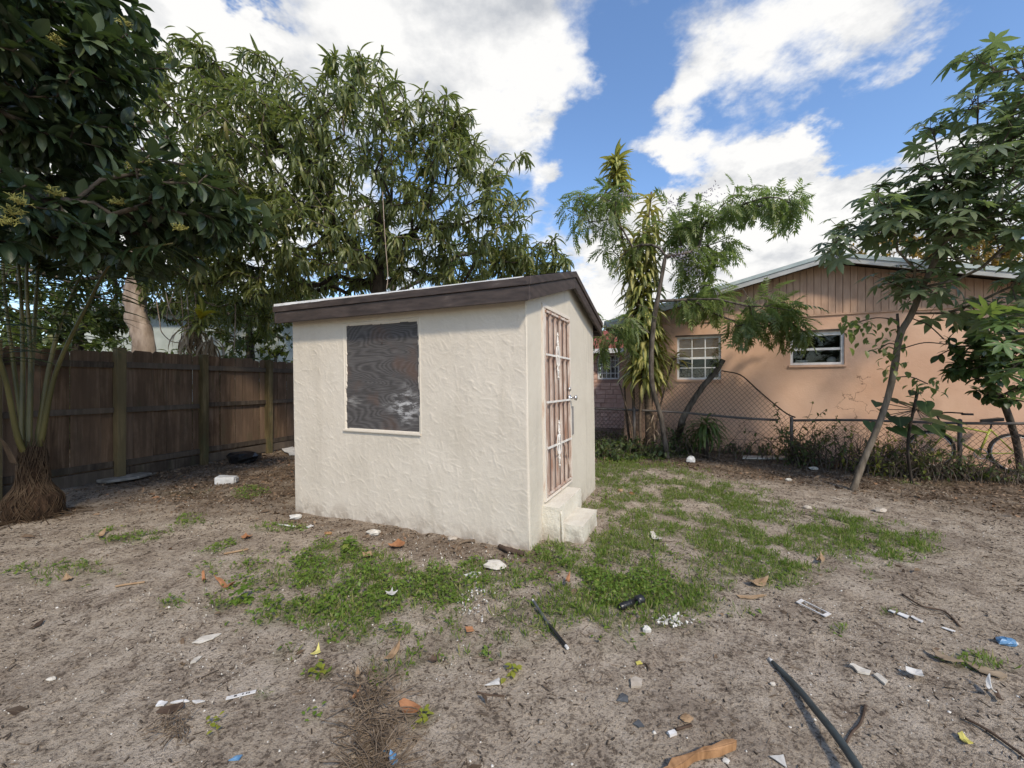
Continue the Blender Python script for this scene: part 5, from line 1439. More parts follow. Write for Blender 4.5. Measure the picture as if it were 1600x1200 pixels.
def build_castor():
    b = G3(1331, 766)
    t = empty('lobed_leaf_tree', b, 'leaning slim tree with big hand shaped leaves reaching over the right side of the yard', 'tree')
    trunk = [b - (0, 0, .05), at(1349, 720, 5.78), at(1372, 665, 5.76), at(1390, 610, 5.74), at(1399, 560, 5.7), at(1408, 520, 5.65), at(1425, 490, 5.6), at(1450, 430, 5.5), at(1490, 350, 5.3), at(1530, 260, 5.1)]
    blobs = [B(1555, 120, 4.8, 55, .5, 45, 16), B(1590, 190, 4.8, 55, .6, 50, 20), B(1500, 260, 5.0, 60, .7, 55, 21), B(1560, 290, 4.9, 70, .7, 60, 22), B(1430, 295, 5.2, 55, .6, 45, 20), B(1375, 345, 5.3, 50, .5, 30, 17), B(1450, 360, 5.3, 60, .7, 45, 20), B(1540, 370, 5.2, 60, .7, 45, 18),
             B(1430, 440, 5.5, 42, .5, 28, 14), B(1315, 382, 5.3, 26, .4, 14, 5), B(1610, 430, 4.8, 50, .6, 35, 10), B(1540, 480, 5.2, 40, .5, 22, 7), B(1640, 300, 4.6, 60, .7, 120, 20), B(1680, 150, 4.7, 70, .8, 90, 18), B(1500, 190, 4.9, 40, .4, 25, 8), B(1760, 330, 4.6, 90, 1.0, 120, 30),
             ((7.2, 6.2, 4.6), (1.2, 1.2, .9), 30)]
    pts = blob_points(blobs, 24, .3)
    N, par, c, tips, n0 = grow(trunk, pts, 7, .22, .3, .02, .55)
    tree_wood(t, N, par, c, n0, .006, .038, M_BARKL, M_TWIG, 10, .5)
    P, D, U, Sz = whorls(N, par, tips, (3, 5), 1.2, .30, 10, size=(.10, .24), extra=.9)
    # long leaf stalks
    d = D / np.linalg.norm(D, axis=1)[:, None]; st = d.copy(); st[:, 2] += .35; st /= np.linalg.norm(st, axis=1)[:, None]
    Lp = rng.uniform(.08, .22, len(P)); Q = P + st * Lp[:, None]
    V, Fq = seg_prisms(P, Q, .0035, 3); o = add('leaf_stalks', mesh_np('leaf_stalks', V, [Fq], M_TWIG), t); o['kind'] = 'stuff'
    dd = d * [1, 1, .4]; dd[:, 2] -= .38
    put_leaves(t, [leaf_palm(7, 125, .40, .30), leaf_palm(7, 130, .36, .55), leaf_palm(5, 100, .40, .4)], Q, dd, U + np.array([0, -.25, .2]), Sz, M_CAST)
    # second slim stem with smaller compound leaves
    r = np.random.default_rng(12)
    path = smooth_path([at(1396, 600, 5.74), at(1404, 560, 5.72), at(1404, 520, 5.7), at(1402, 490, 5.7)], 5)
    m = MB(); m.tube(path, .016, 7, True, .1); m.build('branch', M_BARK, t, True)
    P, D, U, Sz = [], [], [], []
    for (px, py, sx, sy, n) in ((1340, 505, 34, 14, 34), (1375, 540, 30, 16, 30), (1395, 575, 22, 16, 24), (1385, 520, 30, 20, 20), (1450, 605, 34, 14, 30), (1330, 515, 20, 12, 14)):
        for k in range(n): P.append(at(r.normal(px, sx * .6), r.normal(py, sy * .6), 5.7 + r.normal() * .15)); D.append(np.array([r.normal(), r.normal(), -.5 + r.normal() * .4])); U.append((0, -.2, 1)); Sz.append(r.uniform(.08, .15))
    put_leaves(t, [leaf_strip(4, .5, .5, .15), leaf_strip(4, .42, .8, .2)], P, D, U, Sz, M_CHINA_T, singles=0, crown='small_leaves')
    for px0, py0, px1, py1 in ((1404, 500, 1335, 505), (1404, 540, 1375, 545), (1395, 590, 1450, 600), (1408, 545, 1480, 538), (1426, 498, 1475, 530)):
        m = MB(); m.tube(smooth_path([at(px0, py0, 5.7), at((px0 + px1) / 2, (py0 + py1) / 2 - 6, 5.7), at(px1, py1, 5.7)], 5), .008, 5); m.build('branch', M_TWIG, t, True)
build_castor()

def build_right_tree():
    b = G3(1597, 742)
    t = empty('young_tree', b, 'young dark leaved tree with forked slim stem at the right edge before the bicycle', 'tree')
    trunk = [b - (0, 0, .05), at(1588, 690, 6.7), at(1572, 640, 6.6), at(1555, 612, 6.5), at(1545, 580, 6.4), at(1530, 540, 6.3)]
    pts = blob_points([B(1540, 575, 6.2, 40, .4, 32, 26), B(1575, 610, 6.3, 30, .4, 25, 18), B(1515, 545, 6.1, 34, .4, 24, 22), B(1590, 540, 6.0, 40, .5, 40, 26), B(1500, 580, 6.2, 18, .3, 14, 8), B(1555, 500, 6.0, 50, .5, 26, 20), B(1640, 560, 6.2, 40, .5, 50, 20)], 25, .2)
    N, par, c, tips, n0 = grow(trunk, pts, 8, .2, .3, .0, .4)
    tree_wood(t, N, par, c, n0, .006, .045, M_BARK, M_TWIG, 6, .5)
    P, D, U, Sz = whorls(N, par, tips, (7, 11), 1.1, .3, 11, size=(.10, .18), extra=1.2)
    put_leaves(t, [leaf_strip(4, .55, .4, .12, peak=.5), leaf_strip(4, .5, .8, .15, peak=.5)], P, D, U, Sz, M_ROUND)
    # bright sprig of hand-shaped leaves hanging in from outside the frame
    s = empty('papaya_plant', (9.0, 5.2, -.05), 'light green lobed leaf plant leaning in at the right edge below the big crown', 'plant')
    m = MB(); m.tube(smooth_path([(9.2, 5.2, -.1), (8.6, 5.1, 1.0), (7.6, 4.9, 1.7), (6.5, 4.7, 2.2)], 6), np.linspace(.05, .015, 19), 8, True, .1); m.build('stem', M_BARK, s, True)
    r = np.random.default_rng(2); P, D, U, Sz = [], [], [], []
    for k in range(46):
        q = at(r.normal(1592, 26), r.normal(525, 34), 4.9 + r.normal() * .25); P.append(q); D.append((-.6 + r.normal() * .5, -.3 + r.normal() * .5, -.1 + r.normal() * .3)); U.append((0, -.2, 1)); Sz.append(r.uniform(.16, .27))
    put_leaves(s, [leaf_palm(7, 125, .30, .3), leaf_palm(7, 125, .3, .5)], P, D, U, Sz, leaf_mat('pale_lobed_leaf', [(0, (.06, .11, .04)), (.6, (.10, .17, .06)), (1, (.15, .22, .07))], (.3, .42, .08), .32, .42, (.2, .28, .1)), singles=60)
    A = [np.array([6.5, 4.7, 2.2]) + (np.array(p) - (6.5, 4.7, 2.2)) * .0 for p in P]
    V, Q = seg_prisms(np.array(A), np.array(P), .004, 3); add('leaf_stalks', mesh_np('leaf_stalks', V, [Q], M_TWIG), s)['kind'] = 'stuff'
build_right_tree()

def heart_leaf():
    V = [(0, 0, 0)]; UV = [(.5, 0)]; o = [(-.12, -.12), (-.34, -.10), (-.46, .10), (-.44, .36), (-.28, .66), (0, 1.0), (.28, .66), (.44, .36), (.46, .10), (.34, -.10), (.12, -.12)]
    for x, y in o: V.append((x, y, .10 * abs(x) - .18 * max(0, y) ** 2)); UV.append((.5 + x, (y + .12) / 1.12))
    V += [(0, .35, -.04), (0, .68, -.11)]; UV += [(.5, .4), (.5, .7)]
    a, b2 = 12, 13
    Fs = [(0, 1, 2), (0, 2, 3), (0, 3, a), (3, 4, a), (4, 5, b2), (4, b2, a), (5, 6, b2), (6, 7, b2), (7, 8, b2), (8, a, b2), (8, 9, a), (9, 0, a), (9, 10, 0), (10, 11, 0)]
    return np.array(V, float), np.array(Fs), np.array(UV, float)
def build_big_leaf():
    b = np.array([6.05, 6.15, Hs(6.05, 6.15)])
    t = empty('broad_leaf_plant', b, 'plant with large heart shaped leaves and dark upright stem behind the leaning trunk', 'plant')
    m = MB(); m.tube(smooth_path([b - (0, 0, .05), b + (.03, .1, .6), at(1432, 620, 6.4), at(1434, 606, 6.4)], 5), .02, 7, True, .1); m.build('stem', M_BARKD, t, True)
    r = np.random.default_rng(6); P, D, U, Sz = [], [], [], []
    for px, py, L in ((1400, 628, .30), (1425, 632, .34), (1452, 640, .36), (1380, 650, .34), (1405, 652, .36), (1440, 655, .40), (1375, 640, .26), (1388, 622, .24), (1470, 652, .38), (1455, 664, .34), (1415, 668, .34), (1360, 660, .28), (1480, 668, .30), (1432, 612, .22), (1395, 668, .3), (1370, 628, .2), (1445, 628, .26)):
        P.append(at(px, py, 6.35 + r.normal() * .15)); D.append((r.normal() * .8, -.8 + r.normal() * .3, -.35 + r.normal() * .2)); U.append((r.normal() * .2, -.4, 1)); Sz.append(L * .85)
    st = at(1432, 640, 6.4)
    V, Q = seg_prisms(np.tile(st, (len(P), 1)), np.array(P), .006, 4); add('leaf_stalks', mesh_np('leaf_stalks', V, [Q], M_TWIG), t)
    put_leaves(t, [heart_leaf()], P, D, U, Sz, M_ROUND, singles=60)
build_big_leaf()

# vines and scrub along the wire fence
M_SCRUB = leaf_mat('scrub_leaf', [(0, (.034, .055, .018)), (.5, (.062, .092, .03)), (.85, (.10, .12, .04)), (1, (.16, .13, .06))], (.2, .26, .05), .28, .5, None)
M_DEAD = simple('dead_vine_stems', (.06, .045, .033), (.14, .11, .085), .9, 9)
def scrub(name, label, pts_px, n_st, n_lf, seed, size=(.05, .10), mat=None, hgt=1.0, cat='shrub', tm=None):
    """pts_px: (px, py_base, Y, spread, height)"""
    r = np.random.default_rng(seed); c = pts_px[0]; x0 = (c[0] - 800) / F * c[2]
    t = empty(name, (x0, c[2], Hs(x0, c[2])), label, cat)
    A = []; Bq = []; P = []; D = []; Rr = []
    for px, Y, sp, h, w in pts_px:
        x = (px - 800) / F * Y
        for k in range(int(n_st * w)):
            p = np.array([x + r.normal() * sp * .6, Y + r.normal() * .16, 0]); p[2] = Hs(p[0], p[1]) - .02
            v = np.array([r.normal() * .35, r.normal() * .25, 1.0]); L = h * r.uniform(.4, 1.05); st = max(4, int(L / .09))
            for j in range(st):
                q = p + v / np.linalg.norm(v) * L / st; A.append(p); Bq.append(q); Rr.append(.0065 * (1 - j / st) + .002); v = v + r.normal(size=3) * .28 - np.array([0, 0, .05 * j / st]); p = q
                if r.random() < n_lf:
                    for _ in range(int(r.integers(1, 4))): P.append(q); D.append(r.normal(size=3) + (0, -.2, -.1))
    V, Q = seg_prisms(np.array(A), np.array(Bq), np.array(Rr), 4)
    o = add('stems', mesh_np('stems', V, [Q], M_DEAD), t); o['kind'] = 'stuff'
    if P:
        put_leaves(t, tm or [leaf_strip(3, .5, .5, .15), leaf_strip(3, .4, .9, .2)], P, D, np.tile((0, 0, 1.0), (len(P), 1)) + r.normal(size=(len(P), 3)) * .3, r.uniform(size[0], size[1], len(P)), mat or M_SCRUB, singles=0, crown='foliage')
scrub('fence_shrub', 'leafy climber smothering the wire fence post right of the torn mesh', [(1248, 7.65, .24, 1.25, 1), (1262, 7.6, .2, .95, .8)], 46, .62, 81)
scrub('fence_vine', 'mostly dead brown vine tangle on the wire fence behind the leaning trunk', [(1300, 7.3, .35, .95, 1), (1345, 7.05, .3, .9, 1), (1390, 6.9, .3, .85, 1), (1440, 6.75, .3, .8, 1)], 40, .16, 82)
scrub('fence_vine', 'thick weedy vines covering the wire fence below the heart shaped leaves', [(1420, 6.75, .3, .85, 1), (1470, 6.6, .3, .75, 1), (1510, 6.5, .3, .6, 1), (1390, 6.8, .25, .7, .8)], 44, .34, 83)
scrub('fence_vine', 'low weeds and dry stems in front of the bicycle', [(1540, 6.35, .3, .45, 1), (1585, 6.2, .3, .45, 1), (1640, 6.1, .4, .5, 1)], 26, .30, 84)
scrub('yellow_vine', 'yellow-green vine draped over the fence rail left of the heart shaped leaves', [(1350, 6.95, .22, .92, .6), (1400, 6.8, .22, .92, .6)], 26, .9, 85, (.06, .11), leaf_mat('yellow_vine_leaf', [(0, (.11, .14, .03)), (1, (.24, .24, .05))], (.4, .4, .06), .3, .45, None))
scrub('weed_clump', 'leafy weeds around the foot of the dracaena canes', [(985, 8.9, .3, .4, 1), (1030, 8.6, .25, .45, 1), (1060, 8.75, .2, .8, .8), (1015, 8.4, .2, .3, .8)], 44, .8, 86, (.06, .12))
scrub('weed_clump', 'broad leaved weeds growing beside the far corner of the shed wall', [(960, 8.2, .25, .40, 1), (945, 9.2, .3, .35, 1), (975, 9.6, .3, .4, 1)], 40, .85, 87, (.08, .15))
scrub('dry_vine', 'sparse dry creeper clinging to the bulging torn wire mesh', [(1090, 8.35, .4, 1.1, 1), (1150, 8.1, .35, .9, 1), (1200, 7.9, .3, .8, .8)], 12, .22, 88, (.04, .07))
scrub('fence_weeds', 'thin weeds along the ground between wire fence and orange house', [(1100, 8.9, .5, .35, 1), (1160, 8.7, .5, .3, 1), (1220, 8.5, .5, .3, 1), (1010, 10.2, .5, .5, 1), (960, 11, .6, .5, 1.2)], 40, .6, 89, (.05, .10))
scrub('dark_understory', 'dark green shrubs rising behind the board fence near the pale trunk', [(130, 10.2, .8, 4.6, 1.6), (290, 11.0, .6, 3.6, .8), (380, 11.8, .9, 4.6, 1.6), (60, 9.5, .9, 4.6, 1.6), (440, 12.6, .6, 3.4, .8), (0, 8.5, .6, 4.4, 1.2)], 36, .85, 90, (.14, .26), M_BGL)

def build_dead_dracaena():
    b = np.array([(312 - 800) / F * 9.0, 9.0, 0]); 
    t = empty('withered_dracaena', b, 'withered dracaena with dry hanging leaves and a yellow tuft above the board fence', 'plant')
    m = MB(); m.tube([b, at(310, 560, 9.0), at(312, 500, 9.0)], .05, 8, True, .15); m.build('stem', M_BARK, t, True)
    C = lambda L_: [at(*q) for q in L_]
    strap_plant(t, C([(300, 530, 8.9), (298, 500, 8.9)]), 60, .75, 2.4, 1.7, M_DRY, 72, .06, False, 60)
    strap_plant(t, C([(330, 545, 8.8), (330, 525, 8.8)]), 34, .65, 2.2, 1.7, M_DRY, 73, .08, False, 30, 'dry_tuft')
    strap_plant(t, C([(312, 520, 8.8), (316, 490, 8.8)]), 26, .5, 1.2, 1.3, M_DRAC, 74, .2, True, 26, 'green_tuft')
    strap_plant(t, C([(313, 500, 8.7), (315, 493, 8.7)]), 8, .4, .8, .6, leaf_mat('bright_yellow_leaf', [(0, (.35, .32, .02)), (1, (.5, .45, .05))], (.7, .6, .05), .35, .4, None), 75, .3, True, 8, 'yellow_tuft')
    # pale hanging aerial roots and vines
    r = np.random.default_rng(8)
    h = empty('hanging_vine', at(440, 470, 8.0), 'pale bare vines hanging in loops below the mango branches over the board fence', 'vine')
    for pts in ([(248, 470), (252, 500), (258, 520), (275, 535), (300, 530)], [(280, 450), (284, 500), (282, 545)], [(290, 440), (296, 490), (294, 540)], [(365, 430), (368, 480), (366, 550)], [(262, 455), (270, 490), (290, 515), (310, 520)], [(275, 440), (268, 480), (258, 500)], [(300, 430), (306, 470), (302, 500)]):
        m = MB(); m.tube(smooth_path([at(px + r.normal() * 2, py, 8.6 + r.normal() * .1) for px, py in pts], 6), .010, 5); m.build('stem', M_BARKP, h, True)
    v = empty('hanging_vine', at(600, 400, 7.0), 'single pale vine hanging down through the mango crown to the shed roof', 'vine')
    m = MB(); m.tube(smooth_path([at(598, 300, 7.0), at(600, 345, 7.0), at(603, 390, 7.0), at(606, 430, 7.0), at(604, 452, 7.0)], 5), .008, 5); m.build('stem', M_BARKP, v, True)
build_dead_dracaena()

def build_treeline():
    """the mass of trees round the neighbourhood, past the houses"""
    r = np.random.default_rng(77); P = []
    for k in range(150):
        an = r.uniform(-1.75, 1.75); d = r.uniform(30, 42); c = np.array([d * math.sin(an), d * math.cos(an) + 2, 0]); h = r.uniform(3.0, 5.2) if abs(an) < .95 else r.uniform(4, 8)
        n = 170; q = r.normal(size=(n, 3)); q /= np.linalg.norm(q, axis=1)[:, None]; q *= r.random((n, 1)) ** .4
        P.append(c + q * np.array([2.6, 2.6, h * .55]) + (0, 0, h * .5))
    P = np.concatenate(P); P = P[P[:, 2] > .1]; P = np.repeat(P, 3, 0) + r.normal(size=(len(P) * 3, 3)) * .3
    V, Fa, UV = instance(leaf_strip(2, .6, .5, .1), P, frames(r.normal(size=P.shape), np.tile((0, 0, 1.0), (len(P), 1)) + r.normal(size=P.shape) * .4), r.uniform(.25, .5, len(P)))
    o = add('treeline', mesh_np('treeline', V, [Fa], M_BGL, uv=UV)); tag(o, 'far mass of green trees beyond the neighbouring houses', None, None, 'stuff')
build_treeline()
# ------------------------------------------------------------------ ground cover and litter
M_GRASS = leaf_mat('grass_blade', [(0, (.085, .135, .026)), (.35, (.120, .175, .036)), (.65, (.165, .205, .050)), (.85, (.25, .235, .095)), (1, (.36, .30, .17))], (.30, .46, .05), .38, .5, None)
M_WEED = leaf_mat('weed_leaf', [(0, (.085, .15, .022)), (.5, (.125, .20, .030)), (.9, (.175, .235, .042)), (1, (.27, .27, .07))], (.32, .46, .05), .34, .45, (.16, .24, .05))
M_STRAW = simple('straw_and_chips', (.10, .07, .045), (.24, .18, .125), .9, 14, c3=(.36, .29, .21))
M_CHIPD = simple('dark_wood_chips', (.04, .03, .022), (.10, .075, .055), .9, 14)
M_SHELL = simple('pale_shell_bits', (.50, .47, .41), (.66, .63, .57), .7, 20)
M_LITTER = leaf_mat('fallen_brown_leaf', [(0, (.06, .04, .026)), (.35, (.12, .078, .047)), (.7, (.20, .135, .085)), (.9, (.28, .20, .13)), (1, (.30, .15, .075))], (.2, .12, .06), .1, .7, (.2, .15, .1))

def scatter(field, n, x0, x1, y0, y1, seed):
    r = np.random.default_rng(seed); X = r.uniform(x0, x1, n); Y = r.uniform(y0, y1, n)
    k = r.random(n) < field(X, Y); X, Y = X[k], Y[k]
    return r, X, Y, np.stack([X, Y, H(X, Y)], 1)
def clear_shed(X, Y):
    dx, dy = X - C0[0], Y - C0[1]; a = dx * D1[0] + dy * D1[1]; s = dx * D2[0] + dy * D2[1]
    return ~((a > -.01) & (a < LA) & (s > -.01) & (s < LS)) & ~((a < 0) & (a > -.40) & (s > .30) & (s < 1.14))
def ground_cover():
    # grass: tufts of blades
    r, X, Y, P = scatter(lambda x, y: (np.clip((patch_field(x, y)[1] - .10) * 1.4, 0, 1) * np.clip(.70 + 2.2 * fbm(x * 6, y * 6, 120, 3), .05, 1) + patch_field(x, y)[0] * .30) * clear_shed(x, y) * np.clip(1.15 - y / 14, .3, 1), 210000, -4.2, 6.2, 2.0, 10.0, 1)
    n = len(P); per = 3
    Pq = np.repeat(P, per, 0); Pq[:, :2] += r.normal(size=(n * per, 2)) * .010
    D = r.normal(size=(n * per, 3)) * (.75, .75, .3); D[:, 2] = np.abs(D[:, 2]) + .42
    S_ = r.uniform(.026, .068, n * per) * (1 + .5 * (r.random(n * per) < .06)); U = np.stack([D[:, 0], D[:, 1], np.full(len(D), .2)], 1) + r.normal(size=D.shape) * .2
    T = leaf_strip(2, .15, .9, .1, peak=.3)
    V, Fa, UV = instance(T, Pq, frames(D, U), S_)
    o = add('grass', mesh_np('grass', V, [Fa], M_GRASS, uv=UV)); tag(o, 'short green grass growing in ragged patches', None, None, 'stuff')
    # low round leaved weeds
    r, X, Y, P = scatter(lambda x, y: (patch_field(x, y)[0] * np.clip(.75 + 1.6 * fbm(x * 5, y * 5, 121, 3), .05, 1) + patch_field(x, y)[1] * .12) * clear_shed(x, y), 110000, -4.2, 4.2, 2.0, 10.0, 2)
    n = len(P); per = 3; Pq = np.repeat(P, per, 0)
    hgt = np.repeat(r.uniform(.008, .055, n) * (.5 + patch_field(X, Y)[0]), per)
    Pq[:, :2] += r.normal(size=(n * per, 2)) * .014; Pq[:, 2] += hgt
    D = r.normal(size=(n * per, 3)) * (1, 1, .25); D[:, 2] += .1
    V, Fa, UV = instance(leaf_strip(2, .68, .5, .12, peak=.5), Pq, frames(D, np.tile((0, 0, 1.0), (len(D), 1)) + r.normal(size=D.shape) * .3), r.uniform(.014, .036, n * per))
    o = add('weeds', mesh_np('weeds', V, [Fa], M_WEED, uv=UV)); tag(o, 'low bright green leafy weeds in dense patches', None, None, 'stuff')
    # leaf litter under the trees
    r, X, Y, P = scatter(lambda x, y: np.clip(mould_field(x, y) ** 1.2 * .8 + .012, 0, 1) * clear_shed(x, y), 80000, -6.6, 10.5, 1.6, 11, 3)
    P[:, 2] += r.uniform(.002, .022, len(P)); D = r.normal(size=P.shape) * (1, 1, .18)
    big = np.where(r.random(len(P)) < .35, 1.0, .55)
    V, Fa, UV = instance(leaf_strip(3, .34, 1.3, .25), P, frames(D, np.tile((0, 0, 1.0), (len(P), 1)) + r.normal(size=P.shape) * .45), r.uniform(.04, .13, len(P)) * big)
    o = add('leaf_litter', mesh_np('leaf_litter', V, [Fa], M_LITTER, uv=UV)); tag(o, 'brown fallen leaves littering the soil under the trees', None, None, 'stuff')
    # straw, twiglets, bark chips
    def slivers(name, label, n, seed, L, rad, mat, fld):
        r, X, Y, P = scatter(fld, n, -6, 8, 1.2, 9, seed)
        d = r.normal(size=P.shape) * (1, 1, .10); d /= np.linalg.norm(d, axis=1)[:, None]; l = r.uniform(L[0], L[1], len(P)) * np.where(r.random(len(P)) < .04, 3, 1)
        P[:, 2] += rad[1] * .7
        V, Q = seg_prisms(P - d * l[:, None] / 2, P + d * l[:, None] / 2, r.uniform(rad[0], rad[1], len(P)), 3)
        o = add(name, mesh_np(name, V, [Q], mat)); tag(o, label, None, None, 'stuff')
    base = lambda x, y: clear_shed(x, y) * np.clip(.35 + .5 * mould_field(x, y) + 1.2 * fbm(x * 1.7, y * 1.7, 91, 3), .05, 1)
    slivers('straw', 'dry straw and twig bits strewn over the soil', 20000, 4, (.015, .06), (.0009, .0028), M_STRAW, base)
    slivers('wood_chips', 'dark bark chips and rootlets in the sand', 42000, 5, (.006, .028), (.0014, .0046), M_CHIPD, lambda x, y: clear_shed(x, y) * np.clip(.4 + 1.8 * fbm(x * 2.3, y * 2.3, 93, 3), .06, 1))
    # shell bits and small stones
    r, X, Y, P = scatter(lambda x, y: clear_shed(x, y) * np.clip(.25 + 1.6 * fbm(x * 1.9, y * 1.9, 95, 3), .06, 1), 16000, -5, 6.5, 1.2, 7.5, 6)
    OCT = (np.array([(1, 0, 0), (0, 1, 0), (-1, 0, 0), (0, -1, 0), (0, 0, .6), (0, 0, -.6)], float), np.array([(0, 1, 4), (1, 2, 4), (2, 3, 4), (3, 0, 4), (1, 0, 5), (2, 1, 5), (3, 2, 5), (0, 3, 5)]), np.zeros((6, 2)))
    s = np.clip(r.lognormal(-5.6, .45, len(P)), .0018, .012)
    V, Fa, UV = instance(OCT, P + np.array([0, 0, .001]), frames(r.normal(size=P.shape) * (1, 1, .3), np.tile((0, 0, 1.0), (len(P), 1)) + r.normal(size=P.shape) * .5), s)
    o = add('shell_bits', mesh_np('shell_bits', V, [Fa], M_SHELL)); tag(o, 'tiny white shell and plaster crumbs scattered in the sand', None, None, 'stuff')
    # soil clods
    r, X, Y, P = scatter(lambda x, y: clear_shed(x, y) * np.clip(.4 + 1.5 * fbm(x * 2.1, y * 2.1, 97, 3), .1, 1), 26000, -5, 6.5, 1.2, 6.5, 7)
    s = np.clip(r.lognormal(-5.0, .5, len(P)), .003, .02)
    ME = bpy.data.objects['ground'].data.materials[0]
    V, Fa, UV = instance(OCT, P, frames(r.normal(size=P.shape), r.normal(size=P.shape)), s)
    o = add('soil_clods', mesh_np('soil_clods', V, [Fa], ME)); tag(o, 'small crumbs of sandy soil lying loose on the ground', None, None, 'stuff')
ground_cover()

# ------------------------------------------------------------------ things lying in the yard
M_PAPER = simple('white_paper', (.44, .42, .38), (.66, .64, .60), .8, 12, (1, 1, 1), .2, .002)
M_PLAST = simple('white_plastic', (.50, .48, .45), (.70, .69, .67), .4, 9, (1, 1, 1), .1, .001, .5)
M_PLASTER = simple('broken_plaster', (.40, .36, .30), (.58, .54, .47), .9, 14, (1, 1, 1), .5, .004)
M_CARD = simple('damp_cardboard', (.19, .14, .09), (.30, .23, .155), .9, 9)
M_ORANGE = simple('orange_dry_leaf', (.24, .105, .045), (.38, .18, .085), .6, 14, (1, 1, 1), .3, .003)
M_TANW = simple('split_orange_wood', (.22, .115, .05), (.38, .21, .10), .75, 5, (9, 2, 2), .5, .004)
M_TANL = simple('tan_dry_leaf', (.24, .15, .08), (.36, .25, .15), .8, 12)
M_YEL = simple('yellow_scrap', (.46, .40, .09), (.60, .54, .18), .7, 10)
M_BLACK = simple('black_plastic', (.010, .010, .011), (.020, .020, .021), .35, 9, (1, 1, 1), .1, .001, .5)
M_HOSE = simple('dark_green_grey_hose', (.030, .038, .038), (.055, .066, .066), .5, 12, (1, 1, 1), .15, .001, .4)
M_BLUE = simple('blue_foil', (.04, .14, .28), (.16, .30, .46), .3, 30, (1, 1, 1), .5, .004, .6)
M_GREYS = simple('grey_slate_shard', (.055, .058, .062), (.10, .105, .11), .7, 12)
M_BRN = simple('dark_brown_scrap', (.045, .028, .018), (.10, .066, .045), .9, 12)
M_PALES = simple('pale_stone', (.34, .29, .23), (.48, .42, .35), .9, 14, (1, 1, 1), .6, .005)

def flake(name, label, cat, poly, mat, th=.004, lift=.004, curl=.0, seed=0, group=None):
    """flat scrap lying on the soil; poly is its outline as seen in the photo"""
    r = np.random.default_rng(seed + abs(int(poly[0][0]))); g = [gp(*q) for q in poly]; c = np.mean(g, axis=0); L = max(np.linalg.norm(np.array(g) - c, axis=1)) + 1e-6
    # densify the outline a little and roughen it
    pts = []
    for i in range(len(g)):
        a, b = np.array(g[i]), np.array(g[(i + 1) % len(g)]); m = 3
        for j in range(m): pts.append(a + (b - a) * j / m + r.normal(size=2) * L * .025 * (j > 0))
    pts = np.array(pts); k = len(pts)
    z0 = Hs(*c)
    def zz(p): 
        d = np.linalg.norm(p - c) / L
        return max(Hs(*p), z0 - .01) + lift + curl * L * d * d * (1 if r.random() < 2 else 1) + .06 * L * curl * math.sin(p[0] * 40)
    V = [(c[0], c[1], z0 + lift + th)] + [(p[0], p[1], zz(p) + th) for p in pts] + [(p[0], p[1], zz(p)) for p in pts] + [(c[0], c[1], z0 + lift)]
    Fs = [(0, 1 + i, 1 + (i + 1) % k) for i in range(k)] + [(1 + i, 1 + k + i, 1 + k + (i + 1) % k, 1 + (i + 1) % k) for i in range(k)] + [(2 * k + 1, 1 + k + (i + 1) % k, 1 + k + i) for i in range(k)]
    m = MB(); m.add([(x - c[0], y - c[1], z - z0) for x, y, z in V], Fs)
    o = m.build(name, mat, None, False, (c[0], c[1], z0)); return tag(o, label, cat, group)
def lump(name, label, cat, px, py, w, h, mat, seed=0, flat=.6, group=None):
    """irregular chunk w x h photo pixels"""
    c = gp(px, py); s = c[1] / F; r = np.random.default_rng(seed + px); z = Hs(*c)
    V = []; n, k = 5, 9
    for j in range(n + 1):
        ph = -math.pi / 2 + math.pi * j / n
        for i in range(k):
            q = 1 + r.uniform(-.22, .22); an = i / k * 6.283
            V.append((math.cos(an) * math.cos(ph) * w * s / 2 * q, math.sin(an) * math.cos(ph) * w * s / 2 * .7 * q, math.sin(ph) * h * s / 2 * flat * q + h * s * .25))
    Fs = [(i + j * k, (i + 1) % k + j * k, (i + 1) % k + (j + 1) * k, i + (j + 1) * k) for j in range(n) for i in range(k)]
    m = MB(); m.add(V, Fs); o = m.build(name, mat, None, False, (c[0], c[1], z)); return tag(o, label, cat, group)
def stick(name, label, cat, pts, rad, mat, z=.01, sides=6, rough=.15, arc=0.0, smooth=True):
    g = [gp(*q) for q in pts]; c = g[0]; z0 = Hs(*c)
    P = [(q[0] - c[0], q[1] - c[1], Hs(*q) - z0 + z + arc * math.sin(math.pi * i / (len(g) - 1))) for i, q in enumerate(g)]
    m = MB(); m.tube(smooth_path(P, 5) if len(P) > 2 else P, rad, sides, True, rough)
    o = m.build(name, mat, None, smooth, (c[0], c[1], z0)); return tag(o, label, cat)

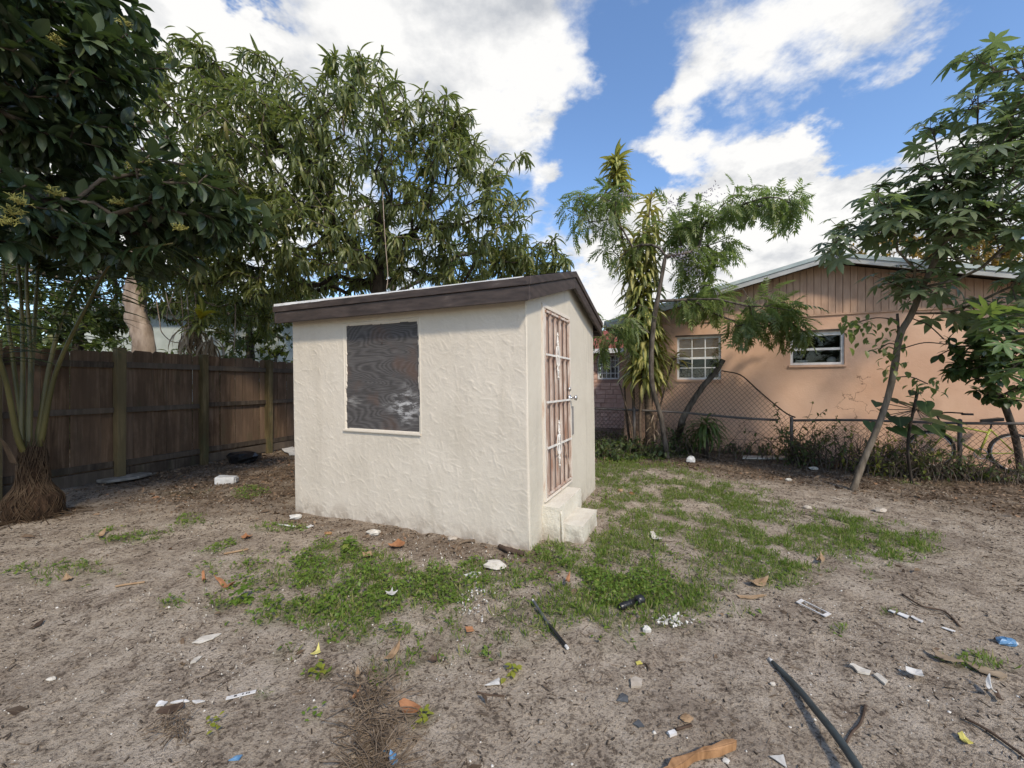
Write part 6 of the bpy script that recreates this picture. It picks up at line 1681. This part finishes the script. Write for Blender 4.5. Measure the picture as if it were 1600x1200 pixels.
def yard_things():
    # beside the board fence
    c = gp(353, 757); t = empty('plastic_block', (c[0], c[1], Hs(*c)), 'white plastic box lying on its side between board fence and shed', 'plastic box')
    m = MB(); m.box(-.13, .13, -.07, .09, .0, .105, .008); b = m.build('body', M_PLAST, t, False, None, .015); b.matrix_parent_inverse = Matrix.Identity(4); b.rotation_euler = (0, .06, .25)
    m = MB(); m.box(.131, .142, -.05, .07, .02, .085); q = m.build('lid', M_PAPER, t, False, None, .004); q.matrix_parent_inverse = Matrix.Identity(4); q.rotation_euler = (0, .06, .25)
    flake('white_sheet', 'white board sheet lying by the left rear corner of the shed', 'sheet', [(440, 702), (464, 697), (466, 712), (452, 712)], M_PLAST, .01, .03)
    lump('dark_bag', 'dark heap of cloth lying at the foot of the fence near the shed', 'cloth heap', 380, 722, 56, 34, M_BLACK, 3, .5)
    stick('fence_pipe', 'grey pipe lying along the foot of the board fence', 'pipe', [(92, 760), (143, 744), (190, 735)], .022, M_RAILM, .03)
    flake('grey_plank', 'weathered grey plank on the soil beside the palm base', 'plank', [(-30, 768), (34, 760), (36, 766), (-30, 777)], M_RAIL, .03, .01)
    lump('white_rag', 'small white rag on the soil at the bottom of the fence', 'rag', 356, 708, 12, 9, M_PAPER, 5)
    lump('crumpled_paper', 'crumpled white paper beside the left corner of the shed', 'paper', 462, 808, 22, 12, M_PAPER, 6)
    stick('white_stick', 'thin white stick on the ground by the crumpled paper', 'stick', [(434, 820), (462, 822)], .010, M_PLAST, .012, 5)
    flake('white_chip', 'white chip just right of the thin white stick', 'chip', [(478, 823), (486, 819), (490, 821), (482, 825)], M_PLAST, .008)
    lump('white_stone', 'white stone block in front of the shed wall', 'stone', 584, 838, 22, 13, M_PLASTER, 7, .8)
    lump('red_stone', 'small reddish stone and white shard near the shed foot', 'stone', 513, 836, 14, 7, M_TANW, 8)
    lump('concrete_lump', 'pale concrete lump at the wall foot near the shed corner', 'concrete', 708, 847, 16, 10, M_PALES, 17)
    stick('pale_twig', 'pale bent root against the foot of the shed wall', 'root', [(711, 866), (716, 856), (728, 851), (742, 851)], .014, M_STRAW, .02)
    stick('dark_root', 'dark bark piece under the near corner of the shed', 'bark', [(780, 860), (795, 868), (818, 874)], .022, M_BRN, .02, 6, .35)
    flake('white_tile', 'white broken tile lying in front of the near shed corner', 'tile', [(725, 902), (736, 897), (751, 899), (736, 905)], M_PLAST, .012)
    t = lump('plaster_chunk', 'broken plaster chunk with pale rim by the near shed corner', 'plaster', 773, 890, 34, 20, M_PLASTER, 9, .6)
    flake('torn_paper', 'torn white star shaped paper lying on the weeds', 'paper', [(602, 940), (609, 937), (613, 933), (615, 937), (622, 937), (616, 942), (610, 945)], M_PAPER, .003, .05, .3)
    flake('orange_strip', 'orange brown bark strip before the shed wall', 'bark', [(606, 857), (622, 850), (633, 853), (630, 860), (615, 861)], M_ORANGE, .006, .008, .4)
    flake('orange_scrap', 'small rusty orange scrap in the grass', 'scrap', [(727, 984), (738, 983), (741, 988), (729, 990)], M_ORANGE, .006, .02, .2)
    flake('red_leaf', 'dry red leaf standing in the grass right of the steps', 'leaf', [(882, 922), (886, 914), (891, 911), (890, 920), (885, 926)], M_ORANGE, .004, .04, .6)
    # front left
    flake('white_shard', 'long pointed white shard on the sand at the left', 'shard', [(300, 1004), (317, 994), (346, 990), (333, 998), (312, 1004)], M_PLASTER, .006, .006)
    flake('white_shard', 'small slim white shard just below the long pointed shard', 'shard', [(297, 1038), (304, 1029), (316, 1025), (306, 1035)], M_PLASTER, .006, .006)
    c = gp(377, 1080); t = empty('marked_strip', (c[0], c[1], Hs(*c)), 'white plastic strip with black marks lying on the sand', 'plastic strip')
    m = MB(); m.box(-.062, .062, -.010, .010, .006, .010); b = m.build('strip', M_PLAST, t); 
    b.matrix_parent_inverse = Matrix.Identity(4); b.rotation_euler = (0, 0, .38)
    for k, x in enumerate((-.03, .004, .020, .03)):
        m = MB(); m.box(x, x + (.012 if k == 0 else .006), -.006, .004, .0101, .0108); q = m.build('mark', M_BLACK, t); q.matrix_parent_inverse = Matrix.Identity(4); q.rotation_euler = (0, 0, .38)
    for k, pl in enumerate([[(243, 1103), (248, 1097), (262, 1098), (256, 1104)], [(266, 1100), (290, 1093), (296, 1095), (272, 1101)], [(300, 1094), (311, 1090), (320, 1091), (306, 1096)]]):
        flake('broken_strip', ['left end of the broken white strip above the pale root tuft', 'long middle piece of the broken white strip', 'right end of the broken white strip nearest the marked strip'][k], 'plastic strip', pl, M_PLAST, .006, .006, group='pieces of a broken white strip')
    flake('brown_scrap', 'dark brown scrap between broken strip and root tuft', 'scrap', [(244, 1117), (250, 1110), (287, 1100), (287, 1106), (267, 1115)], M_BRN, .006, .006, .2)
    flake('brown_scrap', 'small dark brown scrap on the sand near the left edge', 'scrap', [(48, 981), (56, 972), (69, 966), (64, 975)], M_BRN, .006, .006, .2)
    lump('white_pebble', 'white stone lying alone on the sand at far left', 'stone', 80, 1055, 13, 8, M_PLASTER, 11)
    r = np.random.default_rng(4)
    def tangle(name, label, px0, px1, py0, py1, n, mat, L=.10, rad=.0018, zt=.03, cat='root tuft', stuff=False):
        A = []; Bq = []
        for k in range(n):
            g = gp(r.uniform(px0, px1), r.uniform(py0, py1)); p = np.array([g[0], g[1], Hs(*g) + r.uniform(.002, zt)]); v = r.normal(size=3) * (1, 1, .25)
            for j in range(5):
                v = v + r.normal(size=3) * .5 * np.array([1, 1, .4]); q = p + v / np.linalg.norm(v) * L / 5; q[2] = max(q[2], Hs(q[0], q[1]) + .001); A.append(p); Bq.append(q); p = q
        V, Q = seg_prisms(np.array(A), np.array(Bq), r.uniform(rad * .5, rad, len(A)), 3); o = add(name, mesh_np(name, V, [Q], mat)); tag(o, label, None if stuff else cat, None, 'stuff' if stuff else None)
    tangle('root_tuft', 'pale tuft of fine roots on the sand below the brown scrap', 252, 292, 1118, 1152, 60, M_STRAW, .08, .0022)
    tangle('straw_heap', 'brown dry straw heap running to the bottom edge', 555, 614, 1062, 1215, 300, M_STRAW, .17, .0028, .045, stuff=True)
    flake('blue_shard', 'small blue plastic shard at the bottom left', 'shard', [(357, 1182), (366, 1175), (379, 1172), (374, 1180)], M_BLUE, .004)
    for k, (pl, lab) in enumerate([([(150, 843), (156, 836), (166, 833), (160, 841)], 'brown curled leaf lying on the sand left of the grass'), ([(96, 908), (104, 901), (114, 903), (108, 909)], 'brown leaf lying in the thin grass at far left'), ([(376, 845), (384, 841), (395, 843), (386, 848)], 'orange brown leaf before the left shed corner'),
                     ([(315, 905), (319, 903), (322, 915), (318, 917)], 'narrow curled orange leaf left of the big weeds'), ([(334, 915), (348, 914), (368, 922), (362, 926), (345, 919)], 'long orange leaf pointing at the big weeds'), ([(668, 1032), (676, 1023), (688, 1022), (680, 1034)], 'dark curled leaf on the sand below the weeds'),
                     ([(564, 1071), (553, 1079), (548, 1086), (556, 1083)], 'small orange leaf near the head of the straw heap'), ([(566, 872), (580, 870), (583, 878), (570, 880)], 'tan leaf caught among the weeds'), ([(563, 1049), (559, 1043), (553, 1054), (560, 1060)], 'ochre leaf among the yellow weeds')]):
        flake('fallen_leaf', lab, 'leaf', pl, [M_TANL, M_TANL, M_ORANGE, M_ORANGE, M_ORANGE, M_BRN, M_ORANGE, M_TANL, M_TANL][k], .003, .008, .5, k, 'single fallen leaves')
    stick('tan_stick', 'tan curled bark stick left of the big weeds', 'stick', [(350, 872), (368, 869), (388, 864)], .009, M_TANL, .012, 5)
    stick('tan_stick', 'thin tan stick lying on the sand between two leaves', 'stick', [(180, 918), (200, 914), (226, 912)], .008, M_TANL, .012, 5)
    flake('brown_leaf_blade', 'long pointed brown leaf blade standing over the sand', 'leaf', [(600, 1036), (612, 1018), (627, 1008), (624, 1018), (608, 1036)], M_TANL, .004, .015, .5)
    flake('yellow_leaf', 'pale yellow pointed leaf on the sand below the weeds', 'leaf', [(485, 1024), (494, 1018), (498, 1011), (501, 1022), (490, 1025)], M_YEL, .003, .012, .4)
    # big orange leaf with a midrib
    P = [(623, 1098), (632, 1093), (646, 1096), (656, 1103), (659, 1110), (648, 1113), (633, 1112), (626, 1106)]
    flake('orange_leaf', 'large flat orange leaf lying on the sand at bottom centre', 'leaf', P, M_ORANGE, .003, .012, .3)
    flake('wrapper', 'crumpled blue and yellow wrapper at the end of the straw heap', 'wrapper', [(607, 1180), (610, 1172), (620, 1174), (622, 1186), (613, 1191)], M_BLUE, .006, .012, .6)
    flake('blue_chip', 'slim blue foil chip above the crumpled wrapper', 'foil', [(599, 1164), (603, 1154), (607, 1156), (606, 1167)], M_BLUE, .004, .008, .2)
    flake('triangle_paper', 'white triangle of paper beside the yellow weed', 'paper', [(757, 1062), (780, 1051), (781, 1062)], M_PAPER, .003, .008)
    flake('triangle_paper', 'off white triangle of paper near the hose at bottom right', 'paper', [(1203, 1177), (1224, 1173), (1230, 1195)], M_PAPER, .003, .008)
    stick('dark_twig', 'dark bent twig on the sand below the triangle paper', 'twig', [(745, 1077), (765, 1076), (788, 1079)], .005, M_BRN, .006, 5)
    # rod in two lengths, white tip
    g = gp(834, 951); t = empty('black_rod', (g[0], g[1], Hs(*g)), 'black rod with white ends lying across the grass edge', 'rod')
    P = [np.array([*gp(*q), 0]) for q in ((834, 950), (857, 982), (884, 1012))]
    P = [p + (0, 0, Hs(p[0], p[1]) + dz) for p, dz in zip(P, (.035, .02, .016))]
    m = MB(); m.tube(P[:2], .0085, 7); m.build('rod', M_GREYS, t); m = MB(); m.tube([P[1] * .98 + P[2] * .02, P[2]], .011, 8); m.build('sleeve', M_BLACK, t)
    d = (P[2] - P[1]); d /= np.linalg.norm(d); m = MB(); m.tube([P[2], P[2] + d * .022], .009, 7); m.build('tip', M_PLAST, t); d0 = P[0] - P[1]; d0 /= np.linalg.norm(d0); m = MB(); m.tube([P[0], P[0] + d0 * .02], .0075, 7); m.build('tip', M_PLAST, t)
    # black hose nozzle
    g = gp(985, 950); z = Hs(*g) + .035; s = g[1] / F
    t = empty('hose_nozzle', (g[0], g[1], z - .035), 'black plastic nozzle with ribbed grip lying in the grass', 'nozzle')
    a = np.array([g[0] - 18 * s, g[1] - .02, z]); b = np.array([g[0] + 10 * s, g[1] + .04, z + .01]); e = np.array([g[0] + 24 * s, g[1] + .06, z + .015])
    ax = (b - a) / np.linalg.norm(b - a); L = np.linalg.norm(b - a)
    m = MB(); m.tube([a, a + ax * .005, a + ax * L * .5, b], [.018, .022, .021, .019], 12); m.build('barrel', M_BLACK, t, True)
    for k in range(4): m = MB(); m.tube([a + ax * L * (.15 + .16 * k), a + ax * L * (.21 + .16 * k)], .0245, 12); m.build('grip_ring', M_BLACK, t, True)
    m = MB(); m.tube([b, b + ax * .012, e - ax * .01, e], [.019, .030, .033, .026], 14); m.build('head', M_BLACK, t, True); m = MB(); m.tube([b, b + (.012, -.03, .03), b + (.02, -.05, .01)], .010, 8); m.build('lever', M_BLACK, t, True)
    def crumbs(label, px, py, sx, sy, n, seed, mat=M_PAPER, big=.013):
        r = np.random.default_rng(seed); V = MB()
        for k in range(n):
            g = gp(r.normal(px, sx), r.normal(py, sy)); z = Hs(*g) + .01; w = r.uniform(.4, 1) * big; an = r.uniform(0, 3)
            V.prism([(g[0] + w * math.cos(an + q), g[1] + w * math.sin(an + q) * .7, z + r.uniform(0, .02)) for q in (0, 1.4, 3.0, 4.5)], (0, 0, .004))
        o = V.build('white_crumbs', mat); tag(o, label, None, None, 'stuff')
    crumbs('white paint flakes scattered in the grass below the shed corner', 742, 942, 17, 16, 48, 1, M_PAPER, .009); crumbs('white crumbs at the edge of the grass', 1052, 968, 12, 5, 55, 2)
    crumbs('white plaster crumbs along the shed foot', 690, 875, 60, 12, 60, 3, M_PLASTER, .009); crumbs('white bits near the broken strips', 320, 1000, 120, 50, 60, 5, M_PLASTER, .006)
    lump('paper_twist', 'twisted white paper at the lower edge of the grass', 'paper', 1011, 984, 14, 14, M_PAPER, 21, .9)
    flake('pale_flat_stone', 'pale flat stone on the bare sand at centre', 'stone', [(985, 1060), (993, 1056), (1004, 1060), (1002, 1070), (986, 1071)], M_PALES, .012, .004)
    flake('slate_shard', 'grey pointed shard beside the pale flat stone', 'shard', [(964, 1089), (972, 1078), (982, 1084), (981, 1091)], M_GREYS, .006)
    flake('slate_shard', 'grey shard lying lower than the pale flat stone', 'shard', [(990, 1125), (997, 1119), (1007, 1130), (998, 1131)], M_GREYS, .006)
    flake('yellow_chip', 'small yellow chip on the bare sand above the flat stone', 'chip', [(993, 1033), (1000, 1031), (1004, 1035), (995, 1037)], M_YEL, .004)
    flake('yellow_chip', 'curved yellow scrap on the sand near the right bottom corner', 'chip', [(1496, 1143), (1503, 1142), (1521, 1158), (1512, 1161), (1503, 1153)], M_YEL, .004, .008, .3)
    lump('ochre_scrap', 'crumpled ochre scrap above the split wood', 'scrap', 1072, 1118, 22, 13, M_TANL, 22, .5)
    stick('brown_stick', 'short dark stick between ochre scrap and split wood', 'stick', [(1056, 1134), (1068, 1131), (1081, 1128)], .007, M_BRN, .008, 5)
    flake('white_chip', 'white chip on the sand above the split wood', 'chip', [(1043, 1140), (1054, 1137), (1058, 1142), (1047, 1145)], M_PLAST, .012)
    lump('white_chip', 'small white stone beside the upper end of the hose', 'stone', 1208, 1063, 9, 10, M_PLASTER, 24)
    o = flake('split_wood', 'split length of orange wood at the bottom edge', 'wood', [(1034, 1204), (1050, 1189), (1100, 1171), (1145, 1157), (1150, 1164), (1108, 1180), (1072, 1194), (1046, 1206)], M_TANW, .03, .006)
    lump('white_fleck', 'white scrap resting on the end of the split wood', 'scrap', 1134, 1180, 12, 10, M_PAPER, 25)
    lump('white_scrap', 'white crumpled scrap at the bottom edge left of the wood', 'paper', 732, 1198, 14, 10, M_PAPER, 26); lump('white_fleck', 'tiny white scrap at the bottom edge of the sand', 'scrap', 781, 1190, 10, 5, M_PAPER, 27)
    # hose
    g = gp(1207, 1028); t = empty('garden_hose', (g[0], g[1], Hs(*g)), 'dark grey hose with white tip running off the bottom right', 'hose')
    pts = [(1207, 1028), (1230, 1052), (1250, 1079), (1274, 1116), (1299, 1157), (1330, 1202), (1365, 1262), (1400, 1340)]
    P = [np.array([*gp(*q), 0]) for q in pts]; zz = (.014, .018, .028, .045, .06, .07, .075, .07); P = [p + (0, 0, Hs(p[0], p[1]) + z) for p, z in zip(P, zz)]
    path = smooth_path(P, 6); m = MB(); m.tube(path, np.interp(np.linspace(0, 1, len(path)), [0, .12, 1], [.009, .0155, .0165]), 12); m.build('tube', M_HOSE, t, True)
    d = path[0] - path[1]; d /= np.linalg.norm(d); m = MB(); m.tube([path[0], path[0] + d * .03], [.009, .006], 8); m.build('tip', M_PLAST, t, True)
    # label holder: an open white frame
    q = [np.array([*gp(*p), 0]) for p in ((1244, 941), (1252, 936), (1299, 957), (1290, 963))]; q = [p + (0, 0, Hs(p[0], p[1]) + .012) for p in q]; c = sum(q) / 4
    t = empty('plastic_holder', tuple(c), 'open white rectangular plastic frame lying on the sand', 'plastic holder')
    for i in range(4):
        a, b = q[i], q[(i + 1) % 4]; a2, b2 = a + (c - a) * .22, b + (c - b) * .22
        m = MB(); m.prism([a, b, b2, a2], (0, 0, .005)); m.build('frame_side', M_PLAST, t)
    for k, pl in enumerate([[(1388, 953), (1392, 951), (1400, 955), (1397, 957)], [(1402, 958), (1405, 956), (1421, 961), (1418, 965)], [(1423, 962), (1426, 960), (1443, 968), (1440, 970)], [(1471, 976), (1474, 975), (1493, 980), (1490, 982)]]):
        flake('white_sliver', ['shortest white sliver nearest the open frame', 'broad white sliver second from the open frame', 'white sliver third from the open frame', 'thin white sliver farthest from the open frame'][k], 'sliver', pl, M_PLAST, .005, .008, group='white slivers in a row')
    # right side
    t = lump('blue_can', 'crumpled blue and silver foil wrapper near the right edge', 'wrapper', 1572, 997, 28, 16, M_BLUE, 31, .7)
    lump('foil_end', 'silver white end of foil beside the blue wrapper', 'foil', 1587, 999, 9, 8, M_PLAST, 32)
    flake('plaster_trim', 'longer cream plaster strip on the sand at right', 'plaster', [(1327, 1037), (1334, 1037), (1361, 1046), (1358, 1051), (1340, 1048)], M_PLASTER, .01, .005)
    flake('plaster_trim', 'short cream plaster strip below the longer strip', 'plaster', [(1365, 1052), (1371, 1050), (1387, 1062), (1383, 1066)], M_PLASTER, .01, .005)
    flake('torn_label', 'torn white paper with folded corner right of the plaster strips', 'paper', [(1415, 1046), (1428, 1049), (1440, 1053), (1444, 1064), (1430, 1060), (1417, 1056)], M_PAPER, .004, .02, .4)
    flake('cardboard_strip', 'brown cardboard strip at right with raised end', 'cardboard', [(1456, 1014), (1466, 1020), (1500, 1032), (1506, 1039), (1474, 1034), (1462, 1026)], M_CARD, .006, .02, .2)
    flake('cardboard_strip', 'flat brown cardboard strip next to the grass tuft', 'cardboard', [(1508, 1034), (1540, 1042), (1574, 1056), (1566, 1060), (1530, 1050)], M_CARD, .006, .01, .1)
    flake('feather', 'white scrap with dark tail standing up near the right edge', 'scrap', [(1540, 1074), (1547, 1072), (1552, 1086), (1558, 1094), (1549, 1096)], M_PAPER, .004, .03, .5); flake('dark_scrap', 'dark scrap tucked under the white standing scrap', 'scrap', [(1552, 1084), (1558, 1083), (1569, 1100), (1565, 1103)], M_BRN, .004, .015, .3)
    stick('long_twig', 'long thin twig running to the right bottom corner', 'twig', [(1508, 1122), (1540, 1138), (1570, 1158), (1606, 1184)], .006, M_BRN, .012, 5)
    stick('long_twig', 'thin curved twig on the sand beside the hose', 'twig', [(1318, 1168), (1330, 1140), (1345, 1120), (1352, 1096)], .005, M_BRN, .01, 5)
    stick('long_twig', 'thin root crossing the sand above the cardboard strips', 'twig', [(1410, 925), (1440, 943), (1475, 950), (1500, 972)], .006, M_BRN, .01, 5)
    lump('tan_stone', 'pale tan stone on the soil behind the right grass', 'stone', 1375, 798, 18, 12, M_PALES, 33); lump('brown_stone', 'brown and white stone in the grass left of the leaning trunk', 'stone', 1262, 790, 13, 10, M_PALES, 34)
    flake('dry_leaf', 'dry brown leaf at the right edge of the grass', 'leaf', [(1275, 874), (1282, 869), (1289, 874), (1281, 880)], M_TANL, .004, .02, .6)
    flake('paper_scrap', 'cream paper scrap on bare soil right of the steps', 'paper', [(1016, 838), (1021, 838), (1035, 846), (1030, 850), (1020, 846)], M_PLASTER, .004, .015, .3)
    flake('bark_strip', 'curled pale bark strip at the lower edge of the right grass', 'bark', [(1168, 913), (1180, 907), (1201, 908), (1196, 915), (1178, 918)], M_TANL, .005, .012, .4)
    flake('bark_strip', 'thin flat pale bark strip below the curled one', 'bark', [(1150, 928), (1175, 930), (1198, 929), (1180, 934), (1156, 932)], M_TANL, .004, .008)
    lump('white_bag', 'white bag of rubbish beside the foot of the chinaberry tree', 'bag', 1079, 722, 14, 14, M_PLAST, 41, .9)
    flake('white_plank', 'long thin white plank on the ground in front of the wire fence', 'plank', [(1160, 716), (1243, 717), (1243, 720), (1160, 719)], M_PLASTER, .03, .02)
    lump('white_rock', 'white rock under the fence climber', 'rock', 1272, 732, 14, 9, M_PLASTER, 42); lump('white_rock', 'small white rock on the soil left of the leaning trunk', 'rock', 1232, 750, 9, 7, M_PLASTER, 43)
    lump('tan_leaf_ball', 'curled tan leaf on the grass beyond the steps', 'leaf', 969, 765, 9, 8, M_TANL, 44)
yard_things()

# individual weeds one can pick out
def weed(label, px, py, n, L, mat, seed, hgt=.05, name='weed_plant', tm=None, group=None):
    g = gp(px, py); r = np.random.default_rng(seed); t = empty(name, (g[0], g[1], Hs(*g)), label, 'weed', group); P = []; D = []
    b = np.array([g[0], g[1], Hs(*g)])
    for k in range(n): P.append(b + np.array([r.normal() * .02, r.normal() * .02, r.uniform(.0, hgt)])); an = k * 2.4; D.append((math.cos(an), math.sin(an), .35 + r.normal() * .2))
    put_leaves(t, tm or [leaf_strip(3, .62, .6, .12, peak=.5)], P, D, np.tile((0, 0, 1.0), (n, 1)), r.uniform(L * .7, L * 1.1, n), mat, singles=n)
M_LIME = leaf_mat('lime_weed_leaf', [(0, (.20, .24, .03)), (1, (.32, .32, .05))], (.5, .5, .06), .35, .45, (.25, .3, .06))
weed('tall heart leaved weed standing over the weed patch at left', 378, 940, 14, .075, M_WEED, 1, .09)
weed('yellow-green weed beside the white triangle paper', 800, 1046, 12, .042, M_LIME, 2)
weed('clump of bigger leaves at the back of the weed patch before the shed', 545, 862, 26, .085, M_WEED, 3, .10)
weed('yellowish weed near the marked strip below the sand', 338, 1130, 10, .03, M_LIME, 4)
weed('yellow-green weed left of the straw heap top', 498, 1048, 12, .038, M_LIME, 5)
weed('small yellow weed close by the orange leaf', 660, 1122, 16, .034, M_LIME, 6)
weed('lone light weed in the bare strip by the shed wall', 725, 884, 16, .045, M_WEED, 7)
weed('small weed standing alone on the sand left of straw', 492, 1112, 8, .03, M_WEED, 8)

# ------------------------------------------------------------------ bicycle behind the wire fence
def build_bicycle():
    M_FR = simple('yellow_green_bicycle_paint', (.26, .28, .03), (.36, .38, .06), .4, 6, (1, 1, 1), .1, .001, .5); M_TY = simple('black_rubber', (.012, .012, .012), (.025, .025, .025), .8, 10); M_CH = simple('dull_chrome', (.3, .3, .3), (.42, .42, .42), .35, 10, metal=.8)
    o0 = np.array(LP(2.72, -.42, 0)); u = np.array([NR[0], NR[1], 0]); n = np.array([-D2[0], -D2[1], 0]); Z = np.array([0, 0, 1.0])
    t = empty('bicycle', tuple(o0), 'yellow-green bicycle leaning behind the wire fence at the right edge', 'bicycle')
    Pt = lambda x, z, y=0: o0 + u * x + n * (y - .10 * z) + Z * z
    FW, RW = (-.54, .33), (.52, .33)
    for x, z in (FW, RW):
        a = np.linspace(0, 2 * np.pi, 33)
        m = MB(); m.tube([Pt(x + .315 * math.cos(q), z + .315 * math.sin(q)) for q in a], .022, 8, False); w = m.build('wheel', M_TY, t, True)
        m = MB(); m.tube([Pt(x + .285 * math.cos(q), z + .285 * math.sin(q)) for q in a], .010, 6, False); m.build('rim', M_CH, w, True)
        A = [Pt(x, z, .02 * (-1) ** k) for k in range(24)]; Bq = [Pt(x + .285 * math.cos(k / 24 * 6.283), z + .285 * math.sin(k / 24 * 6.283)) for k in range(24)]
        V, Q = seg_prisms(np.array(A), np.array(Bq), .002, 3); add('spokes', mesh_np('spokes', V, [Q], M_CH), w)
        m = MB(); m.tube([Pt(x, z, -.05), Pt(x, z, .05)], .02, 8); m.build('hub', M_CH, w, True)
    bb, seat, head0, head1 = (.08, .30), (.24, .72), (-.36, .62), (-.39, .80)
    m = MB()
    for a, b, rr in ((bb, seat, .017), (head0, bb, .020), (head1, (.22, .66), .016), (seat, RW, .011), (bb, RW, .012)): m.tube([Pt(*a), Pt(*b)], rr, 8)
    m.build('frame', M_FR, t, True)
    m = MB(); m.tube(smooth_path([Pt(*head1), Pt(*head0), Pt(-.46, .45), Pt(*FW)], 5), .014, 8); m.build('fork', M_FR, t, True)
    m = MB(); m.tube(smooth_path([Pt(-.30, .98, -.30), Pt(-.40, 1.0, -.20), Pt(-.44, .94, 0), Pt(-.40, 1.0, .20), Pt(-.22, 1.0, .30)], 6), .012, 8); m.tube([Pt(*head1), Pt(-.44, .94)], .013, 8); hb = m.build('handlebar', M_TY, t, True)
    for y in (-.30, .30): m = MB(); m.tube([Pt(-.30 if y < 0 else -.24, .985, y), Pt(-.18 if y < 0 else -.10, .985, y * 1.05)], .018, 8); m.build('grip', M_BLACK, hb, True)
    m = MB(); m.prism([Pt(.12, .83, -.02), Pt(.12, .83, .02), Pt(.26, .85, .05), Pt(.38, .87, .085), Pt(.40, .87, 0), Pt(.38, .87, -.085), Pt(.26, .85, -.05)], tuple(Z * .055)); m.tube([Pt(*seat), Pt(.27, .85)], .013, 8); m.build('saddle', M_BLACK, t, False, None, .012)
    a = np.linspace(0, 2 * np.pi, 21); m = MB(); m.tube([Pt(bb[0] + .085 * math.cos(q), bb[1] + .085 * math.sin(q), .05) for q in a], .007, 5, False); m.tube([Pt(*bb, .05), Pt(bb[0] + .12, bb[1] - .12, .07), Pt(bb[0] + .12, bb[1] - .12, .14)], .010, 6); m.tube([Pt(*bb, -.05), Pt(bb[0] - .12, bb[1] + .12, -.07), Pt(bb[0] - .12, bb[1] + .12, -.14)], .010, 6); m.build('crank', M_CH, t, True)
build_bicycle()
